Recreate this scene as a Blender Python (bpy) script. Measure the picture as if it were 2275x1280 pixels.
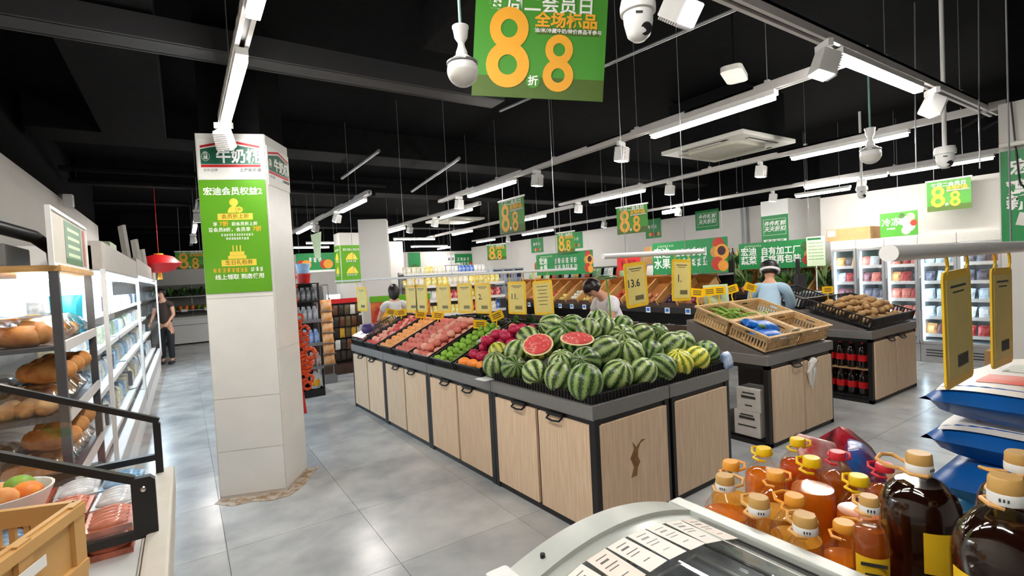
import bpy, bmesh, math, random
from mathutils import Matrix, Vector
RN = random.Random(11)
sc = bpy.context.scene
COL = sc.collection
PI = math.pi
for o in list(bpy.data.objects):
    bpy.data.objects.remove(o, do_unlink=True)

# ------------------------------------------------------------------ camera
cam_d = bpy.data.cameras.new('camera'); cam_d.sensor_width = 36.0; cam_d.lens = 17.517
cam_d.clip_start = 0.02
cam = bpy.data.objects.new('camera', cam_d); COL.objects.link(cam)
def look(yaw, pitch, roll):
    f = Vector((math.sin(yaw)*math.cos(pitch), math.cos(yaw)*math.cos(pitch), math.sin(pitch)))
    rt = Vector((math.cos(yaw), -math.sin(yaw), 0)); up = rt.cross(f)
    r2 = rt*math.cos(roll) + up*math.sin(roll); u2 = up*math.cos(roll) - rt*math.sin(roll)
    return Matrix((r2, u2, -f)).transposed()
cam.rotation_euler = look(math.radians(33.4), math.radians(-1.75), math.radians(-2.95)).to_euler()
cam.location = (0, 0, 1.6)
sc.camera = cam
# ------------------------------------------------------------------ world, exposure
w = bpy.data.worlds.new('world'); sc.world = w; w.use_nodes = True
w.node_tree.nodes['Background'].inputs[0].default_value = (0.92, 0.96, 1.0, 1)
w.node_tree.nodes['Background'].inputs[1].default_value = 0.3
sc.view_settings.view_transform = 'Standard'
sc.view_settings.look = 'None'
sc.view_settings.gamma = 1.0
sc.view_settings.use_curve_mapping = False
sc.view_settings.exposure = 0.4
LAMP = 75.0      # strength of the linear lamps' diffusers

# ------------------------------------------------------------------ materials
def S(r, g, b):
    def c(x):
        x /= 255.0
        return x/12.92 if x <= 0.04045 else ((x+0.055)/1.055)**2.4
    return (c(r), c(g), c(b))
def mat(name, colr, rough=0.5, metal=0.0, var=0.08, scale=14.0, stretch=(1,1,1), rnd=0.0, bump=0.0, coat=0.0, trans=0.0, ior=1.45, spec=0.5, col2=None, lo=0.35, hi=0.65, coord='Object'):
    m = bpy.data.materials.new(name); m.use_nodes = True
    nt = m.node_tree; N = nt.nodes; L = nt.links; b = N['Principled BSDF']
    b.inputs['Roughness'].default_value = rough; b.inputs['Metallic'].default_value = metal
    b.inputs['Coat Weight'].default_value = coat; b.inputs['Transmission Weight'].default_value = trans
    b.inputs['IOR'].default_value = ior; b.inputs['Specular IOR Level'].default_value = spec
    tc = N.new('ShaderNodeTexCoord'); mp = N.new('ShaderNodeMapping'); mp.inputs['Scale'].default_value = stretch
    nz = N.new('ShaderNodeTexNoise'); nz.inputs['Scale'].default_value = scale; nz.inputs['Detail'].default_value = 4
    rp = N.new('ShaderNodeValToRGB'); rp.color_ramp.elements[0].position = lo; rp.color_ramp.elements[1].position = hi
    c2 = col2 if col2 else tuple(x*(1-var) for x in colr)
    rp.color_ramp.elements[0].color = (*c2, 1); rp.color_ramp.elements[1].color = (*colr, 1)
    L.new(tc.outputs[coord], mp.inputs[0]); L.new(mp.outputs[0], nz.inputs[0]); L.new(nz.outputs['Fac'], rp.inputs[0])
    out = rp.outputs[0]
    if rnd:
        oi = N.new('ShaderNodeObjectInfo'); hs = N.new('ShaderNodeHueSaturation')
        mr = N.new('ShaderNodeMapRange'); mr.inputs[3].default_value = 1-rnd; mr.inputs[4].default_value = 1+rnd
        L.new(oi.outputs['Random'], mr.inputs[0]); L.new(mr.outputs[0], hs.inputs['Value']); L.new(out, hs.inputs['Color']); out = hs.outputs[0]
    L.new(out, b.inputs['Base Color'])
    if bump:
        bp = N.new('ShaderNodeBump'); bp.inputs['Strength'].default_value = bump; bp.inputs['Distance'].default_value = 0.01
        L.new(nz.outputs['Fac'], bp.inputs['Height']); L.new(bp.outputs[0], b.inputs['Normal'])
    return m
def emi(name, colr, s):
    m = bpy.data.materials.new(name); m.use_nodes = True
    b = m.node_tree.nodes['Principled BSDF']
    b.inputs['Base Color'].default_value = (0.8, 0.8, 0.8, 1)
    b.inputs['Emission Color'].default_value = (*colr, 1); b.inputs['Emission Strength'].default_value = s
    return m
def pane(name, tint=(1,1,1), refl=0.10, rough=0.02):
    m = bpy.data.materials.new(name); m.use_nodes = True
    nt = m.node_tree; N = nt.nodes; L = nt.links; N.remove(N['Principled BSDF'])
    t = N.new('ShaderNodeBsdfTransparent'); t.inputs[0].default_value = (*tint, 1)
    g = N.new('ShaderNodeBsdfGlossy'); g.inputs['Roughness'].default_value = rough
    lw = N.new('ShaderNodeLayerWeight'); lw.inputs[0].default_value = 0.25
    mr = N.new('ShaderNodeMapRange'); mr.inputs[3].default_value = refl*0.5; mr.inputs[4].default_value = min(0.9, refl*5)
    nz = N.new('ShaderNodeTexNoise'); nz.inputs['Scale'].default_value = 25
    mx = N.new('ShaderNodeMixShader')
    L.new(lw.outputs['Facing'], mr.inputs[0]); L.new(mr.outputs[0], mx.inputs[0]); L.new(t.outputs[0], mx.inputs[1]); L.new(g.outputs[0], mx.inputs[2])
    bp = N.new('ShaderNodeBump'); bp.inputs['Strength'].default_value = 0.02; L.new(nz.outputs['Fac'], bp.inputs['Height']); L.new(bp.outputs[0], g.inputs['Normal'])
    L.new(mx.outputs[0], N['Material Output'].inputs[0])
    return m

# ------------------------------------------------------------------ mesh helpers
class MB:
    def __init__(s): s.v = []; s.f = []
    def add(s, vs, fs, M=None):
        b = len(s.v)
        s.v += [tuple(M @ Vector(p)) for p in vs] if M is not None else [tuple(p) for p in vs]
        s.f += [tuple(i+b for i in f) for f in fs]; return s
    def box(s, cx, cy, cz, sx, sy, sz, M=None):
        x, y, z = sx/2, sy/2, sz/2
        vs = [(cx+a*x, cy+b*y, cz+c*z) for a in (-1,1) for b in (-1,1) for c in (-1,1)]
        return s.add(vs, [(0,1,3,2),(4,6,7,5),(0,4,5,1),(2,3,7,6),(0,2,6,4),(1,5,7,3)], M)
    def bx(s, x0, x1, y0, y1, z0, z1, M=None):
        return s.box((x0+x1)/2, (y0+y1)/2, (z0+z1)/2, x1-x0, y1-y0, z1-z0, M)
    def lathe(s, prof, n=16, M=None):
        vs = []; fs = []; k = len(prof)
        for r, z in prof:
            for i in range(n):
                a = 2*PI*i/n; vs.append((max(r,1e-5)*math.cos(a), max(r,1e-5)*math.sin(a), z))
        for j in range(k-1):
            for i in range(n):
                i2 = (i+1) % n
                fs.append((j*n+i, j*n+i2, (j+1)*n+i2, (j+1)*n+i))
        if prof[0][0] > 1e-4: fs.append(tuple(reversed(range(n))))
        if prof[-1][0] > 1e-4: fs.append(tuple((k-1)*n+i for i in range(n)))
        return s.add(vs, fs, M)
    def cyl(s, p0, p1, r0, r1=None, n=10):
        p0 = Vector(p0); p1 = Vector(p1); d = p1-p0
        M = Matrix.Translation(p0) @ d.to_track_quat('Z', 'Y').to_matrix().to_4x4()
        return s.lathe([(r0, 0), (r0 if r1 is None else r1, d.length)], n, M)
    def tube(s, pts, r, n=8, closed=False):
        pts = [Vector(p) for p in pts]; k = len(pts); vs = []; fs = []
        up = Vector((0.3, 0.5, 0.8)).normalized()
        for i, p in enumerate(pts):
            a = pts[(i-1) % k] if (closed or i > 0) else p
            b = pts[(i+1) % k] if (closed or i < k-1) else p
            t = (b-a).normalized(); x = t.cross(up)
            if x.length < 0.05: x = t.cross(Vector((1,0,0)))
            x.normalize(); y = t.cross(x)
            rr = r[i] if isinstance(r, (list, tuple)) else r
            for j in range(n):
                q = 2*PI*j/n; vs.append(p + x*rr*math.cos(q) + y*rr*math.sin(q))
        for i in range(k if closed else k-1):
            i2 = (i+1) % k
            for j in range(n):
                j2 = (j+1) % n; fs.append((i*n+j, i*n+j2, i2*n+j2, i2*n+j))
        if not closed:
            fs.append(tuple(reversed(range(n)))); fs.append(tuple((k-1)*n+j for j in range(n)))
        return s.add(vs, fs)
    def sph(s, c, rx, ry=None, rz=None, u=14, v=9, M=None):
        ry = rx if ry is None else ry; rz = rx if rz is None else rz
        T = Matrix.Translation(c) @ Matrix.Diagonal((rx, ry, rz, 1))
        if M is not None: T = M @ T
        return s.lathe([(math.sin(PI*j/v), -math.cos(PI*j/v)) for j in range(v+1)], u, T)
    def prism(s, poly, z0, z1, M=None):
        n = len(poly)
        vs = [(x, y, z0) for x, y in poly] + [(x, y, z1) for x, y in poly]
        fs = [tuple(reversed(range(n))), tuple(range(n, 2*n))] + [(i, (i+1) % n, n+(i+1) % n, n+i) for i in range(n)]
        return s.add(vs, fs, M)
def mesh(name, mb, m=None, smooth=False, bev=0.0, seg=2):
    me = bpy.data.meshes.new(name); me.from_pydata(mb.v, [], mb.f)
    bm = bmesh.new(); bm.from_mesh(me)
    bmesh.ops.remove_doubles(bm, verts=bm.verts, dist=1e-6)
    bmesh.ops.recalc_face_normals(bm, faces=bm.faces)
    if bev: bmesh.ops.bevel(bm, geom=list(bm.edges), offset=bev, segments=seg, affect='EDGES', profile=0.6)
    bm.to_mesh(me); bm.free()
    if smooth:
        me.polygons.foreach_set('use_smooth', [True]*len(me.polygons)); me.set_sharp_from_angle(angle=math.radians(42))
    if m: me.materials.append(m)
    return me
def tag(o, label=None, cat=None, group=None, kind=None):
    if label: o['label'] = label
    if cat: o['category'] = cat
    if group: o['group'] = group
    if kind: o['kind'] = kind
    return o
def ob(name, g, m=None, parent=None, loc=(0,0,0), rot=(0,0,0), scl=(1,1,1), smooth=False, bev=0.0, label=None, cat=None, group=None, kind=None, M=None):
    me = mesh(name, g, m, smooth, bev) if isinstance(g, MB) else g
    o = bpy.data.objects.new(name, me); COL.objects.link(o)
    if parent is not None: o.parent = parent
    if M is not None: o.matrix_basis = M
    else:
        o.location = loc; o.rotation_euler = rot; o.scale = scl
    return tag(o, label, cat, group, kind)
def root(name, label, cat, loc=(0,0,0), rz=0.0, group=None, M=None):
    o = bpy.data.objects.new(name, None); COL.objects.link(o); o.empty_display_size = 0.1
    if M is not None: o.matrix_basis = M
    else:
        o.location = loc; o.rotation_euler = (0, 0, rz)
    return tag(o, label, cat, group)
def clone(o, loc=None, rz=None, label=None, parent=None, M=None, scl=None, group=None):
    c = o.copy(); COL.objects.link(c)
    if parent is not None: c.parent = parent
    if loc is not None: c.location = loc
    if rz is not None: c.rotation_euler = (0, 0, rz)
    if scl is not None: c.scale = scl
    if M is not None: c.matrix_basis = M
    if label: c['label'] = label
    if group: c['group'] = group
    for ch in [k for k in o.children]: clone(ch, parent=c)
    return c
TEXTS = []
def text(parent, s, size, x, y, m, z=0.003, bold=0.0, align='CENTER', name='lettering', sx=1.0, shear=0.0, rz=0.0, ext=0.0006, space=1.0, back=False):
    cu = bpy.data.curves.new(name, 'FONT'); cu.body = s; cu.size = size; cu.align_x = align; cu.align_y = 'CENTER'
    cu.offset = bold; cu.extrude = ext; cu.resolution_u = 2; cu.shear = shear; cu.space_character = space
    cu.materials.append(m)
    o = bpy.data.objects.new(name, cu); COL.objects.link(o); o.parent = parent
    o.location = (x, y, z); o.rotation_euler = (0, PI if back else 0, rz); o.scale = (sx, 1, 1)
    TEXTS.append(o); return o
def frame(P, u, up=(0,0,1)):
    u = Vector(u).normalized(); up = Vector(up); n = u.cross(up).normalized(); up = n.cross(u)
    M = Matrix((u, up, n)).transposed().to_4x4(); M.translation = Vector(P); return M
def sign(name, label, cat, P, u, w_, h_, m, t=0.006, up=(0,0,1), group=None):
    return ob(name, MB().box(0, 0, 0, w_, h_, t), m, M=frame(P, u, up), label=label, cat=cat, group=group)
def rect(p, x, y, w_, h_, m, z=0.0035, name='printed_band', rz=0.0):
    return ob(name, MB().box(0, 0, 0, w_, h_, 0.0006), m, p, (x, y, z), (0, 0, rz))
def disc(p, x, y, r, m, z=0.0035, name='printed_shape', ry=None, n=20):
    return ob(name, MB().prism([(r*math.cos(2*PI*i/n), (ry or r)*math.sin(2*PI*i/n)) for i in range(n)], -0.0003, 0.0003), m, p, (x, y, z))
def struct(name, mb, m, **k): return ob(name, mb, m, kind='structure', **k)

# palette
M_ceil = mat('ceiling_black', (0.006, 0.006, 0.0065), 0.95, var=0.3, spec=0.05)
M_duct = mat('duct_black', (0.008, 0.008, 0.0085), 0.8, var=0.3, spec=0.08)
M_wall = mat('wall_paint', S(214, 211, 206), 0.7, var=0.04, scale=3)
M_wallg = mat('wall_grey', S(188, 190, 196), 0.7, var=0.05, scale=3)
M_white = mat('white_plastic', S(238, 238, 236), 0.4, var=0.03)
M_offw = mat('offwhite', S(222, 220, 212), 0.45, var=0.05)
M_grey = mat('grey_metal', S(150, 152, 154), 0.35, 0.6, var=0.08)
M_rail = mat('rail_grey', S(206, 202, 200), 0.45, var=0.05)
M_rim = mat('rim_steel', S(138, 136, 134), 0.38, 0.35, var=0.12, scale=30, stretch=(1,1,6))
M_black = mat('black_plastic', (0.012, 0.012, 0.013), 0.4, var=0.2)
M_dark = mat('dark_metal', (0.022, 0.02, 0.02), 0.45, 0.3, var=0.2)
M_darkbrown = mat('dark_brown', S(70, 48, 38), 0.55, var=0.3, scale=6)
M_chrome = mat('chrome', S(210, 212, 215), 0.15, 1.0, var=0.05)
M_wood = mat('pale_wood', S(234, 208, 178), 0.5, scale=7, stretch=(14, 14, 0.7), col2=S(214, 182, 148), lo=0.3, hi=0.7, rnd=0.05)
M_woodbin = mat('orange_wood', S(176, 112, 52), 0.5, scale=6, stretch=(1, 8, 8), col2=S(140, 82, 34), lo=0.3, hi=0.7)
M_woodlight = mat('light_wood', S(214, 170, 108), 0.5, scale=6, stretch=(1, 8, 8), col2=S(190, 142, 82))
M_wicker = mat('wicker_tan', S(216, 186, 140), 0.6, scale=60, stretch=(1, 1, 3), col2=S(178, 140, 92), bump=0.3)
M_green = mat('sign_green', S(24, 136, 70), 0.45, var=0.06)
M_lime = mat('poster_lime', S(94, 164, 24), 0.4, var=0.06, scale=2)
M_banner = mat('banner_green', S(72, 150, 46), 0.5, var=0.08, scale=3)
M_olive = mat('banner_olive', S(78, 106, 34), 0.5, var=0.08)
M_orange = mat('print_orange', S(246, 176, 50), 0.5, var=0.05)
M_yellow = mat('card_yellow', S(250, 204, 40), 0.4, var=0.05, rnd=0.06)
M_ylab = mat('card_paper', S(236, 216, 130), 0.5, var=0.06)
M_clip = mat('clip_yellow', S(252, 200, 10), 0.35, var=0.05)
M_red = mat('red', S(206, 28, 34), 0.45, var=0.1)
M_ltgreen = mat('pale_green', S(206, 226, 190), 0.5, var=0.05)
M_txt_w = mat('ink_white', S(248, 248, 244), 0.5, var=0.02)
M_txt_d = mat('ink_dark', S(60, 62, 60), 0.5, var=0.05)
M_txt_g = mat('ink_green', S(14, 104, 58), 0.5, var=0.05)
M_card = mat('cardboard', S(186, 144, 98), 0.7, var=0.12, scale=10)
M_glass = pane('clear_pane')
M_film = pane('film', (0.97, 0.98, 1.0), 0.16, 0.12)
M_blue = mat('blue', S(30, 110, 200), 0.4, var=0.1)
M_lamp = emi('lamp_diffuser', (1.0, 0.955, 0.9), LAMP)
M_cool = emi('cool_led', (0.62, 0.84, 1.0), 14.0)
M_spotlens = emi('spot_lens', (0.95, 0.97, 1.0), 6.0)
M_hand = mat('label_blue', S(40, 120, 220), 0.4, var=0.1)
# ------------------------------------------------------------------ floor
def floor_mat():
    m = bpy.data.materials.new('polished_concrete'); m.use_nodes = True
    nt = m.node_tree; N = nt.nodes; L = nt.links; b = N['Principled BSDF']
    g = N.new('ShaderNodeNewGeometry')
    n1 = N.new('ShaderNodeTexNoise'); n1.inputs['Scale'].default_value = 1.1; n1.inputs['Detail'].default_value = 6; n1.inputs['Distortion'].default_value = 0.6
    n2 = N.new('ShaderNodeTexNoise'); n2.inputs['Scale'].default_value = 3.2; n2.inputs['Detail'].default_value = 8
    L.new(g.outputs['Position'], n1.inputs[0]); L.new(g.outputs['Position'], n2.inputs[0])
    ad = N.new('ShaderNodeMath'); ad.operation = 'MULTIPLY_ADD'; ad.inputs[1].default_value = 0.45
    ml = N.new('ShaderNodeMath'); ml.operation = 'MULTIPLY'; ml.inputs[1].default_value = 0.55
    L.new(n1.outputs['Fac'], ml.inputs[0]); L.new(n2.outputs['Fac'], ad.inputs[0]); L.new(ml.outputs[0], ad.inputs[2])
    r1 = N.new('ShaderNodeValToRGB'); r1.color_ramp.elements[0].position = 0.36; r1.color_ramp.elements[1].position = 0.66
    r1.color_ramp.elements[0].color = (*S(150, 154, 158), 1); r1.color_ramp.elements[1].color = (*S(206, 208, 207), 1)
    L.new(ad.outputs[0], r1.inputs[0])
    oi = N.new('ShaderNodeObjectInfo'); mr = N.new('ShaderNodeMapRange'); mr.inputs[3].default_value = 0.88; mr.inputs[4].default_value = 1.06
    hs = N.new('ShaderNodeHueSaturation'); L.new(oi.outputs['Random'], mr.inputs[0]); L.new(mr.outputs[0], hs.inputs['Value']); L.new(r1.outputs[0], hs.inputs['Color'])
    L.new(hs.outputs[0], b.inputs['Base Color'])
    b.inputs['Roughness'].default_value = 0.23
    bp = N.new('ShaderNodeBump'); bp.inputs['Strength'].default_value = 0.06; bp.inputs['Distance'].default_value = 0.02
    L.new(n1.outputs['Fac'], bp.inputs['Height']); L.new(bp.outputs[0], b.inputs['Normal'])
    return m
M_floor = floor_mat()
M_joint = mat('floor_joint', S(120, 122, 122), 0.7)
floor = struct('floor', MB().bx(-3.5, 11, -3.2, 19.4, -0.12, -0.008), M_joint)
T = 0.8
tile_me = mesh('tile', MB().bx(-T/2+0.0015, T/2-0.0015, -T/2+0.0015, T/2-0.0015, -0.0085, 0.0), M_floor)
for i in range(13):
    for j in range(23):
        ob('tile', tile_me, parent=floor, loc=(-0.27+i*T, -0.11+j*T, 0))
# ------------------------------------------------------------------ walls and ceiling
ceiling = struct('ceiling', MB().bx(-3.5, 11, -3.2, 19.4, 3.6, 3.62), M_ceil)
struct('wall_left', MB().bx(-1.37, -1.25, -3.2, 12.0, 0, 2.87), M_wall)
struct('trim_1', MB().bx(-1.40, -1.27, -3.2, 12.0, 2.87, 3.62), M_ceil)
struct('wall_left_far', MB().bx(-3.4, -3.3, 12.0, 19.4, 0, 3.62), M_ceil)
struct('wall_left_return', MB().bx(-3.3, -1.25, 11.9, 12.0, 0, 2.4), M_wall)
struct('trim_2', MB().bx(-3.3, -1.27, 11.9, 12.0, 2.4, 3.62), M_ceil)
struct('wall_back', MB().bx(-3.3, 10.9, 18.6, 18.7, 0, 2.62), M_wall)
struct('wall_front', MB().bx(-3.5, 11, -3.3, -3.2, 0, 2.7), M_wall)
struct('trim_8', MB().bx(-3.5, 11, -3.32, -3.22, 2.7, 3.62), M_ceil)
struct('trim_3', MB().bx(-3.3, 10.9, 18.62, 18.7, 2.62, 3.62), M_ceil)
struct('wall_right', MB().bx(9.7, 9.8, -3.2, 4.45, 0, 2.66), M_wall)
struct('trim_4', MB().bx(9.72, 9.82, -3.2, 4.45, 2.66, 3.62), M_ceil)
struct('wall_right_jog', MB().bx(9.8, 10.3, 4.36, 4.45, 0, 2.66), M_wall)
struct('wall_right_far', MB().bx(10.3, 10.4, 4.45, 18.6, 0, 2.76), M_wall)
struct('trim_5', MB().bx(10.32, 10.42, 4.45, 18.6, 2.76, 3.62), M_ceil)
struct('wall_pilaster', MB().bx(9.6, 10.3, 4.97, 5.5, 0, 2.74), M_white)
# thin vertical pipe on the far part of the right-hand wall
ob('wall_pipe', MB().cyl((10.22, 6.2, 0), (10.22, 6.2, 2.75), 0.03).cyl((10.22, 6.3, 0), (10.22, 6.3, 2.75), 0.02), M_wallg, label='pair of thin grey pipes running up the white wall behind vegetable rack', cat='pipe', smooth=True)
# columns
def quadcol(name, pts, z1, m): return struct(name, MB().prism(pts, 0, z1), m)
PA, PB, PC, PD = (0.14, 4.36), (0.58, 4.20), (0.80, 4.56), (0.36, 4.72)
colm = quadcol('wall_column', [PA, PB, PC, PD], 2.75, M_wall)
def col_panels(parent, a, b, m, zs):
    a = Vector((*a, 0)); b = Vector((*b, 0)); u = (b-a).normalized(); L_ = (b-a).length
    for z0, z1 in zs:
        g = MB().box(L_/2, (z0+z1)/2, 0, L_-0.012, z1-z0-0.006, 0.008)
        ob('panel', g, m, parent, M=frame(a, u))
M_clad = mat('column_panel', S(236, 236, 233), 0.32, var=0.04, scale=5)
col_panels(colm, PA, PB, M_clad, [(0.02, 0.36), (0.36, 0.76), (0.76, 1.52), (1.52, 2.42), (2.42, 2.75)])
col_panels(colm, PB, PC, M_clad, [(0.02, 1.1), (1.1, 2.75)])
ca, sa = math.cos(-0.42), math.sin(-0.42)
c2 = [(3.12+x*ca-y*sa, 9.45+x*sa+y*ca) for x, y in ((-0.26, -0.2), (0.26, -0.2), (0.26, 0.2), (-0.26, 0.2))]
quadcol('wall_column_plain', c2, 2.74, M_wall)
quadcol('wall_column_poster', [(3.05, 11.7), (3.55, 11.7), (3.55, 12.2), (3.05, 12.2)], 2.72, M_wall)
quadcol('wall_column_far', [(5.0, 14.2), (5.5, 14.1), (5.6, 14.6), (5.1, 14.7)], 2.7, M_wall)
rcol = quadcol('wall_column_right', [(5.52, 0.1), (6.1, 0.1), (6.1, 1.18), (5.52, 1.18)], 2.74, M_wall)
quadcol('trim_6', [(5.56, 0.14), (6.06, 0.14), (6.06, 1.14), (5.56, 1.14)], 3.62, M_ceil)
quadcol('trim_7', [(0.17, 4.36), (0.56, 4.23), (0.77, 4.55), (0.38, 4.69)], 3.62, M_ceil)
# brown dust gathered round the foot of the near column
M_dust = mat('dust', S(150, 122, 92), 0.95, scale=18, col2=S(186, 176, 164), lo=0.4, hi=0.62)
dp = []
for k, (x, y) in enumerate([(0.10, 4.30), (0.2, 4.17), (0.33, 4.16), (0.45, 4.08), (0.58, 4.08), (0.7, 4.2), (0.82, 4.42), (0.9, 4.56), (0.8, 4.58), (0.58, 4.21), (0.14, 4.37)]): dp.append((x, y))
ob('dust_patch', MB().prism(dp, 0.0002, 0.003), M_dust, label='brown dust and dirt swept against the foot of the white column', cat='dirt', kind='stuff')
# ------------------------------------------------------------------ ceiling services
ob('cable_tray', MB().bx(-1.2, 2.4, 3.62, 3.80, 3.08, 3.16).bx(-1.2, 2.4, 3.60, 3.63, 3.08, 3.22).bx(-1.2, 2.4, 3.79, 3.82, 3.08, 3.22), mat('tray_grey', (0.02, 0.02, 0.022), 0.6), label='dark grey cable tray crossing under black ceiling above white column', cat='cable tray')
for k, (y, h, lab) in enumerate([(6.6, 0.34, 'wide black air duct crossing the ceiling just beyond the first lamps'), (9.6, 0.3, 'black air duct crossing the ceiling above the plain column'), (15.6, 0.34, 'black air duct crossing the ceiling near the far wall')]):
    ob('air_duct', MB().bx(-1.2, 9.6, y, y+0.55, 3.6-h, 3.602), M_duct, bev=0.01, label=lab, cat='duct')
ob('air_duct', MB().bx(-0.6, -0.05, -3, 6.6, 3.25, 3.602), M_duct, bev=0.01, label='black air duct running along the ceiling beside the left wall', cat='duct')
ob('air_duct', MB().bx(1.6, 2.2, -3, 3.5, 3.32, 3.602), M_duct, bev=0.01, label='black air duct running along the ceiling over the main aisle', cat='duct')
for k, (p, q, r, lab) in enumerate([((2.86, 1.62, 3.1), (2.54, 3.9, 3.1), 0.012, 'slim grey pipe under ceiling behind the big hanging banner'),
        ((2.0, 5.7, 3.1), (2.02, 7.4, 3.1), 0.02, 'short grey metal strip under the ceiling over the aisle'),
        ((3.05, 5.7, 3.1), (3.41, 8.16, 3.1), 0.022, 'long grey metal strip hung above the fruit stall'),
        ((5.4, -0.6, 3.3), (9.6, 2.2, 3.3), 0.03, 'dark pipe running diagonally under the ceiling by right column'),
        ((5.4, -0.3, 3.35), (9.6, 2.5, 3.35), 0.03, 'second dark pipe beside the diagonal ceiling pipe')]):
    ob('ceiling_pipe', MB().cyl(p, q, r), M_grey if k < 3 else M_duct, smooth=True, label=lab, cat='pipe')
    if k < 3:
        pass
for k, (y, z) in enumerate([(8.3, 3.2), (8.9, 3.15), (11.2, 3.2), (15.5, 3.1)]):
    ob('ceiling_pipe', MB().cyl((-1.2, y, z), (3.0, y, z), 0.035), M_duct, smooth=True, label='black pipe crossing the ceiling above the left-hand aisle', cat='pipe', group='black pipes above the left aisle')
# ------------------------------------------------------------------ lighting rails
def rail(label, p, q, ws, wz=3.6, group=None):
    p = Vector(p); q = Vector(q); d = (q-p); L_ = d.length; u = d.normalized()
    t = root('track_rail', label, 'lighting rail', group=group, M=Matrix.Translation(p) @ Matrix.Rotation(math.atan2(u.y, u.x), 4, 'Z'))
    g = MB().bx(0, L_, -0.032, -0.012, -0.03, 0.03).bx(0, L_, 0.012, 0.032, -0.03, 0.03).bx(0, L_, -0.032, 0.032, 0.012, 0.03)
    ob('rail_profile', g, M_rail, t)
    ob('rail_slot', MB().bx(0.01, L_-0.01, -0.012, 0.012, -0.012, 0.012), M_dark, t)
    for s in ws:
        ob('suspension_wire', MB().cyl((s, 0, 0.028), (s, 0, wz-p.z), 0.003, n=6), M_grey, t)
        ob('wire_clamp', MB().box(s, 0, 0.04, 0.03, 0.03, 0.025), M_rail, t)
    return t
def linlamp(label, p, q, group, wires=False):
    p = Vector(p); q = Vector(q); d = q-p; L_ = d.length; u = d.normalized()
    t = root('linear_lamp', label, 'lamp', group=group, M=Matrix.Translation(p) @ Matrix.Rotation(math.atan2(u.y, u.x), 4, 'Z'))
    ob('housing', MB().bx(0, L_, -0.028, 0.028, -0.036, 0.0), M_white, t)
    if wires:
        for x in (0.15, L_-0.15): ob('suspension_wire', MB().cyl((x, 0, -0.002), (x, 0, 3.6-p.z), 0.003, n=6), M_grey, t)
    ob('diffuser', MB().bx(0.015, L_-0.015, -0.027, 0.027, -0.066, -0.036), M_lamp, t, bev=0.006)
    return t
sp_body = mesh('lamp_body', MB().prism([(-0.055, -0.06), (0.055, -0.06), (0.045, 0.07), (-0.045, 0.07)], -0.05, 0.05), M_white, bev=0.006)
sp_fin = mesh('cooling_fins', (lambda g: [g.box(0, -0.058+0.014*i, 0.056, 0.086, 0.005, 0.012) for i in range(9)] and g)(MB()), M_rail)
sp_lens = mesh('lens', MB().box(0, -0.062, 0, 0.096, 0.006, 0.088), M_spotlens)
sp_ad = mesh('track_adapter', MB().box(0, 0, -0.02, 0.12, 0.028, 0.04).cyl((0, 0, -0.03), (0, 0, -0.075), 0.012), M_white)
def spot(label, p, yaw, tilt, group):
    t = root('track_spotlight', label, 'spotlight', p, yaw, group)
    ob('track_adapter', sp_ad, parent=t)
    b = ob('lamp_body', sp_body, parent=t, loc=(0, 0, -0.12), rot=(PI/2+tilt, 0, 0))
    ob('cooling_fins', sp_fin, parent=b); ob('lens', sp_lens, parent=b)
    return t
RZ = 2.8
ZL = RZ-0.03
rails = [(3.49, 'fruit stall', 1.42, 7.25), (5.82, 'wicker crates', 1.1, 7.1), (8.5, 'glass-door fridges', 1.2, 7.4)]
for X, nm, y0, y1 in rails:
    rail('pale grey lighting rail hung in line above the %s' % nm, (X, y0, RZ), (X, y1, RZ), [0.5, 1.7, 2.9, 4.1, 4.9])
    for a, b in ((1.86, 2.96), (5.1, 6.3)) if X < 8 else ((1.86, 2.96),):
        linlamp('lit white tube lamp on the rail above the %s' % nm, (X, a, ZL), (X, b, ZL), 'tube lamps above the %s' % nm)
    for y, yw in ((3.32, 0.25), (4.65, 0.2), (6.6, 0.1)):
        spot('white box spotlight on the rail above the %s' % nm, (X, y, ZL), yw, 0.12, 'spotlights above the %s' % nm)
linlamp('lit white tube lamp beside the rail end by the right wall', (8.5, 2.98, ZL), (8.5, 4.13, ZL), 'tube lamps above the glass-door fridges')
linlamp('short lit tube lamp hung just under the fridge rail', (8.35, 3.4, 2.64), (8.35, 4.2, 2.64), None, True)
rail('pale grey crossing rail joining the two long rails overhead', (1.6, 1.33, RZ), (6.1, 1.33, RZ), [0.8, 2.2, 3.6])
linlamp('large bright tube lamp on the crossing rail near right column', (3.16, 1.33, ZL), (4.36, 1.33, ZL), None)
spot('white box spotlight at the left end of crossing-rail tube lamp', (3.0, 1.33, ZL), 1.0, 0.35, None)
spot('white box spotlight at the right end of crossing-rail tube lamp', (4.6, 1.33, ZL), 0.9, 0.45, None)
spot('lit white box spotlight on the crossing rail beside the dome camera', (1.78, 1.33, ZL), PI, 0.9, None)
rail('pale grey lighting rail running up to the white column', (0.31, -1.6, RZ), (0.31, 4.1, RZ), [1.0, 2.6, 4.2, 5.0])
for a, b in ((-0.36, 0.77), (1.2, 2.33), (2.76, 4.02)):
    t = linlamp('lit white tube lamp on the rail leading to the white column', (0.31, a, ZL), (0.31, b, ZL), 'tube lamps on the column rail')
    if b < 1: t.name = 'linear_lamp_offscreen'
spot('white spotlight at the rail end over the white column', (0.31, 4.08, ZL), -0.5, 0.5, None)
rail('pale grey lighting rail above the left aisle beyond the column', (2.2, 6.75, RZ), (2.2, 13.0, RZ), [0.6, 1.8, 4.0, 5.6])
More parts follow.
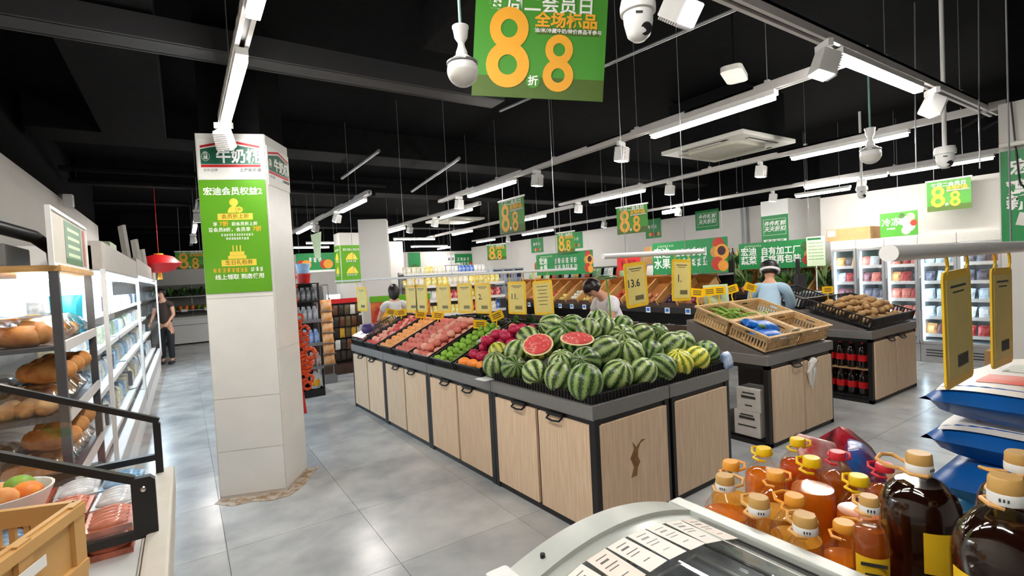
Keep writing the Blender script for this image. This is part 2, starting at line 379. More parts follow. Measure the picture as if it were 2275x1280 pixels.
for a, b in ((6.95, 8.2), (10.4, 11.9)):
    linlamp('lit tube lamp on the rail above the end-cap shelf', (2.2, a, ZL), (2.2, b, ZL), 'tube lamps above the end-cap shelf')
for y in (8.5, 10.1):
    spot('white spotlight on the rail above the end-cap shelf', (2.2, y, ZL), 0.4, 0.4, 'spotlights above the end-cap shelf')
rail('pale grey rail running on above the grocery shelves', (4.25, 7.3, RZ), (4.1, 13.0, RZ), [0.6, 2.0, 4.2])
for a, b in ((7.5, 8.7), (10.6, 11.8)):
    linlamp('lit tube lamp on the rail above the grocery shelves', (4.2, a, ZL), (4.2, b, ZL), 'tube lamps above the grocery shelves')
for y in (9.0, 10.3):
    spot('white spotlight on the rail above the grocery shelves', (4.2, y, ZL), 0.3, 0.3, 'spotlights above the grocery shelves')
for a, b in ((8.1, 9.1), (11.2, 12.3)):
    linlamp('lit tube lamp above the far end of the wooden produce rack', (6.25, a, ZL), (6.25, b, ZL), 'tube lamps above the far produce rack')
rail('pale grey rail above the far end of the wooden produce rack', (6.25, 7.2, RZ), (6.25, 14.0, RZ), [0.6, 2.0, 5.0])
rail('pale grey rail above the far right wall', (8.65, 8.2, RZ), (8.65, 15.5, RZ), [0.6, 3.6, 6.2])
for a, b in ((10.9, 12.4), (14.0, 15.2)):
    linlamp('lit tube lamp on the rail above far right wall', (8.65, a, ZL), (8.65, b, ZL), 'tube lamps above far right wall')
for y in (8.9, 13.2):
    spot('white spotlight on the rail above far right wall', (8.65, y, ZL), 0.1, 0.2, 'spotlights above far right wall')
for (x0, x1, y) in ((4.99, 6.25, 13.45), (6.82, 8.25, 16.7), (2.89, 3.95, 16.4), (2.9, 3.9, 14.6)):
    linlamp('crosswise lit tube lamp hung near the far wall', (x0, y, 2.75), (x1, y, 2.75), 'crosswise tube lamps near far wall', True)
linlamp('lit tube lamp running lengthwise near the far door', (8.65, 17.3, 2.75), (8.65, 18.4, 2.75), None, True)
linlamp('lit tube lamp above the left-hand open fridge aisle', (0.25, 10.4, ZL), (0.25, 11.7, ZL), None)
rail('pale grey rail above the left-hand open fridge aisle', (0.25, 8.0, RZ), (0.25, 16.0, RZ), [0.6, 3.0, 5.5])
for y in (8.7, 12.6):
    spot('white spotlight on the left aisle rail beyond the column', (0.25, y, ZL), -0.3, 0.3, 'spotlights above the left aisle')
# ceiling air-conditioning cassettes
def cassette(label, x0, x1, y0, y1, z):
    cx, cy, a, b = (x0+x1)/2, (y0+y1)/2, (x1-x0)/2, (y1-y0)/2
    t = root('ceiling_cassette', label, 'air conditioner', (cx, cy, z))
    ob('face_panel', MB().box(0, 0, 0.0, 2*a, 2*b, 0.05), M_offw, t, bev=0.012)
    ob('intake_grille', MB().prism([(a*0.66*math.copysign(abs(math.cos(q))**0.4, math.cos(q)), b*0.66*math.copysign(abs(math.sin(q))**0.4, math.sin(q))) for q in [2*PI*i/28 for i in range(28)]], -0.06, -0.02), mat('intake_grille', S(196, 194, 180), 0.6), t, bev=0.008)
    for sx, sy, lx, ly in ((0, 1, a*1.1, 0.05), (0, -1, a*1.1, 0.05), (1, 0, 0.05, b*1.1), (-1, 0, 0.05, b*1.1)):
        ob('air_slot', MB().box(sx*a*0.82, sy*b*0.82, -0.026, lx, ly, 0.006), M_dark, t)
        ob('louvre', MB().box(sx*a*0.79, sy*b*0.79, -0.032, lx*0.96, ly*0.7, 0.006), M_offw, t)
    ob('unit_body', MB().box(0, 0, 0.3, 1.7*a, 1.7*b, 0.55), M_duct, t)
    for x in (-0.7, 0.7):
        for y in (-0.7, 0.7): ob('hanger_rod', MB().cyl((x*a, y*b, 0.5), (x*a, y*b, 3.6-z), 0.008), M_grey, t)
cassette('square cream ceiling air conditioner above the wicker crates', 5.12, 6.22, 3.1, 4.2, 3.0)
cassette('square cream ceiling air conditioner far off above grocery shelves', 5.2, 6.3, 10.6, 11.7, 2.98)
# cameras, bulbs and emergency lamps
def bulbcam(label, p, r, top, group=None):
    t = root('bulb_camera', label, 'camera', p, group=group)
    ob('globe', MB().sph((0, 0, 0), r, u=24, v=14), M_white, t, smooth=True)
    ob('seam_ring', MB().lathe([(r*0.985, 0.02*r/0.05), (r*1.012, 0.022*r/0.05), (r*1.012, 0.026*r/0.05), (r*0.96, 0.028*r/0.05)], 24), M_grey, t)
    ob('dome_cover', MB().lathe([(r*1.006*math.sin(a), -r*1.006*math.cos(a)) for a in [1.45-1.45*i/10 for i in range(11)]], 24), M_offw, t, smooth=True)
    ob('neck', MB().lathe([(r*0.42, r*0.85), (r*0.36, r*1.2), (r*0.24, r*1.5), (r*0.2, r*1.75)], 16), M_white, t, smooth=True)
    ob('socket', MB().lathe([(r*0.2, r*1.75), (r*0.42, r*2.1), (r*0.5, r*2.65), (r*0.54, r*2.7), (r*0.54, r*2.8), (0.0, r*2.8)], 18), M_white, t, smooth=True)
    ob('logo_mark', MB().box(0, -r*0.93, r*0.42, r*0.28, 0.004, r*0.12), M_txt_d, t, rot=(0, 0, 0.6))
    ob('cable', MB().cyl((0, 0, r*2.75), (0, 0, top-p[2]), r*0.1, n=8), mat('cable_teal', S(130, 170, 160), 0.4), t, smooth=True)
bulbcam('round white bulb camera on a cord beside the big green banner', (0.79, 1.42, 2.255), 0.05, 3.6)
bulbcam('small round white bulb camera under the rail above wicker crates', (5.6, 2.1, 2.56), 0.09, 3.6)
def domecam(label, p, s, top, rz):
    t = root('dome_camera', label, 'camera', p, rz)
    ob('base', MB().lathe([(0.055*s, 0), (0.056*s, 0.02*s), (0.05*s, 0.045*s), (0.0, 0.047*s)], 24), M_white, t, smooth=True)
    b = ob('turret', MB().lathe([(0.047*s, 0.004), (0.045*s, -0.03*s), (0.036*s, -0.07*s), (0.02*s, -0.085*s), (0, -0.088*s)], 24), M_white, t, smooth=True)
    ob('lens_window', MB().lathe([(0.02*s, 0), (0.018*s, 0.006*s), (0, 0.007*s)], 18), M_black, b, M=Matrix.Translation((0.012*s, -0.03*s, -0.062*s)) @ Matrix.Rotation(math.radians(118), 4, 'X'), smooth=True)
    ob('brand_mark', MB().box(-0.012*s, -0.0455*s, -0.018*s, 0.022*s, 0.001, 0.007*s), M_txt_d, b)
    ob('drop_pole', MB().cyl((0, 0, 0.04*s), (0, 0, top-p[2]), 0.012*s, n=10), M_white, t, smooth=True)
domecam('large white dome security camera hanging near the big banner', (1.19, 1.04, 2.36), 0.95, 3.6, -0.5)
domecam('white dome security camera on a drop pole by the right column', (5.16, 1.42, 2.37), 1.3, 3.6, -1.0)
domecam('small white dome camera hung in front of the right wall', (8.03, 3.13, 2.5), 1.3, 3.6, -1.0)
ob('emergency_lamp', MB().prism([(sx*0.13+0.05*math.cos(a), sy*0.03+0.05*math.sin(a)) for sx, sy, a0 in ((1, 1, 0), (-1, 1, PI/2), (-1, -1, PI), (1, -1, 1.5*PI)) for a in [a0+PI/2*i/5 for i in range(6)]], -0.02, 0.02), M_offw, loc=(3.79, 2.35, 3.1), rot=(0, 0, 0.4), label='flat oblong pale ceiling lamp between the two rails', cat='lamp')
ob('hanger_rod', MB().cyl((0, 0, 0.015), (0, 0, 0.5), 0.008), M_duct, bpy.data.objects['emergency_lamp'])
ob('emergency_lamp', MB().prism([(0.22*math.cos(q), 0.05*math.sin(q)) for q in [2*PI*i/24 for i in range(24)]], -0.03, 0.03), M_lamp, loc=(7.9, 6.3, 2.62), rot=(0, 0, 1.5), bev=0.005, label='short rounded lit lamp under the rail above right wall', cat='lamp')
ob('hanger_rod', MB().cyl((0, 0, 0.02), (0, 0, 0.98), 0.006), M_grey, bpy.data.objects['emergency_lamp.001'])
# ------------------------------------------------------------------ main fruit stall: two rows of cabinets back to back
SA = math.radians(2.5); SC = Vector((1.93, 2.15, 0))
SM = Matrix.Translation(SC) @ Matrix.Rotation(SA, 4, 'Z')       # stall frame: x = depth, y = length
UL, UD = 1.07, 0.71
def cabinet(label, M, near_panel=False, doors=True, wood=None, wood_end=None, h=0.80, L_=UL, D_=UD, group=None):
    """front faces local -x, length along +y, origin at the front near corner"""
    t = root('display_cabinet', label, 'cabinet', M=M, group=group)
    f = MB()
    for y in (0.0, L_): f.bx(0.012, 0.06, abs(y-0.0), y+0.045, 0, h-0.08) if y == 0 else f.bx(0.012, 0.06, y-0.045, y, 0, h-0.08)
    f.bx(D_-0.05, D_-0.01, 0, 0.045, 0, h-0.08); f.bx(D_-0.05, D_-0.01, L_-0.045, L_, 0, h-0.08)
    f.bx(0.02, D_-0.01, 0.01, L_-0.01, 0.0, 0.04); f.bx(0.02, D_-0.01, 0.01, L_-0.01, h-0.115, h-0.08)
    ob('carcass_frame', f, M_black, t)
    ob('carcass_box', MB().bx(0.04, D_-0.03, 0.02, L_-0.02, 0.03, h-0.09), M_dark, t)
    rim = MB().bx(0, D_, 0, 0.03, h-0.085, h).bx(0, D_, L_-0.03, L_, h-0.085, h).bx(0, 0.03, 0.03, L_-0.03, h-0.085, h).bx(D_-0.03, D_, 0.03, L_-0.03, h-0.085, h).bx(0.03, D_-0.03, 0.03, L_-0.03, h-0.085, h-0.06)
    ob('steel_rim', rim, M_rim, t, bev=0.003)
    if doors:
        dw = (L_-0.045*2-0.03)/2
        for k in range(2):
            y0 = 0.045+k*(dw+0.03)
            d = ob('door', MB().bx(0.008, 0.028, y0, y0+dw, 0.045, h-0.12), wood or M_wood, t, bev=0.002)
            hy = y0+dw/2+(0.1 if k == 0 else -0.1)*0.6
            ob('handle', MB().tube([(0.01, hy-0.065, h-0.122), (-0.018, hy-0.06, h-0.14), (-0.022, hy, h-0.146), (-0.018, hy+0.06, h-0.14), (0.01, hy+0.065, h-0.122)], 0.007, 6).box(0.002, hy, h-0.108, 0.02, 0.15, 0.02), M_black, d)
    if near_panel:
        p = ob('end_panel', MB().bx(0.05, D_-0.04, -0.004, 0.02, 0.045, h-0.12), wood_end or M_wood, t, bev=0.002)
        return t, p
    return t
where = ['under the watermelons', 'under the dragon fruit', 'under the peaches', 'under the far plastic boxes']
for k in range(4):
    M = SM @ Matrix.Translation((0, k*(UL+0.006), 0))
    r = cabinet('pale wood two-door cabinet on the stall aisle side, %s' % where[k], M, near_panel=(k == 0), group='stall cabinets facing the aisle')
    if k == 0:
        M_stain = mat('wood_stain', S(120, 84, 48), 0.6, scale=20, col2=S(150, 110, 68))
        pts = [(0.30, 0.30), (0.33, 0.36), (0.30, 0.42), (0.335, 0.47), (0.325, 0.52), (0.36, 0.48), (0.41, 0.515), (0.45, 0.51), (0.40, 0.495), (0.375, 0.46), (0.37, 0.42), (0.39, 0.38), (0.365, 0.35), (0.355, 0.30)]
        ob('water_stain', MB().prism(pts, 0, 0.0006, Matrix(((1,0,0,0),(0,0,-1,-0.004),(0,1,0,0),(0,0,0,1)))), M_stain, r[1])
where2 = ['watermelons', 'black vegetable crates', 'leafy greens', 'woman in white']
for k in range(4):
    M = SM @ Matrix.Translation((2*UD+0.012, (k+1)*(UL+0.006)-0.006, 0)) @ Matrix.Rotation(PI, 4, 'Z')
    t = cabinet('dark-backed cabinet on the far side of the stall by the %s' % where2[k], M, doors=True, group='stall cabinets facing away')
    if k == 0:
        ob('end_panel', MB().bx(0.05, UD-0.04, UL-0.02, UL+0.004, 0.045, 0.68), M_wood, t, bev=0.002)
# ---- watermelons
def melon_mat(name, c_dark, c_mid, c_light, nst=9):
    m = bpy.data.materials.new(name); m.use_nodes = True
    nt = m.node_tree; N = nt.nodes; L = nt.links; b = N['Principled BSDF']; b.inputs['Roughness'].default_value = 0.32
    tc = N.new('ShaderNodeTexCoord'); sp = N.new('ShaderNodeSeparateXYZ'); L.new(tc.outputs['Object'], sp.inputs[0])
    at = N.new('ShaderNodeMath'); at.operation = 'ARCTAN2'; L.new(sp.outputs[1], at.inputs[0]); L.new(sp.outputs[0], at.inputs[1])
    oi = N.new('ShaderNodeObjectInfo')
    ad = N.new('ShaderNodeVectorMath'); ad.operation = 'ADD'; sc_ = N.new('ShaderNodeMath'); sc_.operation = 'MULTIPLY'; sc_.inputs[1].default_value = 37.0
    L.new(oi.outputs['Random'], sc_.inputs[0]); L.new(tc.outputs['Object'], ad.inputs[0]); L.new(sc_.outputs[0], ad.inputs[1])
    nz = N.new('ShaderNodeTexNoise'); nz.inputs['Scale'].default_value = 16; nz.inputs['Detail'].default_value = 5; nz.inputs['Roughness'].default_value = 0.65
    L.new(ad.outputs[0], nz.inputs[0])
    n2 = N.new('ShaderNodeTexNoise'); n2.inputs['Scale'].default_value = 60; n2.inputs['Detail'].default_value = 3; L.new(ad.outputs[0], n2.inputs[0])
    m1 = N.new('ShaderNodeMath'); m1.operation = 'MULTIPLY'; m1.inputs[1].default_value = nst; L.new(at.outputs[0], m1.inputs[0])
    m2 = N.new('ShaderNodeMath'); m2.operation = 'MULTIPLY_ADD'; m2.inputs[1].default_value = 8.5; L.new(nz.outputs['Fac'], m2.inputs[0]); L.new(m1.outputs[0], m2.inputs[2])
    sn = N.new('ShaderNodeMath'); sn.operation = 'SINE'; L.new(m2.outputs[0], sn.inputs[0])
    m3 = N.new('ShaderNodeMath'); m3.operation = 'MULTIPLY_ADD'; m3.inputs[1].default_value = 1.1; L.new(n2.outputs['Fac'], m3.inputs[0]); L.new(sn.outputs[0], m3.inputs[2])
    rp = N.new('ShaderNodeValToRGB'); mr = N.new('ShaderNodeMapRange'); mr.inputs[1].default_value = -0.5; mr.inputs[2].default_value = 1.7
    L.new(m3.outputs[0], mr.inputs[0]); L.new(mr.outputs[0], rp.inputs[0])
    e = rp.color_ramp.elements; e[0].position = 0.0; e[0].color = (*c_light, 1); e[1].position = 1.0; e[1].color = (*c_dark, 1)
    k = e.new(0.52); k.color = (*c_mid, 1); k = e.new(0.68); k.color = (*c_dark, 1)
    hs = N.new('ShaderNodeHueSaturation'); m4 = N.new('ShaderNodeMapRange'); m4.inputs[3].default_value = 0.8; m4.inputs[4].default_value = 1.25
    L.new(oi.outputs['Random'], m4.inputs[0]); L.new(m4.outputs[0], hs.inputs['Value']); L.new(rp.outputs[0], hs.inputs['Color'])
    L.new(hs.outputs[0], b.inputs['Base Color'])
    return m
MM = [melon_mat('melon_rind', S(40, 66, 32), S(128, 152, 86), S(178, 194, 130), 9),
      melon_mat('melon_rind_dark', S(34, 58, 28), S(96, 128, 64), S(142, 168, 98), 11),
      melon_mat('melon_rind_yellow', S(92, 112, 30), S(206, 204, 74), S(226, 216, 96), 10)]
M_stem = mat('stem', S(96, 88, 48), 0.8)
melon_me = []
for m in MM:
    g = MB(); g.lathe([(math.sin(PI*j/18)*1.0, -math.cos(PI*j/18)*1.06 + (0.03 if j in (0, 18) and False else 0)) for j in range(19)], 28)
    melon_me.append(mesh('watermelon', g, m, smooth=True))
stem_me = mesh('stem', MB().tube([(0, 0, 1.03), (0.01, 0.02, 1.12), (0.05, 0.05, 1.19)], [0.05, 0.035, 0.025], 6), M_stem, smooth=True)
MEL = [(1.965,3.27,0.90,0.098),(1.99,3.05,0.90,0.095),(1.995,2.79,0.90,0.093),(2.012,2.547,0.903,0.097),(2.005,2.285,0.912,0.110),(2.312,2.315,0.904,0.101),(2.50,2.275,0.90,0.093),(2.69,2.275,0.90,0.096),(2.89,2.29,0.902,0.097),(3.095,2.30,0.90,0.094),(3.30,2.36,0.91,0.098),(3.24,2.53,0.984,0.095),(3.058,2.481,0.984,0.106),(2.80,2.47,0.968,0.097),(2.615,2.49,0.985,0.103),(2.453,2.565,1.019,0.105),(2.205,2.495,0.985,0.1),(2.141,2.67,0.959,0.096),None,None,(2.155,3.26,0.973,0.095),(2.353,3.361,1.048,0.104),(2.43,3.09,1.071,0.095),(2.12,3.46,0.955,0.085),(2.566,3.32,1.137,0.102),(2.576,3.054,1.142,0.101),(2.545,2.834,1.132,0.096),(2.714,2.835,1.133,0.088),(2.881,2.816,1.125,0.093),(2.727,2.666,1.062,0.105),(2.92,2.656,1.057,0.101),(3.095,2.645,1.053,0.088)]
mrot = random.Random(5)
for i, q in enumerate(MEL):
    if q is None: continue
    x, y, z, r = q
    y_ = i in (8, 9, 23); k = 2 if y_ else (1 if i % 3 == 1 else 0)
    lab = ('yellowish striped watermelon in the heap at the stall end' if y_ else
           'dark green striped watermelon in the heap at the stall end' if k == 1 else 'light green striped watermelon in the heap at the stall end')
    lab = lab.replace('in the heap at the stall end', 'in the row along the aisle edge' if i < 4 else 'in the row along the short end of the stall' if i < 10 else 'second row behind the short-end row of the heap' if i < 18 else 'crowning the heap top' if i > 23 else 'beside the cut halves on the aisle side')
    if i == 4: lab = 'big round striped watermelon at the very corner of the stall'
    rt = (mrot.uniform(-1.2, 1.2), mrot.uniform(-0.6, 0.6), mrot.uniform(0, 6.28))
    o = ob('watermelon', melon_me[k], loc=(x, y, z), rot=rt, scl=(r*1.02, r*1.02, r*1.0), label=lab, cat='watermelon', group='watermelons heaped on the stall')
    if i % 2 == 0: ob('stem', stem_me, parent=o)
# cut melons: half with red flesh
M_flesh = mat('melon_flesh', S(220, 84, 84), 0.3, scale=30, col2=S(240, 160, 146), lo=0.3, hi=0.5)
M_rindw = mat('melon_rind_white', S(240, 222, 168), 0.5)
M_seed = mat('melon_seed', S(250, 230, 220), 0.4)
def cutmelon(label, P, r, nrm, ml=1):
    n = Vector(nrm).normalized(); M = n.to_track_quat('Z', 'Y').to_matrix().to_4x4(); M.translation = P
    t = root('cut_watermelon', label, 'watermelon', M=M, group=None)
    ob('rind', MB().lathe([(math.sin(PI/2*j/10)*r, -math.cos(PI/2*j/10)*r*1.0) for j in range(11)], 28), MM[ml], t, smooth=True)
    ob('white_rind', MB().lathe([(r*0.985, -0.004), (r*1.0, 0.0), (r*0.88, 0.004), (0.0, 0.004)], 28), M_rindw, t)
    ob('flesh', MB().lathe([(r*0.9, 0.002), (r*0.86, 0.010), (r*0.5, 0.012), (0, 0.009)], 28), M_flesh, t, smooth=True)
    for q in range(10):
        a = RN.uniform(0, 6.28); d = RN.uniform(0.3, 0.7)*r
        ob('seed', MB().sph((d*math.cos(a), d*math.sin(a), 0.011), 0.004, 0.007, 0.003, 6, 4), M_seed, t)
    return t
cutmelon('halved watermelon with red flesh tipped towards the aisle', (2.205, 3.03, 1.05), 0.118, (-0.42, -0.40, 0.78), 2)
cutmelon('halved watermelon with red flesh facing up beside the tipped half', (2.33, 2.72, 1.105), 0.122, (-0.12, -0.24, 0.95), 1)
# half with green rind standing at the top of the heap
hm = root('halved_watermelon', 'striped half watermelon cut side down at the top of heap', 'watermelon', (2.80, 3.0, 1.165))
ob('rind', MB().lathe([(0.1*math.sin(PI/2*j/10), 0.1*math.cos(PI/2*j/10)) for j in range(11)], 26), MM[0], hm, smooth=True, rot=(0, 0, 0.4))
ob('cut_rim', MB().lathe([(0.1, -0.008), (0.1, 0.0), (0.0, 0.001)], 26), M_rindw, hm)
# black tray under the heap (mound follows the pile)
g = MB(); nx, ny = 15, 13; vs = []; fs = []
for j in range(ny):
    for i in range(nx):
        x = 0.03+(2*UD-0.06)*i/(nx-1); y = 0.03+1.14*j/(ny-1)
        d = min(max(x-0.10, 0), max(y-0.10, 0), max(2*UD-0.02-x, 0)*1.3)
        vs.append((x, y, 0.802+min(0.28, 0.38*d)))
for j in range(ny-1):
    for i in range(nx-1): a = j*nx+i; fs.append((a, a+1, a+nx+1, a+nx))
g.add(vs, fs); tr = ob('produce_tray', g, M_black, M=SM, smooth=True, label='black plastic liner tray under the watermelon heap', cat='tray')
lip = MB()
for (x0, x1, y0, y1) in ((0.03, 2*UD-0.02, 0.03, 0.05), (0.03, 0.05, 0.05, 1.06), (2*UD-0.04, 2*UD-0.02, 0.05, 1.06)): lip.bx(x0, x1, y0, y1, 0.798, 0.852)
ob('tray_wall', lip, M_black, tr)
g = MB()
for i in range(46): g.box(0.04+i*0.03, 0.026, 0.825, 0.006, 0.008, 0.05)
for i in range(34): g.box(0.026, 0.05+i*0.03, 0.825, 0.008, 0.006, 0.05)
ob('tray_ribs', g, M_dark, tr, kind='stuff')
# blue crumpled pack and loose bag at the stall's right end
def pouch(w_, h_, t_, n=8, crimp=0.12):
    g = MB(); vs = []; fs = []
    for s in (1, -1):
        for j in range(n+1):
            for i in range(n+1):
                u = -1+2*i/n; v = -1+2*j/n
                e = max(0, 1-abs(u)**4)*max(0, 1-(abs(v)/(1-crimp*0.5))**4 if abs(v) < (1-crimp*0.5) else 0)
                vs.append((u*w_/2*(1-0.05*(1-abs(v))), v*h_/2, s*t_/2*math.sqrt(e)))
    k = (n+1)**2
    for s in range(2):
        for j in range(n):
            for i in range(n):
                a = s*k+j*(n+1)+i; fs.append((a, a+1, a+n+2, a+n+1) if s == 0 else (a, a+n+1, a+n+2, a+1))
    g.add(vs, fs); return g
def colmat(nm, c, **k):
    d = dict(rough=0.35, var=0.15, scale=20, rnd=0.1); d.update(k); return mat(nm, c, **d)
bp = root('tissue_pack', 'crumpled blue and white pack beside the watermelons', 'packet', (3.33, 2.33, 0.80), 0.2)
ob('pack_body', pouch(0.11, 0.13, 0.07), colmat('pack_blue', S(52, 92, 160), scale=9, col2=S(206, 222, 240)), bp, (0.02, -0.10, 0.06), (1.35, 0, 0), smooth=True)
ob('plastic_scrap', pouch(0.14, 0.10, 0.02), mat('scrap_white', S(236, 240, 242), 0.3, var=0.1), loc=(1.85, 3.24, 0.812), rot=(0.1, 0.1, 0.4), smooth=True, label='scrap of white plastic film on the steel rim by the melons', cat='scrap')
# ------------------------------------------------------------------ tilted baskets of fruit along the aisle side
def basket_mesh(w_, d_, h_, m, bars=True, step=0.028, bt=0.011):
    """open-top basket, x = depth 0..d, y = -w/2..w/2, z 0..h"""
    fl = MB().bx(0, d_, -w_/2, w_/2, 0, 0.006)
    rim = MB()
    for z in (h_-0.012, 0.0):
        rim.bx(0, d_, -w_/2, -w_/2+0.01, z, z+0.014).bx(0, d_, w_/2-0.01, w_/2, z, z+0.014).bx(0, 0.01, -w_/2, w_/2, z, z+0.014).bx(d_-0.01, d_, -w_/2, w_/2, z, z+0.014)
    bar = MB()
    k = int(d_/step)
    for i in range(k+1):
        for s in (-1, 1): bar.box(i*d_/k, s*(w_/2-0.005), h_/2, bt, 0.007, h_)
    k = int(w_/step)
    for i in range(k+1):
        for x in (0.005, d_-0.005): bar.box(x, -w_/2+i*w_/k, h_/2, 0.007, bt, h_)
    return [mesh('basket_floor', fl, m), mesh('basket_rim', rim, m), mesh('basket_bars', bar, m)]
def basket(name, label, parts, M, cat='basket', group=None):
    t = root(name, label, cat, M=M, group=group)
    for me in parts:
        o = ob(me.name.split('.')[0], me, parent=t)
        if 'bars' in me.name: o['kind'] = 'stuff'
    return t
def fruit_profile(kind, n=12):
    out = []
    for j in range(n+1):
        a = PI*j/n; r = math.sin(a); z = -math.cos(a)
        if kind == 'apple': z = z*(0.92) - (0.18*max(0, 1-r*2.2) if z > 0 else -0.10*max(0, 1-r*2.2)); r *= 1.04
        if kind == 'pear': r *= (1.0 if z < 0 else 1-0.45*z); z = z*1.1+0.08
        if kind == 'long': z *= 1.5
        if kind == 'mango': z *= 1.3; r *= 0.95
        out.append((r, z))
    out[0] = (0, out[0][1]); out[-1] = (0, out[-1][1]); return out
FM = {}
def fruit_me(name, kind, m, u=14):
    key = (name, kind, m.name)
    if key not in FM: FM[key] = mesh(name, MB().lathe(fruit_profile(kind), u), m, smooth=True)
    return FM[key]
F_peach = mat('peach_skin', S(236, 150, 128), 0.6, scale=22, col2=S(206, 92, 92), lo=0.3, hi=0.7, rnd=0.12)
F_yel = mat('yellow_peach_skin', S(250, 190, 110), 0.5, scale=22, col2=S(244, 150, 90), rnd=0.1)
F_red = mat('red_apple_skin', S(206, 52, 56), 0.35, scale=24, col2=S(238, 150, 120), rnd=0.15, lo=0.25, hi=0.5)
F_pink = mat('pink_peach_skin', S(244, 204, 170), 0.55, scale=20, col2=S(230, 130, 120), rnd=0.08)
F_green = mat('green_fruit_skin', S(150, 196, 70), 0.4, scale=24, col2=S(120, 170, 50), rnd=0.12)
F_lime = mat('lime_skin', S(116, 154, 48), 0.4, scale=24, col2=S(82, 122, 32), rnd=0.15)
F_dragon = mat('dragon_fruit_skin', S(206, 40, 90), 0.4, scale=26, col2=S(160, 28, 60), rnd=0.12)
F_orange = mat('mango_skin', S(250, 160, 60), 0.4, scale=18, col2=S(240, 120, 50), rnd=0.08)
F_purple = mat('purple_skin', S(84, 62, 120), 0.4, scale=24, col2=S(60, 44, 96), rnd=0.1)
BW, BD, BH = 0.40, 0.70, 0.075
TILT = math.radians(24)
bpar = basket_mesh(BW, BD, BH, M_black)
def slope(v, u0=0.02, z0=0.80): return SM @ Matrix.Translation((u0, v, z0)) @ Matrix.Rotation(-TILT, 4, 'Y')
fr = random.Random(3)
def fill(M, d_, w_, rows, items, z0, group, jit=0.006):
    """items: function(i,j)->(mesh,name,label,cat,scale,(rx,ry))"""
    for p in items:
        me, nm, lab, cat, s, (x, y, z), rt = p
        T_ = M @ Matrix.Translation((x, y, z))
        ob(nm, me, M=Matrix.Translation(T_.translation) @ Matrix.Rotation(rt[2], 4, 'Z') @ Matrix.Rotation(rt[0], 4, 'X') @ Matrix.Rotation(rt[1], 4, 'Y') @ Matrix.Diagonal((s, s, s, 1)), label=lab, cat=cat, group=group)
def packing(d_, w_, r, layers=1, x0=0.0):
    out = []
    for L_ in range(layers):
        nx = int((d_-x0-0.02)/(1.9*r)); ny = int((w_-0.02)/(1.95*r))
        if L_: nx -= 1; ny -= 1
        for i in range(nx):
            for j in range(ny):
                out.append((x0+0.012+r+(i+0.5*L_)*((d_-x0-0.03-2*r)/max(1, (int((d_-x0-0.02)/(1.9*r))-1))), -w_/2+0.012+r+(j+0.5*L_)*((w_-0.024-2*r)/max(1, (int((w_-0.02)/(1.95*r))-1))), 0.008+r+L_*r*1.35))
    return out
def fillbin(v, kind, r, layers, lab, cat, nm, group, specs):
    M = slope(v); its = []
    for (x, y, z) in packing(BD, BW, r, layers):
        me = fr.choice(specs)
        its.append((me, nm, lab, cat, r*fr.uniform(0.89, 0.97), (x+fr.uniform(-1, 1)*0.004, y+fr.uniform(-1, 1)*0.004, z), (fr.uniform(-0.6, 0.6), fr.uniform(-0.6, 0.6), fr.uniform(0, 6.28))))
    fill(M, BD, BW, 0, its, 0, group)
vs_ = [1.40, 1.84, 2.28, 2.72, 3.16, 3.60, 4.04]
blabs = ['dragon fruit and mangoes', 'green guavas and limes', 'pink peaches', 'red peaches', 'yellow peaches', 'red and cream apples', 'clear plastic boxes']
for v, l in zip(vs_, blabs):
    basket('fruit_basket', 'shallow black slotted basket tilted on the stall holding %s' % l, bpar, slope(v), group='black fruit baskets on the stall')
# dragon fruit + mango
M = slope(vs_[0])
pos = packing(BD, BW, 0.052, 1)
its = []
scale_me = None
def dragon():
    g = MB().lathe(fruit_profile('mango'), 14)
    for k in range(16):
        a = k*2.4; z = -1.0+k*0.135; r = math.sqrt(max(0.05, 1-(z/1.3)**2))
        d = Vector((math.cos(a), math.sin(a), 0)); p = d*r*0.93+Vector((0, 0, z)); t = Vector((-d.y, d.x, 0))
        q = p+d*0.28+Vector((0, 0, 0.4))
        g.add([p+t*0.16, p-t*0.16, q, p+Vector((0, 0, 0.18))], [(0, 1, 2), (0, 2, 3), (1, 3, 2)])
    return mesh('dragon_fruit', g, F_dragon, smooth=True)
DR = dragon()
MELW = [Vector(q[:3]) for q in MEL if q]; spare = [(0.30+0.1*a, -0.08+0.13*b, 0.13) for a in range(4) for b in range(2)]; kept = []
for p in pos:
    W_ = (M @ Matrix.Translation(p)).translation
    if min((W_-q).length for q in MELW) < 0.135:
        ok = [c for c in spare if min(((M @ Matrix.Translation(c)).translation-q).length for q in MELW) > 0.14]
        p = ok[0]; spare.remove(p)
    kept.append(p)
for (x, y, z) in kept:
    if x < 0.17 or (x > 0.55 and y > 0.0):
        its.append((fruit_me('mango', 'mango', F_orange), 'mango', 'ripe orange mango in the basket next to the watermelons', 'mango', 0.045, (x, y, z-0.006), (1.5, fr.uniform(-0.4, 0.4), fr.uniform(0, 6))))
    else:
        its.append((DR, 'dragon_fruit', 'dark pink dragon fruit in the basket beside watermelons', 'dragon fruit', 0.046, (x, y, z), (1.4, fr.uniform(-0.5, 0.5), fr.uniform(0, 6))))
fill(M, BD, BW, 0, its, 0, 'dragon fruit and mangoes')
M = slope(vs_[1])
for (x, y, z) in packing(BD, BW/2, 0.036, 1):
    me = fruit_me('guava', 'pear', F_green)
    fill(M, 0, 0, 0, [(me, 'guava', 'light green guava in the basket between peaches and limes', 'guava', 0.035, (x, y+BW/4, z), (fr.uniform(-1, 1), fr.uniform(-1, 1), fr.uniform(0, 6)))], 0, 'green guavas')
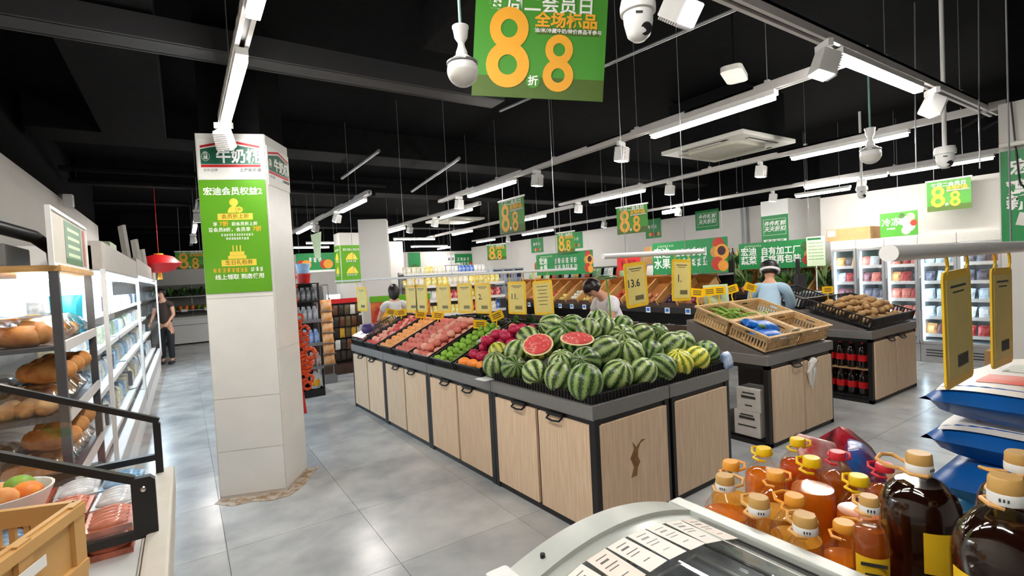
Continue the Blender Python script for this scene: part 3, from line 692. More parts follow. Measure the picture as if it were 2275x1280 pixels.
for (x, y, z) in packing(BD, BW/2, 0.026, 1):
    me = fruit_me('lime', 'mango', F_lime)
    if x < 0.36: fill(M, 0, 0, 0, [(me, 'lime', 'small green lime in the basket beside dragon fruit', 'lime', 0.024, (x, y-BW/4, z), (1.5, fr.uniform(-1, 1), fr.uniform(0, 6)))], 0, 'green limes')
ob('fruit_tray', MB().bx(0.38, 0.66, -0.18, -0.02, 0.012, 0.022).bx(0.38, 0.66, -0.18, -0.172, 0.02, 0.04).bx(0.38, 0.66, -0.028, -0.02, 0.02, 0.04), M_white, M=M, label='white foam tray of green grapes in the guava basket', cat='tray')
GR = mesh('green_grapes', (lambda g: [g.sph((fr.uniform(-0.05, 0.05), fr.uniform(-0.05, 0.05), fr.uniform(0, 0.025)), 0.012, u=8, v=6) for _ in range(34)] and g)(MB()), mat('grape_skin', S(176, 206, 108), 0.3, rnd=0.1), smooth=True)
for x in (0.46, 0.585): ob('green_grapes', GR, M=M @ Matrix.Translation((x, -0.10, 0.034)), label='bunch of pale green grapes on the white foam tray', cat='grapes', group='grapes on the foam tray')
fillbin(vs_[2], 0, 0.043, 2, 'blushing pink peach in the basket beside green guavas', 'peach', 'peach', 'pink peaches', [fruit_me('peach', 'apple', F_peach), fruit_me('peach', 'apple', F_pink)])
fillbin(vs_[3], 0, 0.042, 1, 'deep pink peach in the middle basket of the stall', 'peach', 'peach', 'deep pink peaches', [fruit_me('peach', 'apple', F_peach)])
fillbin(vs_[4], 0, 0.038, 1, 'yellow-orange peach in the basket past the pink ones', 'peach', 'peach', 'yellow peaches', [fruit_me('peach', 'apple', F_yel)])
fillbin(vs_[5], 0, 0.038, 1, 'red and cream apple in the far fruit basket', 'apple', 'apple', 'red and cream apples', [fruit_me('apple', 'apple', F_red), fruit_me('apple', 'apple', F_pink)])
# clear fruit boxes and a purple ball-shaped cabbage at the far end
M = slope(vs_[6])
for x in (0.10, 0.27, 0.44):
    for y in (-0.1, 0.1):
        t = root('fruit_box', 'clear plastic fruit box at the far end of stall', 'box', M=M @ Matrix.Translation((x, y, 0.008)), group='clear fruit boxes')
        ob('box_lid', MB().box(0, 0, 0.05, 0.15, 0.17, 0.1), M_film, t)
        ob('fruit_inside', (lambda g: [g.sph((fr.uniform(-0.05, 0.05), fr.uniform(-0.06, 0.06), 0.02), 0.018, u=8, v=5) for _ in range(9)] and g)(MB()), F_pink, t, smooth=True)
ob('purple_cabbage', fruit_me('purple_cabbage', 'apple', F_purple), loc=(1.93, 6.28, 0.985), scl=(0.085, 0.085, 0.085), label='round purple cabbage resting at the far end of the stall', cat='cabbage')
# ---- far-side row: black crates of greens
gp = basket_mesh(0.5, 0.34, 0.11, M_black)
def leafy(name, n, L_, w_, m, seed, spread=0.5, stalk=None):
    r = random.Random(seed); g = MB()
    for k in range(n):
        a = r.uniform(0, 6.28); sp_ = r.uniform(0.1, spread); l = L_*r.uniform(0.7, 1.1); ww = w_*r.uniform(0.7, 1.2)
        d = Vector((math.cos(a)*sp_, math.sin(a)*sp_, 1)).normalized(); s = d.cross(Vector((r.uniform(-1, 1), r.uniform(-1, 1), 0.2))).normalized(); nn = d.cross(s)
        b = Vector((r.uniform(-0.02, 0.02), r.uniform(-0.02, 0.02), 0)); pr = []
        for j, (t_, wd) in enumerate([(0, 0.12), (0.35, 0.3), (0.6, 0.9), (0.85, 0.8), (1.0, 0.1)]):
            c = b + d*l*t_ + nn*l*0.25*t_*t_
            pr += [c-s*ww*wd/2, c+nn*0.012*wd, c+s*ww*wd/2]
        fs = []
        for j in range(4):
            fs += [(j*3, j*3+1, j*3+4, j*3+3), (j*3+1, j*3+2, j*3+5, j*3+4)]
        g.add(pr, fs)
    return mesh(name, g, m, smooth=True)
V_dark = mat('leaf_dark', S(52, 84, 40), 0.5, scale=20, col2=S(30, 56, 26), rnd=0.2)
V_mid = mat('leaf_mid', S(92, 132, 60), 0.5, scale=20, col2=S(54, 92, 38), rnd=0.2)
V_pale = mat('leaf_pale', S(190, 206, 150), 0.5, scale=16, col2=S(130, 166, 92), rnd=0.1)
LG = [leafy('leafy_greens', 16, 0.16, 0.07, V_dark, 1), leafy('leafy_greens', 16, 0.16, 0.06, V_mid, 2)]
for k, v in enumerate([1.44, 1.98, 2.54, 3.10, 3.66]):
    hz = 0.98 if k < 1 else 0.86
    Mb = SM @ Matrix.Translation((2*UD-0.28, v, hz)) @ Matrix.Rotation(math.radians(-14 if k else 22), 4, 'Y')
    basket('black_crate', ['tall-standing black slotted crate behind the dragon fruit', 'black slotted crate of greens behind the guavas', 'black slotted crate of greens behind the pink peaches', 'black slotted crate of greens behind the yellow peaches', 'black slotted crate of greens behind the apples'][k], gp, Mb, 'crate')
    ob('crate_riser', MB().bx(2*UD-0.30, 2*UD-0.06, v-0.22, v+0.22, 0.80, 0.89 if k == 0 else hz+0.004), M_dark, M=SM, label='dark riser block under the black crate, number of crates behind fruit' if False else 'dark riser block propping up a black crate on the stall', cat='riser', group='risers under the black crates')
    for q in range(6):
        ob('leafy_greens', LG[(q+k) % 2], M=Mb @ Matrix.Translation((0.06+0.11*(q % 3), -0.14+0.26*(q//3)+fr.uniform(-0.03, 0.03), 0.01)) @ Matrix.Rotation(fr.uniform(0, 6), 4, 'Z') @ Matrix.Rotation(fr.uniform(0.3, 0.9), 4, 'X'), label='bunch of dark leafy greens in a black crate on the stall', cat='greens', group='leafy greens on the stall')
# ------------------------------------------------------------------ second stall: wicker crates of beans
def endstall(label, x0, x1, y0, y1, h, wood):
    W_ = x1-x0
    t = root('display_stand', label, 'cabinet', (x0, y0, 0))
    f = MB().bx(0, W_, 0.01, y1-y0, 0, 0.04).bx(0, W_, 0.01, y1-y0, h-0.12, h-0.085)
    for x in (0.0, W_-0.05):
        for y in (0.01, y1-y0-0.05, (y1-y0)/2): f.bx(x, x+0.05, y, y+0.04, 0, h-0.085)
    ob('carcass_frame', f, M_black, t)
    ob('inner_shelf', MB().bx(0.02, W_-0.02, 0.05, y1-y0-0.03, 0.045, 0.06), M_dark, t)
    ob('back_board', MB().bx(W_-0.32, W_-0.3, 0.05, y1-y0-0.03, 0.05, h-0.1), M_dark, t)
    rim = MB().bx(-0.01, W_+0.01, 0, y1-y0, h-0.085, h)
    ob('steel_rim', rim, M_rim, t, bev=0.004)
    dw = (W_-0.10-0.03)/2
    for k in range(2):
        a = 0.05+k*(dw+0.03)
        d = ob('door', MB().bx(a, a+dw, -0.006, 0.014, 0.045, h-0.12), wood, t, bev=0.002)
        hx = a+dw*(0.75 if k == 0 else 0.25)
        ob('handle', MB().tube([(hx-0.065, -0.004, h-0.122), (hx-0.06, -0.03, h-0.14), (hx, -0.034, h-0.146), (hx+0.06, -0.03, h-0.14), (hx+0.065, -0.004, h-0.122)], 0.007, 6).box(hx, -0.006, h-0.11, 0.15, 0.02, 0.02), M_black, d)
    return t
st2 = endstall('pale wood stand with open side shelf under wicker crates of beans', 4.05, 5.17, 2.30, 3.12, 0.79, M_wood)
st3 = endstall('pale wood stand with open side shelf under the potato crate', 6.05, 7.25, 2.30, 3.55, 0.78, M_wood)
def wedge(label, x0, x1, y0, y1, z0, za, zb, m):
    P = [(x0, y0, z0), (x1, y0, z0), (x1, y1, z0), (x0, y1, z0), (x0, y0, za), (x1, y0, za), (x1, y1, zb), (x0, y1, zb)]
    return ob('sloped_riser', MB().add(P, [(0,3,2,1),(4,5,6,7),(0,1,5,4),(1,2,6,5),(2,3,7,6),(3,0,4,7)]), m, label=label, cat='riser')
M_brushed = mat('riser_grey', S(128, 122, 118), 0.45, 0.4, var=0.1)
wedge('sloped grey metal riser under the wicker crates', 4.06, 5.16, 2.36, 3.11, 0.785, 0.80, 1.055, M_brushed)
wedge('sloped grey metal riser under the potato crate', 6.06, 7.24, 2.36, 3.54, 0.775, 0.79, 1.10, M_brushed)
# wicker crates
def wicker(w_, d_, h_):
    T_ = 0.016
    def wall(L_):
        g = MB(); z0, z1, z2, z3 = 0, h_*0.14, h_*0.62, h_
        g.bx(-L_/2, L_/2, -T_/2, T_/2, z0, z1)
        n = int(L_/0.028)
        for i in range(n+1): g.box(-L_/2+i*L_/n, 0, (z1+z2)/2, 0.011, T_*0.8, z2-z1+0.004)
        hw = L_*0.13
        g.bx(-L_/2, -hw, -T_/2, T_/2, z2, z3).bx(hw, L_/2, -T_/2, T_/2, z2, z3).bx(-hw, hw, -T_/2, T_/2, z3-0.014, z3).bx(-hw, hw, -T_/2, T_/2, z2, z2+0.016)
        return mesh('side_wall', g, M_wicker)
    rim = MB()
    for y in (0, d_): rim.bx(-w_/2-0.012, w_/2+0.012, y-0.014, y+0.014, h_-0.004, h_+0.012)
    for x in (-w_/2, w_/2): rim.bx(x-0.014, x+0.014, 0, d_, h_-0.004, h_+0.012)
    return wall(w_-0.02), wall(d_-0.02), mesh('crate_rim', rim, M_wicker, bev=0.003), mesh('crate_floor', MB().bx(-w_/2, w_/2, 0, d_, 0, 0.008), M_wicker)
WK = wicker(0.52, 0.36, 0.13)
def wcrate(label, M):
    t = root('wicker_crate', label, 'crate', M=M)
    ob('side_wall', WK[0], parent=t, loc=(0, 0.012, 0)); ob('side_wall', WK[0], parent=t, loc=(0, 0.348, 0))
    ob('side_wall', WK[1], parent=t, loc=(-0.248, 0.18, 0), rot=(0, 0, PI/2)); ob('side_wall', WK[1], parent=t, loc=(0.248, 0.18, 0), rot=(0, 0, PI/2))
    ob('crate_rim', WK[2], parent=t); ob('crate_floor', WK[3], parent=t)
    return t
TS = math.atan2(0.34, 1.40)
TW = math.radians(19)
def wm(i, j): return Matrix.Translation((4.33+0.553*i, 2.34, 0.815)) @ Matrix.Rotation(TW, 4, 'X') @ Matrix.Translation((0, 0.385*j, 0))
wl = {(0, 0): 'tan wicker-look crate with blue plastic bags on the bean stand', (1, 0): 'empty tan wicker-look crate at the front of the bean stand', (0, 1): 'tan wicker-look crate of long green beans at the back', (1, 1): 'tan wicker-look crate with few pale green beans'}
for (i, j), l in wl.items(): wcrate(l, wm(i, j))
def bean(L_, r, bend, seed):
    q = random.Random(seed); g = MB(); n = 8
    g.tube([(L_*(k/n-0.5), bend*math.sin(PI*k/n), bend*0.6*math.sin(PI*k/n*1.3)) for k in range(n+1)], [r*(0.35 if k in (0, n) else 1) for k in range(n+1)], 6); return g
B_green = mat('bean_green', S(150, 178, 84), 0.45, scale=30, col2=S(108, 144, 56), rnd=0.15)
B_pale = mat('bean_pale', S(176, 192, 128), 0.45, scale=30, col2=S(140, 166, 96), rnd=0.1)
BN = [mesh('green_bean', bean(0.2, 0.009, 0.03, k), B_green, smooth=True) for k in range(3)]
BP = [mesh('pale_bean', bean(0.13, 0.0085, 0.03, k), B_pale, smooth=True) for k in range(3)]
br = random.Random(8)
for k in range(85):
    M = wm(0, 1) @ Matrix.Translation((br.uniform(-0.05, 0.17), br.uniform(0.08, 0.30), 0.016+0.11*br.random()**1.5)) @ Matrix.Rotation(br.uniform(0.7, 2.4), 4, 'Z') @ Matrix.Rotation(br.uniform(-0.5, 0.5), 4, 'Y')
    ob('green_bean', BN[k % 3], M=M, label='long green bean in the back wicker crate', cat='bean', group='long green beans')
for k in range(45):
    M = wm(1, 1) @ Matrix.Translation((br.uniform(-0.16, 0.16), br.uniform(0.07, 0.24), 0.014+0.045*br.random())) @ Matrix.Rotation(br.uniform(0, 3.1), 4, 'Z') @ Matrix.Rotation(br.uniform(-0.3, 0.3), 4, 'Y')
    ob('pale_bean', BP[k % 3], M=M, label='short pale green bean in the second back wicker crate', cat='bean', group='short pale beans')
M_bluebag = mat('blue_bag', S(20, 108, 196), 0.3, scale=26, col2=S(10, 70, 150), bump=0.6)
for k, (x, y, a, l) in enumerate([(-0.04, 0.12, 0.22, 'crumpled blue plastic bag wrapped round corn cobs'), (0.02, 0.235, 0.15, 'second blue plastic bag lying over corn cobs'), (-0.12, 0.27, 0.6, 'small blue plastic bag end at the crate corner')]):
    t = root('corn_bag', l, 'bag', M=wm(0, 0) @ Matrix.Translation((x, y, 0.066+0.035*k)) @ Matrix.Rotation(-a, 4, 'Z'))
    ob('bag_film', pouch(0.34 if k < 2 else 0.13, 0.17 if k < 2 else 0.12, 0.11 if k < 2 else 0.08, 10), M_bluebag, t, smooth=True)
    ob('corn_tip', MB().lathe([(0.0, -0.02), (0.022, 0.0), (0.024, 0.04), (0.012, 0.075), (0, 0.08)], 10, Matrix.Translation((0.11 if k < 2 else 0.05, -0.03, 0)) @ Matrix.Rotation(PI/2, 4, 'Y')), V_mid, t, smooth=True)
ob('paper_card', MB().box(0, 0, 0, 0.15, 0.004, 0.055), M_offw, M=wm(0, 0) @ Matrix.Translation((0.19, 0.02, 0.14)) @ Matrix.Rotation(0.25, 4, 'X'), label='folded white paper card leaning on the front wicker crate', cat='card')
# things on the open side shelf
def carton(label, p, sx, sy, sz, m, lines, rz=0.0, group=None):
    t = root('carton', label, 'box', p, rz, group)
    ob('carton_body', MB().bx(-sx/2, sx/2, -sy/2, sy/2, 0, sz), m, t, bev=0.003)
    ob('flap_seam', MB().bx(-sx/2-0.001, sx/2+0.001, -0.006, 0.006, sz*0.55, sz+0.001), M_offw, t)
    for k, (w_, z) in enumerate(lines):
        ob('printed_line', MB().box(-sx/2-0.001, 0, sz*z, 0.002, sy*w_, 0.012 if k else 0.022), M_txt_d, t)
    return t
M_wcart = mat('white_carton', S(226, 222, 216), 0.6, var=0.08)
carton('white printed carton on the floor of the bean stand shelf', (4.17, 2.52, 0.062), 0.22, 0.24, 0.22, M_wcart, [(0.6, 0.72), (0.5, 0.84), (0.7, 0.4)])
carton('white printed carton stacked on the other in bean stand shelf', (4.16, 2.50, 0.284), 0.20, 0.22, 0.2, M_wcart, [(0.6, 0.62), (0.5, 0.8), (0.3, 0.25)])
gb = root('glove_bag', 'white disposable glove bag hung on the bean stand door', 'bag', (4.70, 2.276, 0.60))
ob('bag_film', MB().tube([(0.05, 0, 0.06), (0.02, -0.015, 0.07), (-0.02, -0.01, 0.04), (-0.05, -0.012, -0.03), (-0.035, -0.01, -0.15)], [0.02, 0.03, 0.035, 0.028, 0.006], 8).tube([(0.0, 0, 0.06), (-0.01, -0.02, 0.0), (-0.015, -0.015, -0.10), (-0.012, -0.01, -0.19)], [0.015, 0.028, 0.018, 0.004], 8), M_offw, gb, smooth=True)
# large red-labelled bottles on the potato stand's side shelf
M_cola = mat('cola', (0.010, 0.005, 0.004), 0.12, coat=0.5)
M_redlab = mat('red_label', S(206, 24, 30), 0.35, var=0.1)
prof = [(0.0, 0), (0.05, 0.0), (0.055, 0.02), (0.055, 0.19), (0.045, 0.25), (0.02, 0.29), (0.015, 0.31)]
cb = root('soda_bottle', 'large dark soda bottle with red label on potato stand shelf', 'bottle', (6.16, 2.44, 0.062), group='soda bottles on the shelf'); cb.scale = (0.86, 0.86, 0.86)
ob('bottle_body', MB().lathe(prof, 16), M_cola, cb, smooth=True)
ob('label_band', MB().lathe([(0.0556, 0.09), (0.0558, 0.17)], 16), M_redlab, cb)
ob('cap', MB().lathe([(0.017, 0.305), (0.017, 0.33), (0, 0.331)], 12), M_red, cb)
for k in range(1, 9):
    clone(cb, (6.16+0.11*(k % 2), 2.44+0.11*(k//2), 0.062))
for k in range(6):
    o = clone(cb, None, None); o.location = (6.16, 2.44+0.11*k, 0.360)
    o['label'] = 'red-labelled soda bottle of the upper layer on potato stand shelf'; o['group'] = 'upper soda bottles'
ob('layer_board', MB().bx(6.105, 6.45, 2.36, 3.4, 0.346, 0.361), M_card, label='cardboard sheet between the two layers of soda bottles', cat='board')
# potato crate
pm = basket_mesh(1.14, 0.72, 0.11, M_black, step=0.034, bt=0.013)
PM = Matrix.Translation((6.65, 2.33, 0.805)) @ Matrix.Rotation(TS*1.25, 4, 'X') @ Matrix.Rotation(PI/2, 4, 'Z')
basket('potato_crate', 'wide black slotted crate heaped with brown potatoes', pm, PM, 'crate')
F_pot = mat('potato_skin', S(196, 158, 108), 0.75, scale=26, col2=S(164, 124, 78), rnd=0.12, bump=0.1)
POT = []
for k in range(4):
    q = random.Random(k); g = MB(); g.sph((0, 0, 0), 1.0, 0.78, 0.72, 12, 8)
    g.v = [(x*(1+0.12*math.sin(3*y+k)), y*(1+0.12*math.sin(2.5*z+k*2)), z*(1+0.1*math.sin(3*x+k))) for x, y, z in g.v]
    POT.append(mesh('potato', g, F_pot, smooth=True))
pr = random.Random(4)
for layer, (nx, ny) in enumerate([(9, 5), (8, 4), (6, 3)]):
    for i in range(nx):
        for j in range(ny):
            u = 0.06+(0.60/(5))*(j+0.5+0.5*layer); v = -0.5+(1.0/9)*(i+0.5+0.5*layer)
            M = PM @ Matrix.Translation((u+pr.uniform(-0.025, 0.025), v+pr.uniform(-0.022, 0.022), 0.045+layer*0.052+pr.uniform(-0.008, 0.008)))
            s = pr.uniform(0.040, 0.052)
            ob('potato', POT[(i+j+layer) % 4], M=Matrix.Translation(M.translation) @ Matrix.Rotation(pr.uniform(0, 6.3), 4, 'Z') @ Matrix.Rotation(pr.uniform(-1.2, 1.2), 4, 'X') @ Matrix.Diagonal((s, s, s, 1)), label='brown potato heaped in the wide black crate', cat='potato', group='potatoes in the black crate')
# second slotted crate leaning behind
basket('black_crate', 'black slotted crate leaning behind the potatoes by the scale', basket_mesh(0.6, 0.4, 0.12, M_black, step=0.034, bt=0.013), Matrix.Translation((6.42, 3.08, 1.0)) @ Matrix.Rotation(0.35, 4, 'X') @ Matrix.Rotation(PI/2, 4, 'Z'), 'crate')
# scale with dark pole display
s = root('weighing_scale', 'dark grey weighing scale with pole display behind the potatoes', 'scale', (7.0, 3.40, 1.04))
ob('base', MB().bx(-0.2, 0.2, -0.18, 0.18, 0, 0.1), M_grey, s, bev=0.01)
ob('pole', MB().bx(-0.02, 0.02, 0.1, 0.14, 0.1, 0.55), M_dark, s)
ob('display', MB().prism([(-0.13, 0.12), (0.13, 0.12), (0.1, 0.34), (-0.1, 0.34)], -0.03, 0.03, Matrix.Rotation(PI/2, 4, 'X')), M_dark, s, loc=(0, 0.1, 0.0))
# ------------------------------------------------------------------ glass-door fridges on the right wall
FX = 8.9
M_fr = mat('fridge_frame', S(186, 186, 186), 0.35, 0.4, var=0.06)
M_fin = mat('fridge_inside', S(234, 236, 236), 0.5, var=0.03)
FY = [1.45, 1.90, 2.35, 2.79, 3.20, 3.58, 3.95]
fl = ['next to the wall panel', 'with dark packs behind the hanging cards', 'with blue-lit shelves behind the hanging card', 'third from the vegetable rack', 'with red packs near the vegetable rack', 'beside the vegetable rack']
PK = [pouch(0.13, 0.16, 0.05, 6), None]
pk_cols = [S(214, 120, 104), S(226, 226, 226), S(120, 70, 74), S(96, 92, 104), S(232, 160, 96), S(176, 60, 60), S(190, 200, 214)]
pk_me = [mesh('frozen_pack', pouch(0.13, 0.15, 0.06, 5), colmat('frozen_%d' % k, c, scale=30, col2=tuple(min(1, x*1.5+0.08) for x in c)), smooth=True) for k, c in enumerate(pk_cols)]
fd = random.Random(2)
for k in range(6):
    y0, y1 = FY[k], FY[k+1]-0.004; c = (y0+y1)/2; h = 1.78
    t = root('glass_door_fridge', 'upright glass-door freezer cabinet %s' % fl[k], 'fridge', (FX, c, 0)); w_ = y1-y0; a = w_/2
    b = MB().bx(0.05, 0.75, -a, -a+0.02, 0.05, h).bx(0.05, 0.75, a-0.02, a, 0.05, h).bx(0.72, 0.76, -a, a, 0.05, h).bx(0.05, 0.75, -a, a, h-0.03, h).bx(0.05, 0.75, -a, a, 0.25, 0.30)
    ob('cabinet_body', b, M_fin, t)
    ob('header', MB().bx(0.0, 0.76, -a, a, h-0.08, h+0.06), M_offw, t, bev=0.006)
    ob('kick_panel', MB().bx(0.02, 0.74, -a, a, 0.0, 0.26), M_fr, t, bev=0.006)
    for q in range(3): ob('vent_slot', MB().box(0.018, 0, 0.10+0.04*q, 0.006, w_*0.7, 0.012), M_dark, t)
    d = root('door', None, None); d.parent = t
    del_keys = [kk for kk in ('label', 'category') if kk in d]
    for kk in del_keys: del d[kk]
    ob('door_frame', MB().bx(0, 0.04, -a+0.004, -a+0.034, 0.27, h-0.085).bx(0, 0.04, a-0.034, a-0.004, 0.27, h-0.085).bx(0, 0.04, -a+0.034, a-0.034, 0.27, 0.31).bx(0, 0.04, -a+0.034, a-0.034, h-0.115, h-0.085), M_fr, d, bev=0.004)
    ob('pane', MB().bx(0.016, 0.022, -a+0.03, a-0.03, 0.30, h-0.11), M_glass, d)
    ob('handle', MB().tube([(0.0, a-0.03, 0.75), (-0.035, a-0.03, 0.78), (-0.035, a-0.03, 1.22), (0.0, a-0.03, 1.25)], 0.009, 8), M_grey, d, smooth=True)
    if k: ob('led_strip', MB().bx(0.055, 0.075, a-0.045, a-0.025, 0.32, h-0.12), M_cool, t)
    for q in range(5):
        z = 0.40+q*0.255
        ob('shelf', MB().bx(0.08, 0.70, -a+0.02, a-0.02, z-0.012, z), M_fin, t)
        ob('price_strip', MB().bx(0.07, 0.082, -a+0.02, a-0.02, z-0.035, z+0.012), M_white, t)
        ci = [2, 3, 6, 0, 0, 5][k] if fd.random() < 0.7 else fd.randrange(7)
        for s_ in range(3):
            me = pk_me[ci if fd.random() < 0.75 else fd.randrange(7)]
            ob('frozen_pack', me, loc=(FX+0.17+fd.uniform(0, 0.06), y0+0.075+s_*(w_-0.15)/2, z+0.075), rot=(1.35, fd.uniform(-0.1, 0.1), -PI/2+fd.uniform(-0.3, 0.3)), label='frozen food pack on a lit freezer shelf %s' % fl[k], cat='packet', group='frozen packs %s' % fl[k])
# white wall panel, cartons beside the fridges
ob('wall_panel', MB().bx(8.85, 8.92, 0.2, 1.42, 0.5, 2.2), M_wall, label='plain white upright panel at the end of the fridge row', cat='panel')
ob('round_sticker', MB().lathe([(0.0, 0), (0.12, 0), (0.12, 0.004), (0.075, 0.004), (0.075, 0.003), (0, 0.003)], 24), mat('sticker_red', S(196, 110, 110), 0.5), M=frame((8.846, 1.28, 1.16), (0, -1, 0)), label='round pale red sticker on the white wall panel', cat='sticker')
cr = random.Random(6)
for k, (x, y, z, sx, sy, sz, l) in enumerate([(7.9, 1.55, 0, 0.45, 0.5, 0.42, 'brown carton at the bottom of the pile before the panel'), (7.9, 1.0, 0, 0.45, 0.5, 0.42, 'brown carton on the floor beside the carton pile'), (7.9, 1.50, 0.425, 0.42, 0.46, 0.38, 'brown carton on top of the pile with red printing'), (7.92, 0.98, 0.425, 0.42, 0.48, 0.40, 'brown carton stacked second by the white panel')]):
    t = root('carton', l, 'box', (x, y, z)); ob('carton_body', MB().bx(-sx/2, sx/2, -sy/2, sy/2, 0, sz), M_card, t, bev=0.004)
    ob('packing_tape', MB().bx(-sx/2-0.001, sx/2+0.001, -0.025, 0.025, sz*0.7, sz+0.001), mat('tape', S(170, 124, 76), 0.3), t)
    if k == 2: ob('printed_mark', MB().box(-sx/2-0.001, 0.05, 0.24, 0.002, 0.16, 0.03), mat('print_red', S(170, 70, 40), 0.6), t)
t = root('carton', 'brown carton standing on the freezer top near vegetable rack', 'box', (9.25, 3.75, 1.845))
ob('carton_body', MB().bx(-0.2, 0.2, -0.32, 0.32, 0, 0.2), M_card, t, bev=0.004); ob('white_label', MB().box(-0.2005, 0.24, 0.13, 0.002, 0.12, 0.1), M_white, t)
# ------------------------------------------------------------------ wooden produce racks
def produce_rack(label, x, y0, y1, nb, facing=-1, seed=1):
    """sloping wooden bins, front lip at x, rising towards +x"""
    L_ = y1-y0; t = root('produce_rack', label, 'rack', (x, y0, 0))
    ob('base_board', MB().bx(0.05, 0.7, 0, L_, 0, 0.58), M_darkbrown, t)
    ob('lower_shelf', MB().bx(-0.02, 0.7, 0, L_, 0.58, 0.62).bx(-0.03, -0.01, 0, L_, 0.58, 0.68), M_darkbrown, t)
    ob('shelf_back', MB().bx(0.45, 0.48, 0, L_, 0.62, 0.9), M_dark, t)
    ob('price_rail', MB().bx(-0.03, 0.0, 0, L_, 0.86, 0.945), M_dark, t)
    ob('front_lip', MB().bx(-0.02, 0.02, 0, L_, 0.94, 1.015), M_darkbrown, t)
    a = math.atan2(0.33, 0.48); M = Matrix.Translation((0, 0, 0.95)) @ Matrix.Rotation(-a, 4, 'Y')
    ob('bin_floor', MB().bx(0, 0.6, 0, L_, 0, 0.02), M_woodbin, t, M=M)
    ob('bin_back', MB().bx(0.58, 0.62, 0, L_, 0, 0.16), M_woodbin, t, M=M)
    for k in range(nb+1):
        ob('divider', MB().bx(0, 0.6, -0.012, 0.012, 0.02, 0.13), M_woodlight, t, M=M @ Matrix.Translation((0, min(max(k*L_/nb, 0.012), L_-0.012), 0)))
    ob('upper_shelf', MB().bx(0.42, 0.85, 0, L_, 1.40, 1.43), M_grey, t)
    ob('back_panel', MB().bx(0.85, 0.88, 0, L_, 0, 1.62), M_dark, t)
    q = random.Random(seed)
    for k in range(nb):
        if q.random() < 0.55:
            c = ob('price_tag', MB().box(-0.036, (k+0.5)*L_/nb, 0.9, 0.008, 0.09, 0.085), M_white, t)
            ob('tag_print', MB().box(-0.041, (k+0.5)*L_/nb, 0.905, 0.002, 0.06, 0.05), M_hand, c)
    MW = Matrix.Translation((x, y0, 0)) @ M
    return t, MW, L_
PRL = [('corn_cob', 'long', S(226, 206, 110), 0.027, 'yellow corn cob'), ('tomato', 'apple', S(196, 72, 54), 0.036, 'red tomato'), ('sweet_potato', 'long', S(196, 128, 96), 0.034, 'pinkish sweet potato'), ('onion', 'apple', S(150, 70, 92), 0.038, 'purple onion'), ('pale_turnip', 'apple', S(226, 222, 206), 0.038, 'pale turnip'), ('eggplant', 'long', S(70, 40, 78), 0.03, 'dark eggplant'), ('carrot', 'long', S(230, 130, 62), 0.026, 'orange carrot'), ('cucumber', 'long', S(84, 124, 58), 0.024, 'green cucumber')]
PRM = [(n, fruit_me(n, kd, mat(n+'_skin', c, 0.45, scale=20, var=0.25, rnd=0.12), 12), r, l) for n, kd, c, r, l in PRL]
def stock_bins(MW, L_, nb, order, where_, seed):
    q = random.Random(seed); w_ = L_/nb
    for k in range(nb):
        n, me, r, l = PRM[order[k % len(order)]]
        for j in range(3):
            for i in range(max(2, int((w_-0.06)/(2.3*r)))):
                if q.random() < 0.15: continue
                M = MW @ Matrix.Translation((0.06+r+j*2.4*r+q.uniform(0, 0.01), k*w_+0.03+r+i*2.25*r, 0.02+r*0.95))
                lon = n in ('corn_cob', 'sweet_potato', 'eggplant', 'carrot', 'cucumber')
                if lon and j > 1: continue
                if lon: M = M @ Matrix.Translation((0.03*j, 0, 0)) @ Matrix.Rotation(PI/2, 4, 'Y')
                ob(n, me, M=M @ Matrix.Rotation(q.uniform(0, 6), 4, 'Z') @ Matrix.Diagonal((r, r, r, 1)), label='%s in a wooden bin of the %s' % (l, where_), cat=l.split()[-1], group='%s, %s' % (n.replace('_', ' ')+'s', where_))
rk, MW, L_ = produce_rack('long dark rack of sloping wooden bins behind the watermelons', 6.2, 4.5, 6.75, 6, seed=3)
stock_bins(MW, L_, 6, [3, 5, 2, 2, 1, 6], 'rack behind the watermelons', 5)
rk, MW, L_ = produce_rack('far dark rack of sloping wooden bins behind the fruit baskets', 6.2, 6.78, 9.6, 8, seed=4)
stock_bins(MW, L_, 8, [0, 4, 0, 1, 4, 2, 6, 4], 'far rack behind the fruit baskets', 6)
rk, MW, L_ = produce_rack('dark rack of wooden bins by the fridges under vegetable sign', 9.2, 4.02, 6.9, 7, seed=9)
stock_bins(MW, L_, 7, [7, 7, 5, 7, 1, 3, 6], 'rack by the fridges', 7)
# trays on the lower shelf of the near rack
tr_r = random.Random(12)
tray_cols = [S(230, 214, 206), S(196, 214, 196), S(214, 222, 224), S(206, 190, 160), S(96, 128, 84)]
tr_me = []
for k, c in enumerate(tray_cols):
    g = MB().bx(-0.09, 0.09, -0.11, 0.11, 0, 0.02); 
    for q in range(7): g.sph((tr_r.uniform(-0.05, 0.05), tr_r.uniform(-0.07, 0.07), 0.035), 0.03, 0.035, 0.02, 8, 5)
    tr_me.append(mesh('food_tray', g, mat('tray_food_%d' % k, c, 0.3, scale=24, var=0.4, rnd=0.1), smooth=True))
for i in range(20):
    y = 4.65+i*0.245
    ob('food_tray', tr_me[i % 5], loc=(6.30, y, 0.62), rot=(0, 0, tr_r.uniform(-0.2, 0.2)), label=['pinkish', 'pale green', 'white', 'tan', 'leafy green'][i % 5]+' wrapped food tray on the lower shelf of produce rack', cat='tray', group='wrapped trays on the lower rack shelf')
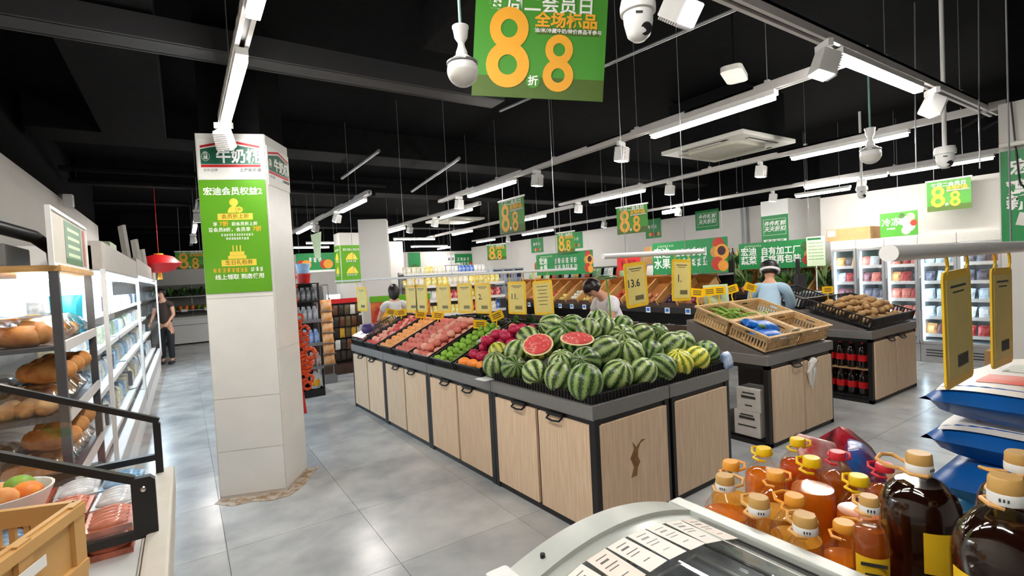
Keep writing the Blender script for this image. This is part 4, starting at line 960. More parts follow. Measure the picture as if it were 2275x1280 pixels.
# upright leeks, garlic braids and bagged greens on the right rack
LK = leafy('leek_bunch', 10, 0.42, 0.03, V_pale, 21, 0.22); LB = leafy('leafy_bunch', 18, 0.30, 0.10, V_mid, 22, 0.55); LD = leafy('leafy_bunch', 18, 0.28, 0.09, V_dark, 23, 0.6)
for i in range(16):
    y = 4.2+i*0.16; me, l = [(LK, 'pale green leeks standing'), (LB, 'bright leafy greens standing'), (LD, 'dark leafy greens standing')][i % 3]
    if 4.85 < y < 5.6: y += 0.8
    ob(me.name.split('.')[0], me, loc=(9.30+0.05*(i % 2), y, 1.03+0.035*(i % 2)), rot=(0.2*math.sin(i), -0.45, i*1.3), scl=(1.1, 1.1, 1.1), label='bunch of %s in the rack by the fridges' % l, cat='greens', group='greens standing in the fridge-side rack')
for i in range(10):
    ob('leafy_bunch', LB if i % 2 else LD, loc=(9.75, 5.62+i*0.12, 1.43), rot=(0, 0, i), label='leafy green bunch on the top shelf of the fridge-side rack', cat='greens', group='greens on the fridge-side top shelf')
# bottles and packets on the racks' top shelves
bt = random.Random(30)
sb_cols = [S(60, 34, 24), S(190, 60, 40), S(226, 200, 120), S(70, 100, 60), S(40, 30, 30), S(230, 230, 226)]
sb_me = [mesh('sauce_bottle', MB().lathe([(0, 0), (0.033, 0), (0.036, 0.01), (0.036, 0.15), (0.015, 0.2), (0.013, 0.24), (0.015, 0.245), (0.015, 0.265), (0, 0.266)], 12), mat('sauce_%d' % k, c, 0.2, rnd=0.1), smooth=True) for k, c in enumerate(sb_cols)]
for i in range(22):
    ob('sauce_bottle', sb_me[bt.randrange(6)], loc=(9.95, 5.6+i*0.095, 1.62+0.002), label='dark sauce bottle in the row on top of fridge-side rack', cat='bottle', group='sauce bottles on the fridge-side rack')
ob('top_board', MB().bx(9.85, 10.1, 5.5, 7.8, 1.585, 1.62), M_grey, label='grey shelf board carrying the sauce bottles on the wall', cat='shelf')
for y in (5.55, 7.75): ob('shelf_bracket', MB().bx(9.9, 10.3, y-0.01, y+0.01, 1.5, 1.586), M_grey, bpy.data.objects['top_board'])
g_cols = [S(226, 226, 220), S(150, 180, 140), S(210, 90, 60), S(120, 96, 70), S(236, 190, 90), S(190, 200, 206)]
gp_me = [mesh('snack_pack', pouch(0.15, 0.18, 0.06, 5), colmat('snack_%d' % k, c), smooth=True) for k, c in enumerate(g_cols)]
for i in range(31):
    ob('snack_pack', gp_me[bt.randrange(6)], loc=(6.75+0.06*(i % 2), 4.6+i*0.16, 1.43+0.085), rot=(1.35, 0, -PI/2+bt.uniform(-0.2, 0.2)), label='small food packet on the top shelf of the long produce rack', cat='packet', group='packets on the produce rack top')
bag_r = mesh('net_bag', pouch(0.17, 0.2, 0.12, 6), mat('net_red', S(206, 120, 60), 0.6, scale=40, col2=S(150, 90, 40), rnd=0.2), smooth=True)
for i in range(6): ob('net_bag', bag_r, loc=(6.95, 8.55+i*0.17, 1.72), rot=(1.5, 0, -PI/2), label='orange-brown net bag on the far end of rack top', cat='bag', group='net bags on the far rack')
ob('rack_top_board', MB().bx(6.85, 7.1, 8.4, 9.6, 1.60, 1.625), M_grey, label='grey board under the net bags at the far rack end', cat='shelf')
t = root('carton', 'brown carton standing on top of the near produce rack', 'box', (6.98, 5.95, 1.63)); ob('carton_body', MB().bx(-0.1, 0.1, -0.16, 0.16, 0, 0.3), M_card, t, bev=0.003); ob('packing_tape', MB().bx(-0.101, 0.101, -0.02, 0.02, 0.2, 0.301), M_woodlight, t)
ob('rack_top_board', MB().bx(6.85, 7.12, 5.3, 8.35, 1.60, 1.63), M_grey, label='grey board along the top of the near produce rack', cat='shelf')
for i in range(14):
    y = 4.15+i*0.19
    me, l = [(LD, 'dark bushy greens'), (LK, 'pale leeks'), (LB, 'bright bushy greens')][i % 3]
    ob(me.name.split('.')[0], me, loc=(9.34 if y < 5.75 else 9.5, y, 1.07 if y < 5.75 else 1.165), rot=(0.15*math.cos(i*2), -0.30, i*2.1), scl=(0.95, 0.95, 1.1), label='bunch of %s in the back row of the fridge-side rack' % l, cat='greens', group='back row greens of the fridge-side rack')
fs_ = root('fly_whisk', 'green stick with a pale round green top stuck in the watermelon heap', 'stick', (2.86, 2.915, 1.18))
ob('stick', MB().tube([(0, 0, 0), (-0.005, 0.0, 0.15), (-0.02, 0.01, 0.33)], 0.006, 6), mat('stick_green', S(96, 160, 50), 0.4), fs_, smooth=True)
ob('net_top', MB().sph((-0.02, 0.01, 0.345), 0.085, 0.085, 0.022, 16, 8), pane('net_green', (0.62, 0.78, 0.62), 0.12, 0.3), fs_, smooth=True)
ob('net_rim', MB().tube([(-0.02+0.085*math.cos(a), 0.01+0.085*math.sin(a), 0.345) for a in [2*PI*q/20 for q in range(20)]], 0.004, 5, True), V_mid, fs_, smooth=True)
for (x, y, z, l) in ((5.03, 1.55, 2.25, 'grey cord hanging from the ceiling beside the crossing rail'), (5.34, 1.24, 2.23, 'second grey cord hanging from the ceiling by the right column')):
    ob('rope', MB().tube([(x, y, 3.6), (x-0.02, y, 3.1), (x-0.05, y, 2.7), (x-0.06, y, z)], 0.005, 6), M_grey, smooth=True, label=l, cat='cord')
# ------------------------------------------------------------------ chest freezer with arched glass lid, in front
FZ = root('chest_freezer', 'pale grey chest freezer with arched sliding glass top and price cards', 'freezer', (0.86, -0.1, 0))
M_alu = mat('freezer_alu', S(206, 210, 204), 0.32, 0.25, var=0.05)
M_fzin = mat('freezer_inner', S(206, 210, 212), 0.4, var=0.06)
b = MB().bx(-0.31, 0.31, -1.05, 1.03, 0.0, 0.30).bx(-0.31, -0.26, -1.05, 1.03, 0.30, 0.86).bx(0.26, 0.31, -1.05, 1.03, 0.30, 0.86).bx(-0.26, 0.26, 0.98, 1.03, 0.30, 0.86).bx(-0.26, 0.26, -1.05, -1.0, 0.30, 0.86)
ob('freezer_body', b, M_offw, FZ, bev=0.006)
ob('inner_liner', MB().bx(-0.262, -0.25, -1.0, 0.98, 0.3, 0.85).bx(0.25, 0.262, -1.0, 0.98, 0.3, 0.85).bx(-0.25, 0.25, 0.968, 0.982, 0.3, 0.85).bx(-0.25, 0.25, -1.0, 0.968, 0.51, 0.53), M_fzin, FZ)
def arch(x): return 0.966-0.058*(x/0.3)**2
def archstrip(y0, y1, dz0, dz1, th=0.012, x0=-0.3, x1=0.3, n=20):
    g = MB(); vs = []; fs = []
    for i in range(n+1):
        x = x0+(x1-x0)*i/n; z = arch(x)
        vs += [(x, y0, z+dz0), (x, y1, z+dz1), (x, y1, z+dz1-th), (x, y0, z+dz0-th)]
    for i in range(n):
        for k in range(4): fs.append((i*4+k, i*4+(k+1) % 4, i*4+4+(k+1) % 4, i*4+4+k))
    fs += [(0, 1, 2, 3), (n*4+3, n*4+2, n*4+1, n*4)]
    g.add(vs, fs); return g
ob('end_frame', archstrip(0.985, 1.075, 0.0, -0.01, 0.10), M_alu, FZ, smooth=True)
ob('end_frame_lip', archstrip(0.955, 0.985, -0.018, -0.012, 0.02), M_alu, FZ, smooth=True)
ob('side_rail', MB().bx(0.275, 0.325, -1.06, 1.06, 0.85, 0.915), M_alu, FZ, bev=0.006)
ob('rail_groove', MB().bx(0.258, 0.276, -1.05, 0.985, 0.875, 0.896), M_dark, FZ)
ob('rail_track', MB().bx(0.245, 0.258, -1.05, 0.985, 0.865, 0.893), M_alu, FZ)
ob('side_rail', MB().bx(-0.325, -0.275, -1.06, 1.06, 0.85, 0.915), M_alu, FZ, bev=0.006)
ob('rail_track', MB().bx(-0.258, -0.245, -1.05, 0.985, 0.865, 0.893), M_alu, FZ)
lid = ob('glass_lid', archstrip(-1.02, 0.955, -0.02, -0.02, 0.005, -0.25, 0.25), pane('freezer_glass', (0.97, 0.985, 0.985), 0.05), FZ, smooth=True)
ob('lid_trim', archstrip(0.60, 0.63, -0.012, -0.012, 0.012, -0.25, 0.25), M_chrome, lid, smooth=True)
ob('corner_cap', MB().bx(-0.33, -0.27, 1.0, 1.08, 0.84, 0.925), M_white, FZ, bev=0.01)
ob('corner_screw', MB().cyl((-0.2, 1.03, 0.935), (-0.2, 1.03, 0.944), 0.006), M_dark, FZ)
# freezer contents and wire basket
wb = root('wire_basket', 'white wire basket hanging inside the arched-lid freezer', 'basket', (0.98, 0.55, 0.545))
ob('basket_wires', (lambda g: [g.cyl((x, -0.3, 0), (x, 0.3, 0), 0.003, n=5) for x in [-0.12+0.04*i for i in range(7)]] and [g.cyl((-0.12, y, 0), (-0.12, y, 0.27), 0.003, n=5) for y in [-0.3+0.05*i for i in range(13)]] and g)(MB()), M_white, wb, kind='stuff')
ob('basket_rim', MB().tube([(-0.13, -0.3, 0.27), (0.13, -0.3, 0.27), (0.13, 0.3, 0.27), (-0.13, 0.3, 0.27)], 0.005, 6, True), M_white, wb, smooth=True)
fz_cols = [S(40, 90, 170), S(226, 230, 236), S(60, 140, 200), S(206, 60, 60), S(230, 190, 90)]
for k in range(12):
    ob('ice_cream_pack', pouch(0.14, 0.112, 0.05, 5), colmat('ice_%d' % k, fz_cols[k % 5]), loc=([0.70, 0.92, 1.035][k % 3], 0.335+0.145*(k//3), 0.557 if k % 3 == 0 else 0.577), rot=(0.04*(k % 3), 0, PI/2), smooth=True, label='%s ice-cream pack lying inside the arched-lid freezer' % ['dark blue', 'white', 'light blue', 'red', 'yellow'][k % 5], cat='packet', group='ice-cream packs in the arched-lid freezer')
# price cards along the far end of the lid
M_pc = mat('price_paper', S(246, 242, 234), 0.5, var=0.03); M_pc2 = mat('price_paper_pink', S(246, 234, 222), 0.5, var=0.03)
for k in range(7):
    x = -0.175+0.0665*k; z = arch(x)
    sl = math.atan(2*0.058*x/0.09)
    M = Matrix.Translation((0.86+x, 0.787, z-0.014)) @ Matrix.Rotation(sl, 4, 'Y') @ Matrix.Rotation([0.05, -0.02, 0.03, 0.0, 0.06, -0.03, 0.02][k], 4, 'Z')
    t = ob('price_card', MB().box(0, 0, 0, 0.058, 0.125, 0.0012), M_pc2 if k in (1, 6) else M_pc, M=M, label='white printed price card on the freezer lid end' if k not in (1, 6) else 'cream printed price card on the freezer lid end', cat='price card', group='price cards on the freezer lid')
    for q, (w_, y_) in enumerate([(0.04, 0.045), (0.03, 0.03), (0.045, 0.012), (0.036, -0.0), (0.026, -0.03)]):
        ob('printed_line', MB().box(-0.003*(q % 2), y_, 0.0009, w_*0.8, 0.0025 if q != 1 else 0.006, 0.0004), M_grey, t)
# ------------------------------------------------------------------ oil bottles
ot = root('display_table', 'low dark table carrying the cooking oil bottles beside freezer', 'table', (1.61, 0.60, 0))
ob('table_top', MB().bx(-0.42, 0.42, -0.5, 0.5, 0.59, 0.62), M_darkbrown, ot, bev=0.004)
for x in (-0.38, 0.38):
    for y in (-0.45, 0.45): ob('leg', MB().bx(x-0.025, x+0.025, y-0.025, y+0.025, 0, 0.59), M_dark, ot)
ob('carton', MB().bx(1.20, 1.78, 0.12, 0.55, 0.62, 0.76), M_card, bev=0.004, label='flat brown carton raising the dark oil bottles', cat='box')
def oilmat(nm, c, tr=0.4):
    return mat(nm, c, 0.06, var=0.05, trans=tr, ior=1.2, coat=0.3)
O_or = oilmat('oil_orange', S(250, 140, 30)); O_gold = oilmat('oil_gold', S(252, 186, 70)); O_red = oilmat('oil_red', S(232, 96, 36)); O_dark = mat('oil_dark', S(34, 14, 8), 0.06, var=0.2, coat=0.1, spec=0.4)
O_amb = oilmat('oil_amber', S(196, 100, 30), 0.4)
M_pet = pane('pet_plastic', (1.0, 0.985, 0.94), 0.08, 0.05)
M_capt = mat('cap_tan', S(206, 162, 92), 0.4, var=0.06); M_capor = mat('cap_orange', S(248, 172, 62), 0.35, var=0.05); M_capy = mat('cap_yellow', S(250, 208, 20), 0.35, var=0.05); M_capr = mat('cap_red', S(226, 52, 66), 0.35, var=0.05)
M_band = mat('neck_band', S(236, 238, 236), 0.4, var=0.05)
M_hand2 = mat('handle_tan', S(232, 176, 104), 0.4, var=0.06)
M_ylabel = mat('oil_label', S(246, 202, 40), 0.4, var=0.06)
def oilbottle(label, x, y, z0, ztop, r, oil, cap, hand, fillf=0.72, rz=0.0, band=True, lab=False, group=None):
    H = ztop-z0; t = root('oil_bottle', label, 'bottle', (x, y, z0), rz, group)
    c = min(0.021, r*0.42)
    prof = [(0, 0.0), (r*0.85, 0), (r, 0.015), (r, 0.09), (r*0.965, 0.10), (r*0.965, 0.115), (r, 0.125), (r, H*0.58), (r*0.97, H*0.66), (r*0.86, H*0.73), (r*0.62, H*0.80), (c*1.15, H*0.86), (c, H*0.87), (c, H*0.93)]
    ob('bottle_body', MB().lathe(prof, 24), M_pet, t, smooth=True)
    zf = H*fillf; pr2 = []
    for (a, z) in prof:
        if z < zf: pr2.append((max(0, a-0.0025) if a else 0, z+0.002))
    # radius at the oil surface
    for (a0, z_0), (a1, z1) in zip(prof, prof[1:]):
        if z_0 <= zf <= z1 and z1 > z_0: pr2.append((a0+(a1-a0)*(zf-z_0)/(z1-z_0)-0.0025, zf))
    pr2.append((0, zf)); ob('oil', MB().lathe(pr2, 24), oil, t, smooth=True)
    ob('cap', MB().lathe([(c*1.25, H*0.915), (c*1.3, H*0.93), (c*1.25, H-0.004), (c*1.1, H), (0, H)], 18), cap, t, smooth=True)
    if band:
        bb = ob('neck_band', MB().lathe([(c*1.32, H*0.875), (c*1.34, H*0.88), (c*1.34, H*0.925), (c*1.28, H*0.93)], 18), M_band, t, smooth=True)
        for q in range(3): ob('printed_line', MB().box(-c*1.34, -0.006+0.006*q, H*0.902, 0.001, 0.003, 0.006), M_txt_d, bb)
    ob('handle', MB().tube([(c*1.1, 0, H*0.86), (c*1.3, c*1.0, H*0.87), (0, c*1.7, H*0.87), (-c*1.3, c*1.0, H*0.87), (-c*1.1, 0, H*0.86)], 0.0045, 6).tube([(c*1.1, c*0.6, H*0.865), (c*2.6, c*1.6, H*0.875), (c*3.8, c*1.4, H*0.90), (c*4.2, 0, H*0.91), (c*3.8, -c*1.4, H*0.90), (c*2.6, -c*1.6, H*0.875), (c*1.1, -c*0.6, H*0.865)], 0.005, 6), hand, t, smooth=True)
    if lab:
        g = MB(); vs = []; fs = []; n = 12
        for i in range(n+1):
            a = -1.0+2.0*i/n
            for z in (0.10, H*0.55): vs.append((-(r+0.001)*math.cos(a), (r+0.001)*math.sin(a), z))
        for i in range(n): fs.append((2*i, 2*i+1, 2*i+3, 2*i+2))
        g.add(vs, fs); lb = ob('label', g, M_ylabel, t, smooth=True)
        for q in range(4): ob('printed_line', MB().box(-r-0.0018, 0, H*0.50-0.022*q, 0.001, 0.05 if q == 0 else 0.035, 0.004 if q else 0.008), M_txt_d, lb)
    return t
face = math.radians(-20)
def ofc(x, y): return math.atan2(y, x)       # bottle fronts (-x) turned to the shopper's side
OB = [(1.325, 0.90, 0.96, 0.066, O_or, M_capt, M_hand2, 'orange oil bottle with tan cap at the freezer corner', 0.66),
      (1.252, 0.752, 0.967, 0.06, O_red, M_capt, M_hand2, 'reddish oil bottle with tan cap close to the freezer rail', 0.62),
      (1.25, 0.632, 0.965, 0.058, O_red, M_capt, M_hand2, 'reddish oil bottle with tan cap beside the slim labelled bottle', 0.66),
      (1.42, 0.745, 0.925, 0.068, O_gold, M_capor, M_capor, 'golden oil bottle with orange cap and square handle', 0.60),
      (1.53, 0.86, 0.93, 0.066, O_gold, M_capor, M_capor, 'golden oil bottle with orange cap in the middle of the table', 0.58),
      (1.505, 0.998, 0.928, 0.066, O_gold, M_capor, M_capor, 'golden oil bottle with orange cap at the table back', 0.6),
      (1.669, 0.816, 0.952, 0.068, O_or, M_capy, M_capy, 'orange oil bottle with yellow cap in the table middle', 0.7),
      (1.71, 1.0, 0.925, 0.068, O_or, M_capy, M_capy, 'orange oil bottle with yellow cap at the table back edge', 0.7),
      (1.876, 0.965, 0.93, 0.066, O_red, M_capy, M_capy, 'red-brown oil bottle with yellow cap at the back corner', 0.7),
      (1.656, 0.676, 0.94, 0.062, O_or, M_capy, M_capy, 'orange oil bottle with yellow cap beside the dark bottle', 0.66),
      (1.883, 0.833, 0.915, 0.06, O_amb, M_capr, M_capr, 'amber oil bottle with red cap at the table edge', 0.7),
      (1.904, 0.700, 0.905, 0.06, O_amb, M_capr, M_capr, 'amber oil bottle with red cap nearest the rice sacks', 0.7),
      (1.415, 0.615, 0.90, 0.053, O_or, M_capor, M_capor, 'low orange oil bottle hidden between taller bottles', 0.66)]
hr = random.Random(14)
for x, y, zt, r, oil, cap, hd, l, ff in OB:
    oilbottle(l, x, y, 0.62, zt, r, oil, cap, hd, ff, ofc(x, y)+hr.uniform(-0.4, 0.4), band=(cap is M_capt))
oilbottle('slim amber oil bottle with yellow label and tan cap', 1.288, 0.506, 0.76, 1.045, 0.037, O_amb, M_capt, M_hand2, 0.74, ofc(1.288, 0.506)+0.15, lab=True)
oilbottle('large dark brown oil bottle with tan cap and rope handle', 1.46, 0.465, 0.76, 1.115, 0.082, O_dark, M_capt, M_hand2, 0.80, ofc(1.46, 0.465)+1.05, lab=True)
oilbottle('large dark oil bottle with yellow label next to the freezer', 1.285, 0.275, 0.76, 1.165, 0.085, O_dark, M_capt, M_hand2, 0.80, ofc(1.285, 0.275)-0.1, lab=True)
oilbottle('large dark oil bottle standing behind the labelled dark bottle', 1.61, 0.32, 0.76, 1.12, 0.08, O_dark, M_capt, M_hand2, 0.80, ofc(1.61, 0.32)+2.6)
# snack bags beside the oil
for k, (x, y, z, c, c2, l, a) in enumerate([(2.16, 0.86, 0.79, S(40, 110, 200), S(120, 40, 60), 'crumpled blue snack bag with dark picture beside red-capped bottles', 0.4), (2.10, 1.0, 0.79, S(226, 200, 196), S(196, 60, 60), 'crumpled white and red snack bag behind the red-capped bottles', -0.6), (2.30, 0.98, 0.79, S(200, 40, 60), S(60, 20, 30), 'crumpled dark red snack bag behind the blue one', 1.0)]):
    ob('snack_bag', pouch(0.17, 0.17, 0.09, 10), mat('snackbag_%d' % k, c, 0.22, scale=9, col2=c2, bump=0.5), loc=(x, y, z), rot=(0.9, 0.3*k, a), smooth=True, label=l, cat='bag')
t = root('carton', 'brown carton under the crumpled snack bags', 'box', (2.2, 0.93, 0)); ob('carton_body', MB().bx(-0.16, 0.22, -0.16, 0.18, 0, 0.70), M_card, t, bev=0.004); ob('packing_tape', MB().bx(-0.161, 0.221, -0.02, 0.02, 0.5, 0.701), M_woodlight, t)
# ------------------------------------------------------------------ rice sacks
SW, SD, ST = 0.72, 0.56, 0.15
def pil(u, v): return math.sqrt(max(0, 1-abs(u)**5))*math.sqrt(max(0, 1-abs(v)**4))
def sackgrid(u0, u1, v0, v1, s, off, n=14):
    vs = []; fs = []
    for j in range(n+1):
        for i in range(n+1):
            u = u0+(u1-u0)*i/n; v = v0+(v1-v0)*j/n
            vs.append((u*SW/2, v*SD/2, s*(ST/2*pil(u, v)+off+0.004*math.sin(7*u+3*v)*pil(u, v))))
    for j in range(n):
        for i in range(n): a = j*(n+1)+i; fs.append((a, a+1, a+n+2, a+n+1))
    return vs, fs
g = MB(); g.add(*sackgrid(-1, 1, -1, 1, 1, 0)); g.add(*sackgrid(-1, 1, -1, 1, -1, 0))
M_sackb = mat('sack_blue', S(20, 96, 176), 0.3, scale=5, var=0.25, bump=0.15)
M_sackc = mat('sack_cyan', S(70, 170, 222), 0.3, scale=5, var=0.2)
sack_me = mesh('sack_body', g, M_sackb, smooth=True); sack_me2 = mesh('sack_body', g, M_sackc, smooth=True)
pw = MB(); pw.add(*sackgrid(-0.93, 0.93, -0.86, 0.86, 1, 0.002)); pw_me = mesh('white_print', pw, mat('sack_white', S(238, 232, 224), 0.35, var=0.05), smooth=True)
pr_ = MB(); pr_.add(*sackgrid(-0.78, -0.42, -0.87, 0.55, 1, 0.0035)); pr_me = mesh('red_print', pr_, mat('sack_red', S(236, 92, 66), 0.35, var=0.08), smooth=True)
pd_ = MB(); pd_.add(*sackgrid(-0.68, -0.52, -0.4, 0.0, 1, 0.005, 5)); pd_me = mesh('blue_mark', pd_, mat('sack_mark', S(190, 210, 226), 0.4, scale=60, col2=S(90, 130, 180)), smooth=True)
pn_ = MB(); pn_.add(*sackgrid(-0.25, 0.1, -0.7, 0.5, 1, 0.0035, 8)); pn_me = mesh('dark_print', pn_, mat('sack_pattern', S(220, 222, 212), 0.4, scale=26, col2=S(110, 110, 90), lo=0.3, hi=0.4), smooth=True)
sl = ['top rice sack of the pile with white printed face and red panel', 'second rice sack in the pile with white face and red panel', 'plain bright blue rice sack third in the pile', 'light blue rice sack fourth in the pile', 'light blue rice sack low in the pile', 'blue rice sack next to the pallet', 'blue rice sack at the bottom of the pile']
for k in range(7):
    z = 1.10-k*0.135; dx = [0.0, 0.015, -0.02, 0.03, 0.05, 0.0, 0.02][k]
    t = root('rice_sack', sl[k], 'sack', (2.42+dx, 0.36+0.01*(k % 2), z), -0.05+0.03*(k % 3), 'rice sacks in the pile')
    ob('sack_body', sack_me if k in (0, 1, 2, 5, 6) else sack_me2, parent=t)
    if k < 2:
        for me in (pw_me, pr_me, pd_me, pn_me): ob(me.name.split('.')[0], me, parent=t)
pal = root('pallet', 'low wooden pallet under the pile of rice sacks', 'pallet', (2.44, 0.36, 0))
for k in range(5): ob('slat', MB().bx(-0.37, 0.37, -0.29+0.13*k, -0.20+0.13*k, 0.09, 0.115), M_woodlight, pal)
for x in (-0.32, 0, 0.32): ob('bearer', MB().bx(x-0.03, x+0.03, -0.29, 0.32, 0, 0.09), M_woodlight, pal)
# ------------------------------------------------------------------ hanging rods with yellow price sleeves
def rod(label, p, q, r=0.018, wires=(0.2, 0.8)):
    p = Vector(p); q = Vector(q); t = root('hanging_rod', label, 'rod', p); d = q-p
    ob('tube', MB().cyl((0, 0, 0), d, r, n=14), M_white, t, smooth=True)
    for s in wires: ob('suspension_wire', MB().cyl(d*s, d*s+Vector((0, 0, 3.6-(p+d*s).z)), 0.0025, n=6), M_grey, t)
rod('white rod hung above the fruit baskets carrying yellow price sleeves', (2.76, 3.2, 1.605), (1.70, 6.85, 1.605), 0.012, (0.05, 0.4, 0.6, 0.88))
rod('white rod hung above the watermelons carrying two yellow sleeves', (2.28, 2.37, 1.675), (3.32, 2.37, 1.69), 0.018)
rod('thick white rod hung above the rice sacks with yellow sleeves', (1.29, 0.455, 1.60), (3.4, 0.455, 1.60), 0.019, (0.45, 0.9))
def rrect(w_, h_, r, n=4):
    out = []
    for cx, cy, a0 in ((w_/2-r, h_/2-r, 0), (-w_/2+r, h_/2-r, PI/2), (-w_/2+r, -h_/2+r, PI), (w_/2-r, -h_/2+r, 1.5*PI)):
        for i in range(n+1): out.append((cx+r*math.cos(a0+PI/2*i/n), cy+r*math.sin(a0+PI/2*i/n)))
    return out
CW, CH = 0.215, 0.305
card_fr = mesh('sleeve', MB().prism(rrect(CW, CH, 0.018), -0.0025, 0.0025), M_yellow)
card_pp = mesh('paper', MB().prism(rrect(CW-0.04, CH-0.045, 0.006), -0.0034, 0.0034), M_ylab)
hook_me = mesh('hook', MB().tube([(0, -0.006, 0), (0.004, 0.012, 0.003), (-0.008, 0.025, 0.005), (-0.004, 0.045, 0.0), (0.008, 0.05, -0.004)], 0.004, 6), M_yellow, smooth=True)
bar_me = mesh('barcode', (lambda g: [g.box(-0.04+0.0042*i, 0, 0, 0.0022 if i % 3 else 0.003, 0.034 if i % 4 else 0.028, 0.0004) for i in range(20)] and g)(MB()), M_txt_d)
tx_me = mesh('printed_line', MB().box(0, 0, 0, 0.12, 0.006, 0.0004), M_txt_d)
def sleeve(label, P, u, hk=1.0, big=None, tilt=0.0, style=0, group=None):
    M = frame(P, u) @ Matrix.Rotation(tilt, 4, 'Z')
    t = root('price_sleeve', label, 'price card', M=M, group=group)
    ob('sleeve', card_fr, parent=t); ob('paper', card_pp, parent=t)
    for x in (-CW*0.36, CW*0.36): ob('hook', hook_me, parent=t, loc=(x, CH/2-0.002, 0), scl=(1, hk, 1))
    for s in (1, -1):
        if style == 0:
            ob('barcode', bar_me, parent=t, loc=(0.02*s, -0.09, 0.0037*s)); ob('printed_line', tx_me, parent=t, loc=(0, 0.11, 0.0037*s)); ob('printed_line', tx_me, parent=t, loc=(0, 0.095, 0.0037*s), scl=(0.7, 0.7, 1))
        else:
            for q in range(6): ob('printed_line', tx_me, parent=t, loc=(0, 0.10-0.032*q, 0.0037*s), scl=(1-0.12*(q % 3), 0.9, 1))
    if big: text(t, big, 0.075, -0.03, 0.01, M_txt_d, z=0.0037, bold=0.001)
    return t
uY = (0, -1, 0); uX = (1, 0, 0)
def rx(y): return 2.70-(y-3.4)*0.29
for k, (y, st, bg, l) in enumerate([(6.27, 0, None, 'yellow price sleeve at the far end of the stall rod'), (5.31, 0, None, 'yellow price sleeve hung above the apples'), (5.16, 0, None, 'yellow price sleeve hung close beside another above the apples'), (4.80, 0, None, 'pale yellow price sleeve hung above the yellow peaches'), (4.49, 0, None, 'yellow price sleeve hung above the red peaches'), (4.25, 0, '2.', 'yellow price sleeve hung above the pink peaches'), (3.83, 0, '11.', 'yellow price sleeve marked eleven above the limes'), (3.54, 1, None, 'yellow price sleeve full of text above the dragon fruit')]):
    sleeve(l, (rx(y), y, 1.365), (0.29, -1, 0), hk=1.7, style=st, big=bg, tilt=[0.0, 0.02, -0.03, 0.0, 0.02, 0.0, -0.02, 0.04][k])
sleeve('yellow price sleeve with large handwriting above the watermelons', (2.58, 2.372, 1.475), uX, hk=1.0, big='13.6', tilt=0.06)
sleeve('yellow price sleeve next to the handwritten one above watermelons', (3.06, 2.372, 1.482), uX, hk=1.1, big='1.', tilt=-0.05)
sleeve('large yellow price sleeve hung low over the rice sacks', (1.72, 0.455, 1.395), uX, hk=1.2, style=0, tilt=0.03)
sleeve('second yellow price sleeve on the rod above rice sacks', (2.12, 0.455, 1.385), uX, hk=1.4, style=0, tilt=-0.02)
# ------------------------------------------------------------------ yellow clip-on price stands
clip_st = mesh('stem', MB().tube([(0, 0, 0), (0.005, 0, 0.03), (-0.004, 0, 0.06), (0.0, 0, 0.10)], 0.007, 6).box(0, 0, 0.005, 0.03, 0.025, 0.03), M_clip, smooth=True)
clip_cd = mesh('card', MB().prism(rrect(0.13, 0.085, 0.01), -0.003, 0.003, Matrix.Rotation(PI/2, 4, 'X')), M_clip)
clip_ln = mesh('written_line', MB().box(0, -0.0034, 0, 0.08, 0.0006, 0.008), M_txt_d)
def clipcard(label, p, rz, tilt=0.0, group=None):
    t = root('price_clip', label, 'price card', p, rz, group)
    ob('stem', clip_st, parent=t); c = ob('card', clip_cd, parent=t, loc=(0, 0, 0.14), rot=(0, tilt, 0))
    for z in (0.018, 0.0, -0.018): ob('written_line', clip_ln, parent=c, loc=(0, 0, z))
for k, (x, y, z, tl) in enumerate([(2.36, 4.17, 0.98, 0.1), (2.46, 4.02, 1.06, -0.35), (2.33, 5.05, 1.03, 0.15), (2.30, 5.45, 1.03, 0.1), (2.27, 6.0, 1.03, -0.1), (2.24, 6.3, 1.03, 0.25)]):
    clipcard(['yellow clip price card standing behind the limes', 'tilted yellow clip price card standing behind the dragon fruit', 'yellow clip price card behind the yellow peaches', 'yellow clip price card behind the red apples', 'yellow clip price card at the far clear fruit boxes', 'tilted yellow clip price card at the far stall end'][k], (x, y, z), -0.55, tl)
for k, (x, tl) in enumerate([(4.20, 0.12), (4.40, -0.05), (4.56, 0.0), (4.78, -0.25), (5.12, 0.35)]):
    clipcard(['yellow clip price card at the left end of the bean crates', 'second yellow clip price card on the bean crate rim', 'middle yellow clip price card on the bean crate rim', 'tilted yellow clip price card between the bean crates', 'yellow clip price card tilted over the pale beans'][k], (x, 3.08, 1.17), -0.6, tl)
clipcard('yellow clip price card standing behind the potatoes', (6.62, 2.98, 1.05), -0.7, 0.0)
ob('notice_card', MB().box(0, 0, 0, 0.30, 0.004, 0.2), M_ltgreen, loc=(4.58, 3.13, 1.27), rot=(-0.1, 0, -0.3), label='pale green notice standing behind the yellow clip cards', cat='sign')
ob('notice_print', MB().box(-0.06, -0.003, 0.03, 0.12, 0.001, 0.02), M_txt_g, bpy.data.objects['notice_card'])
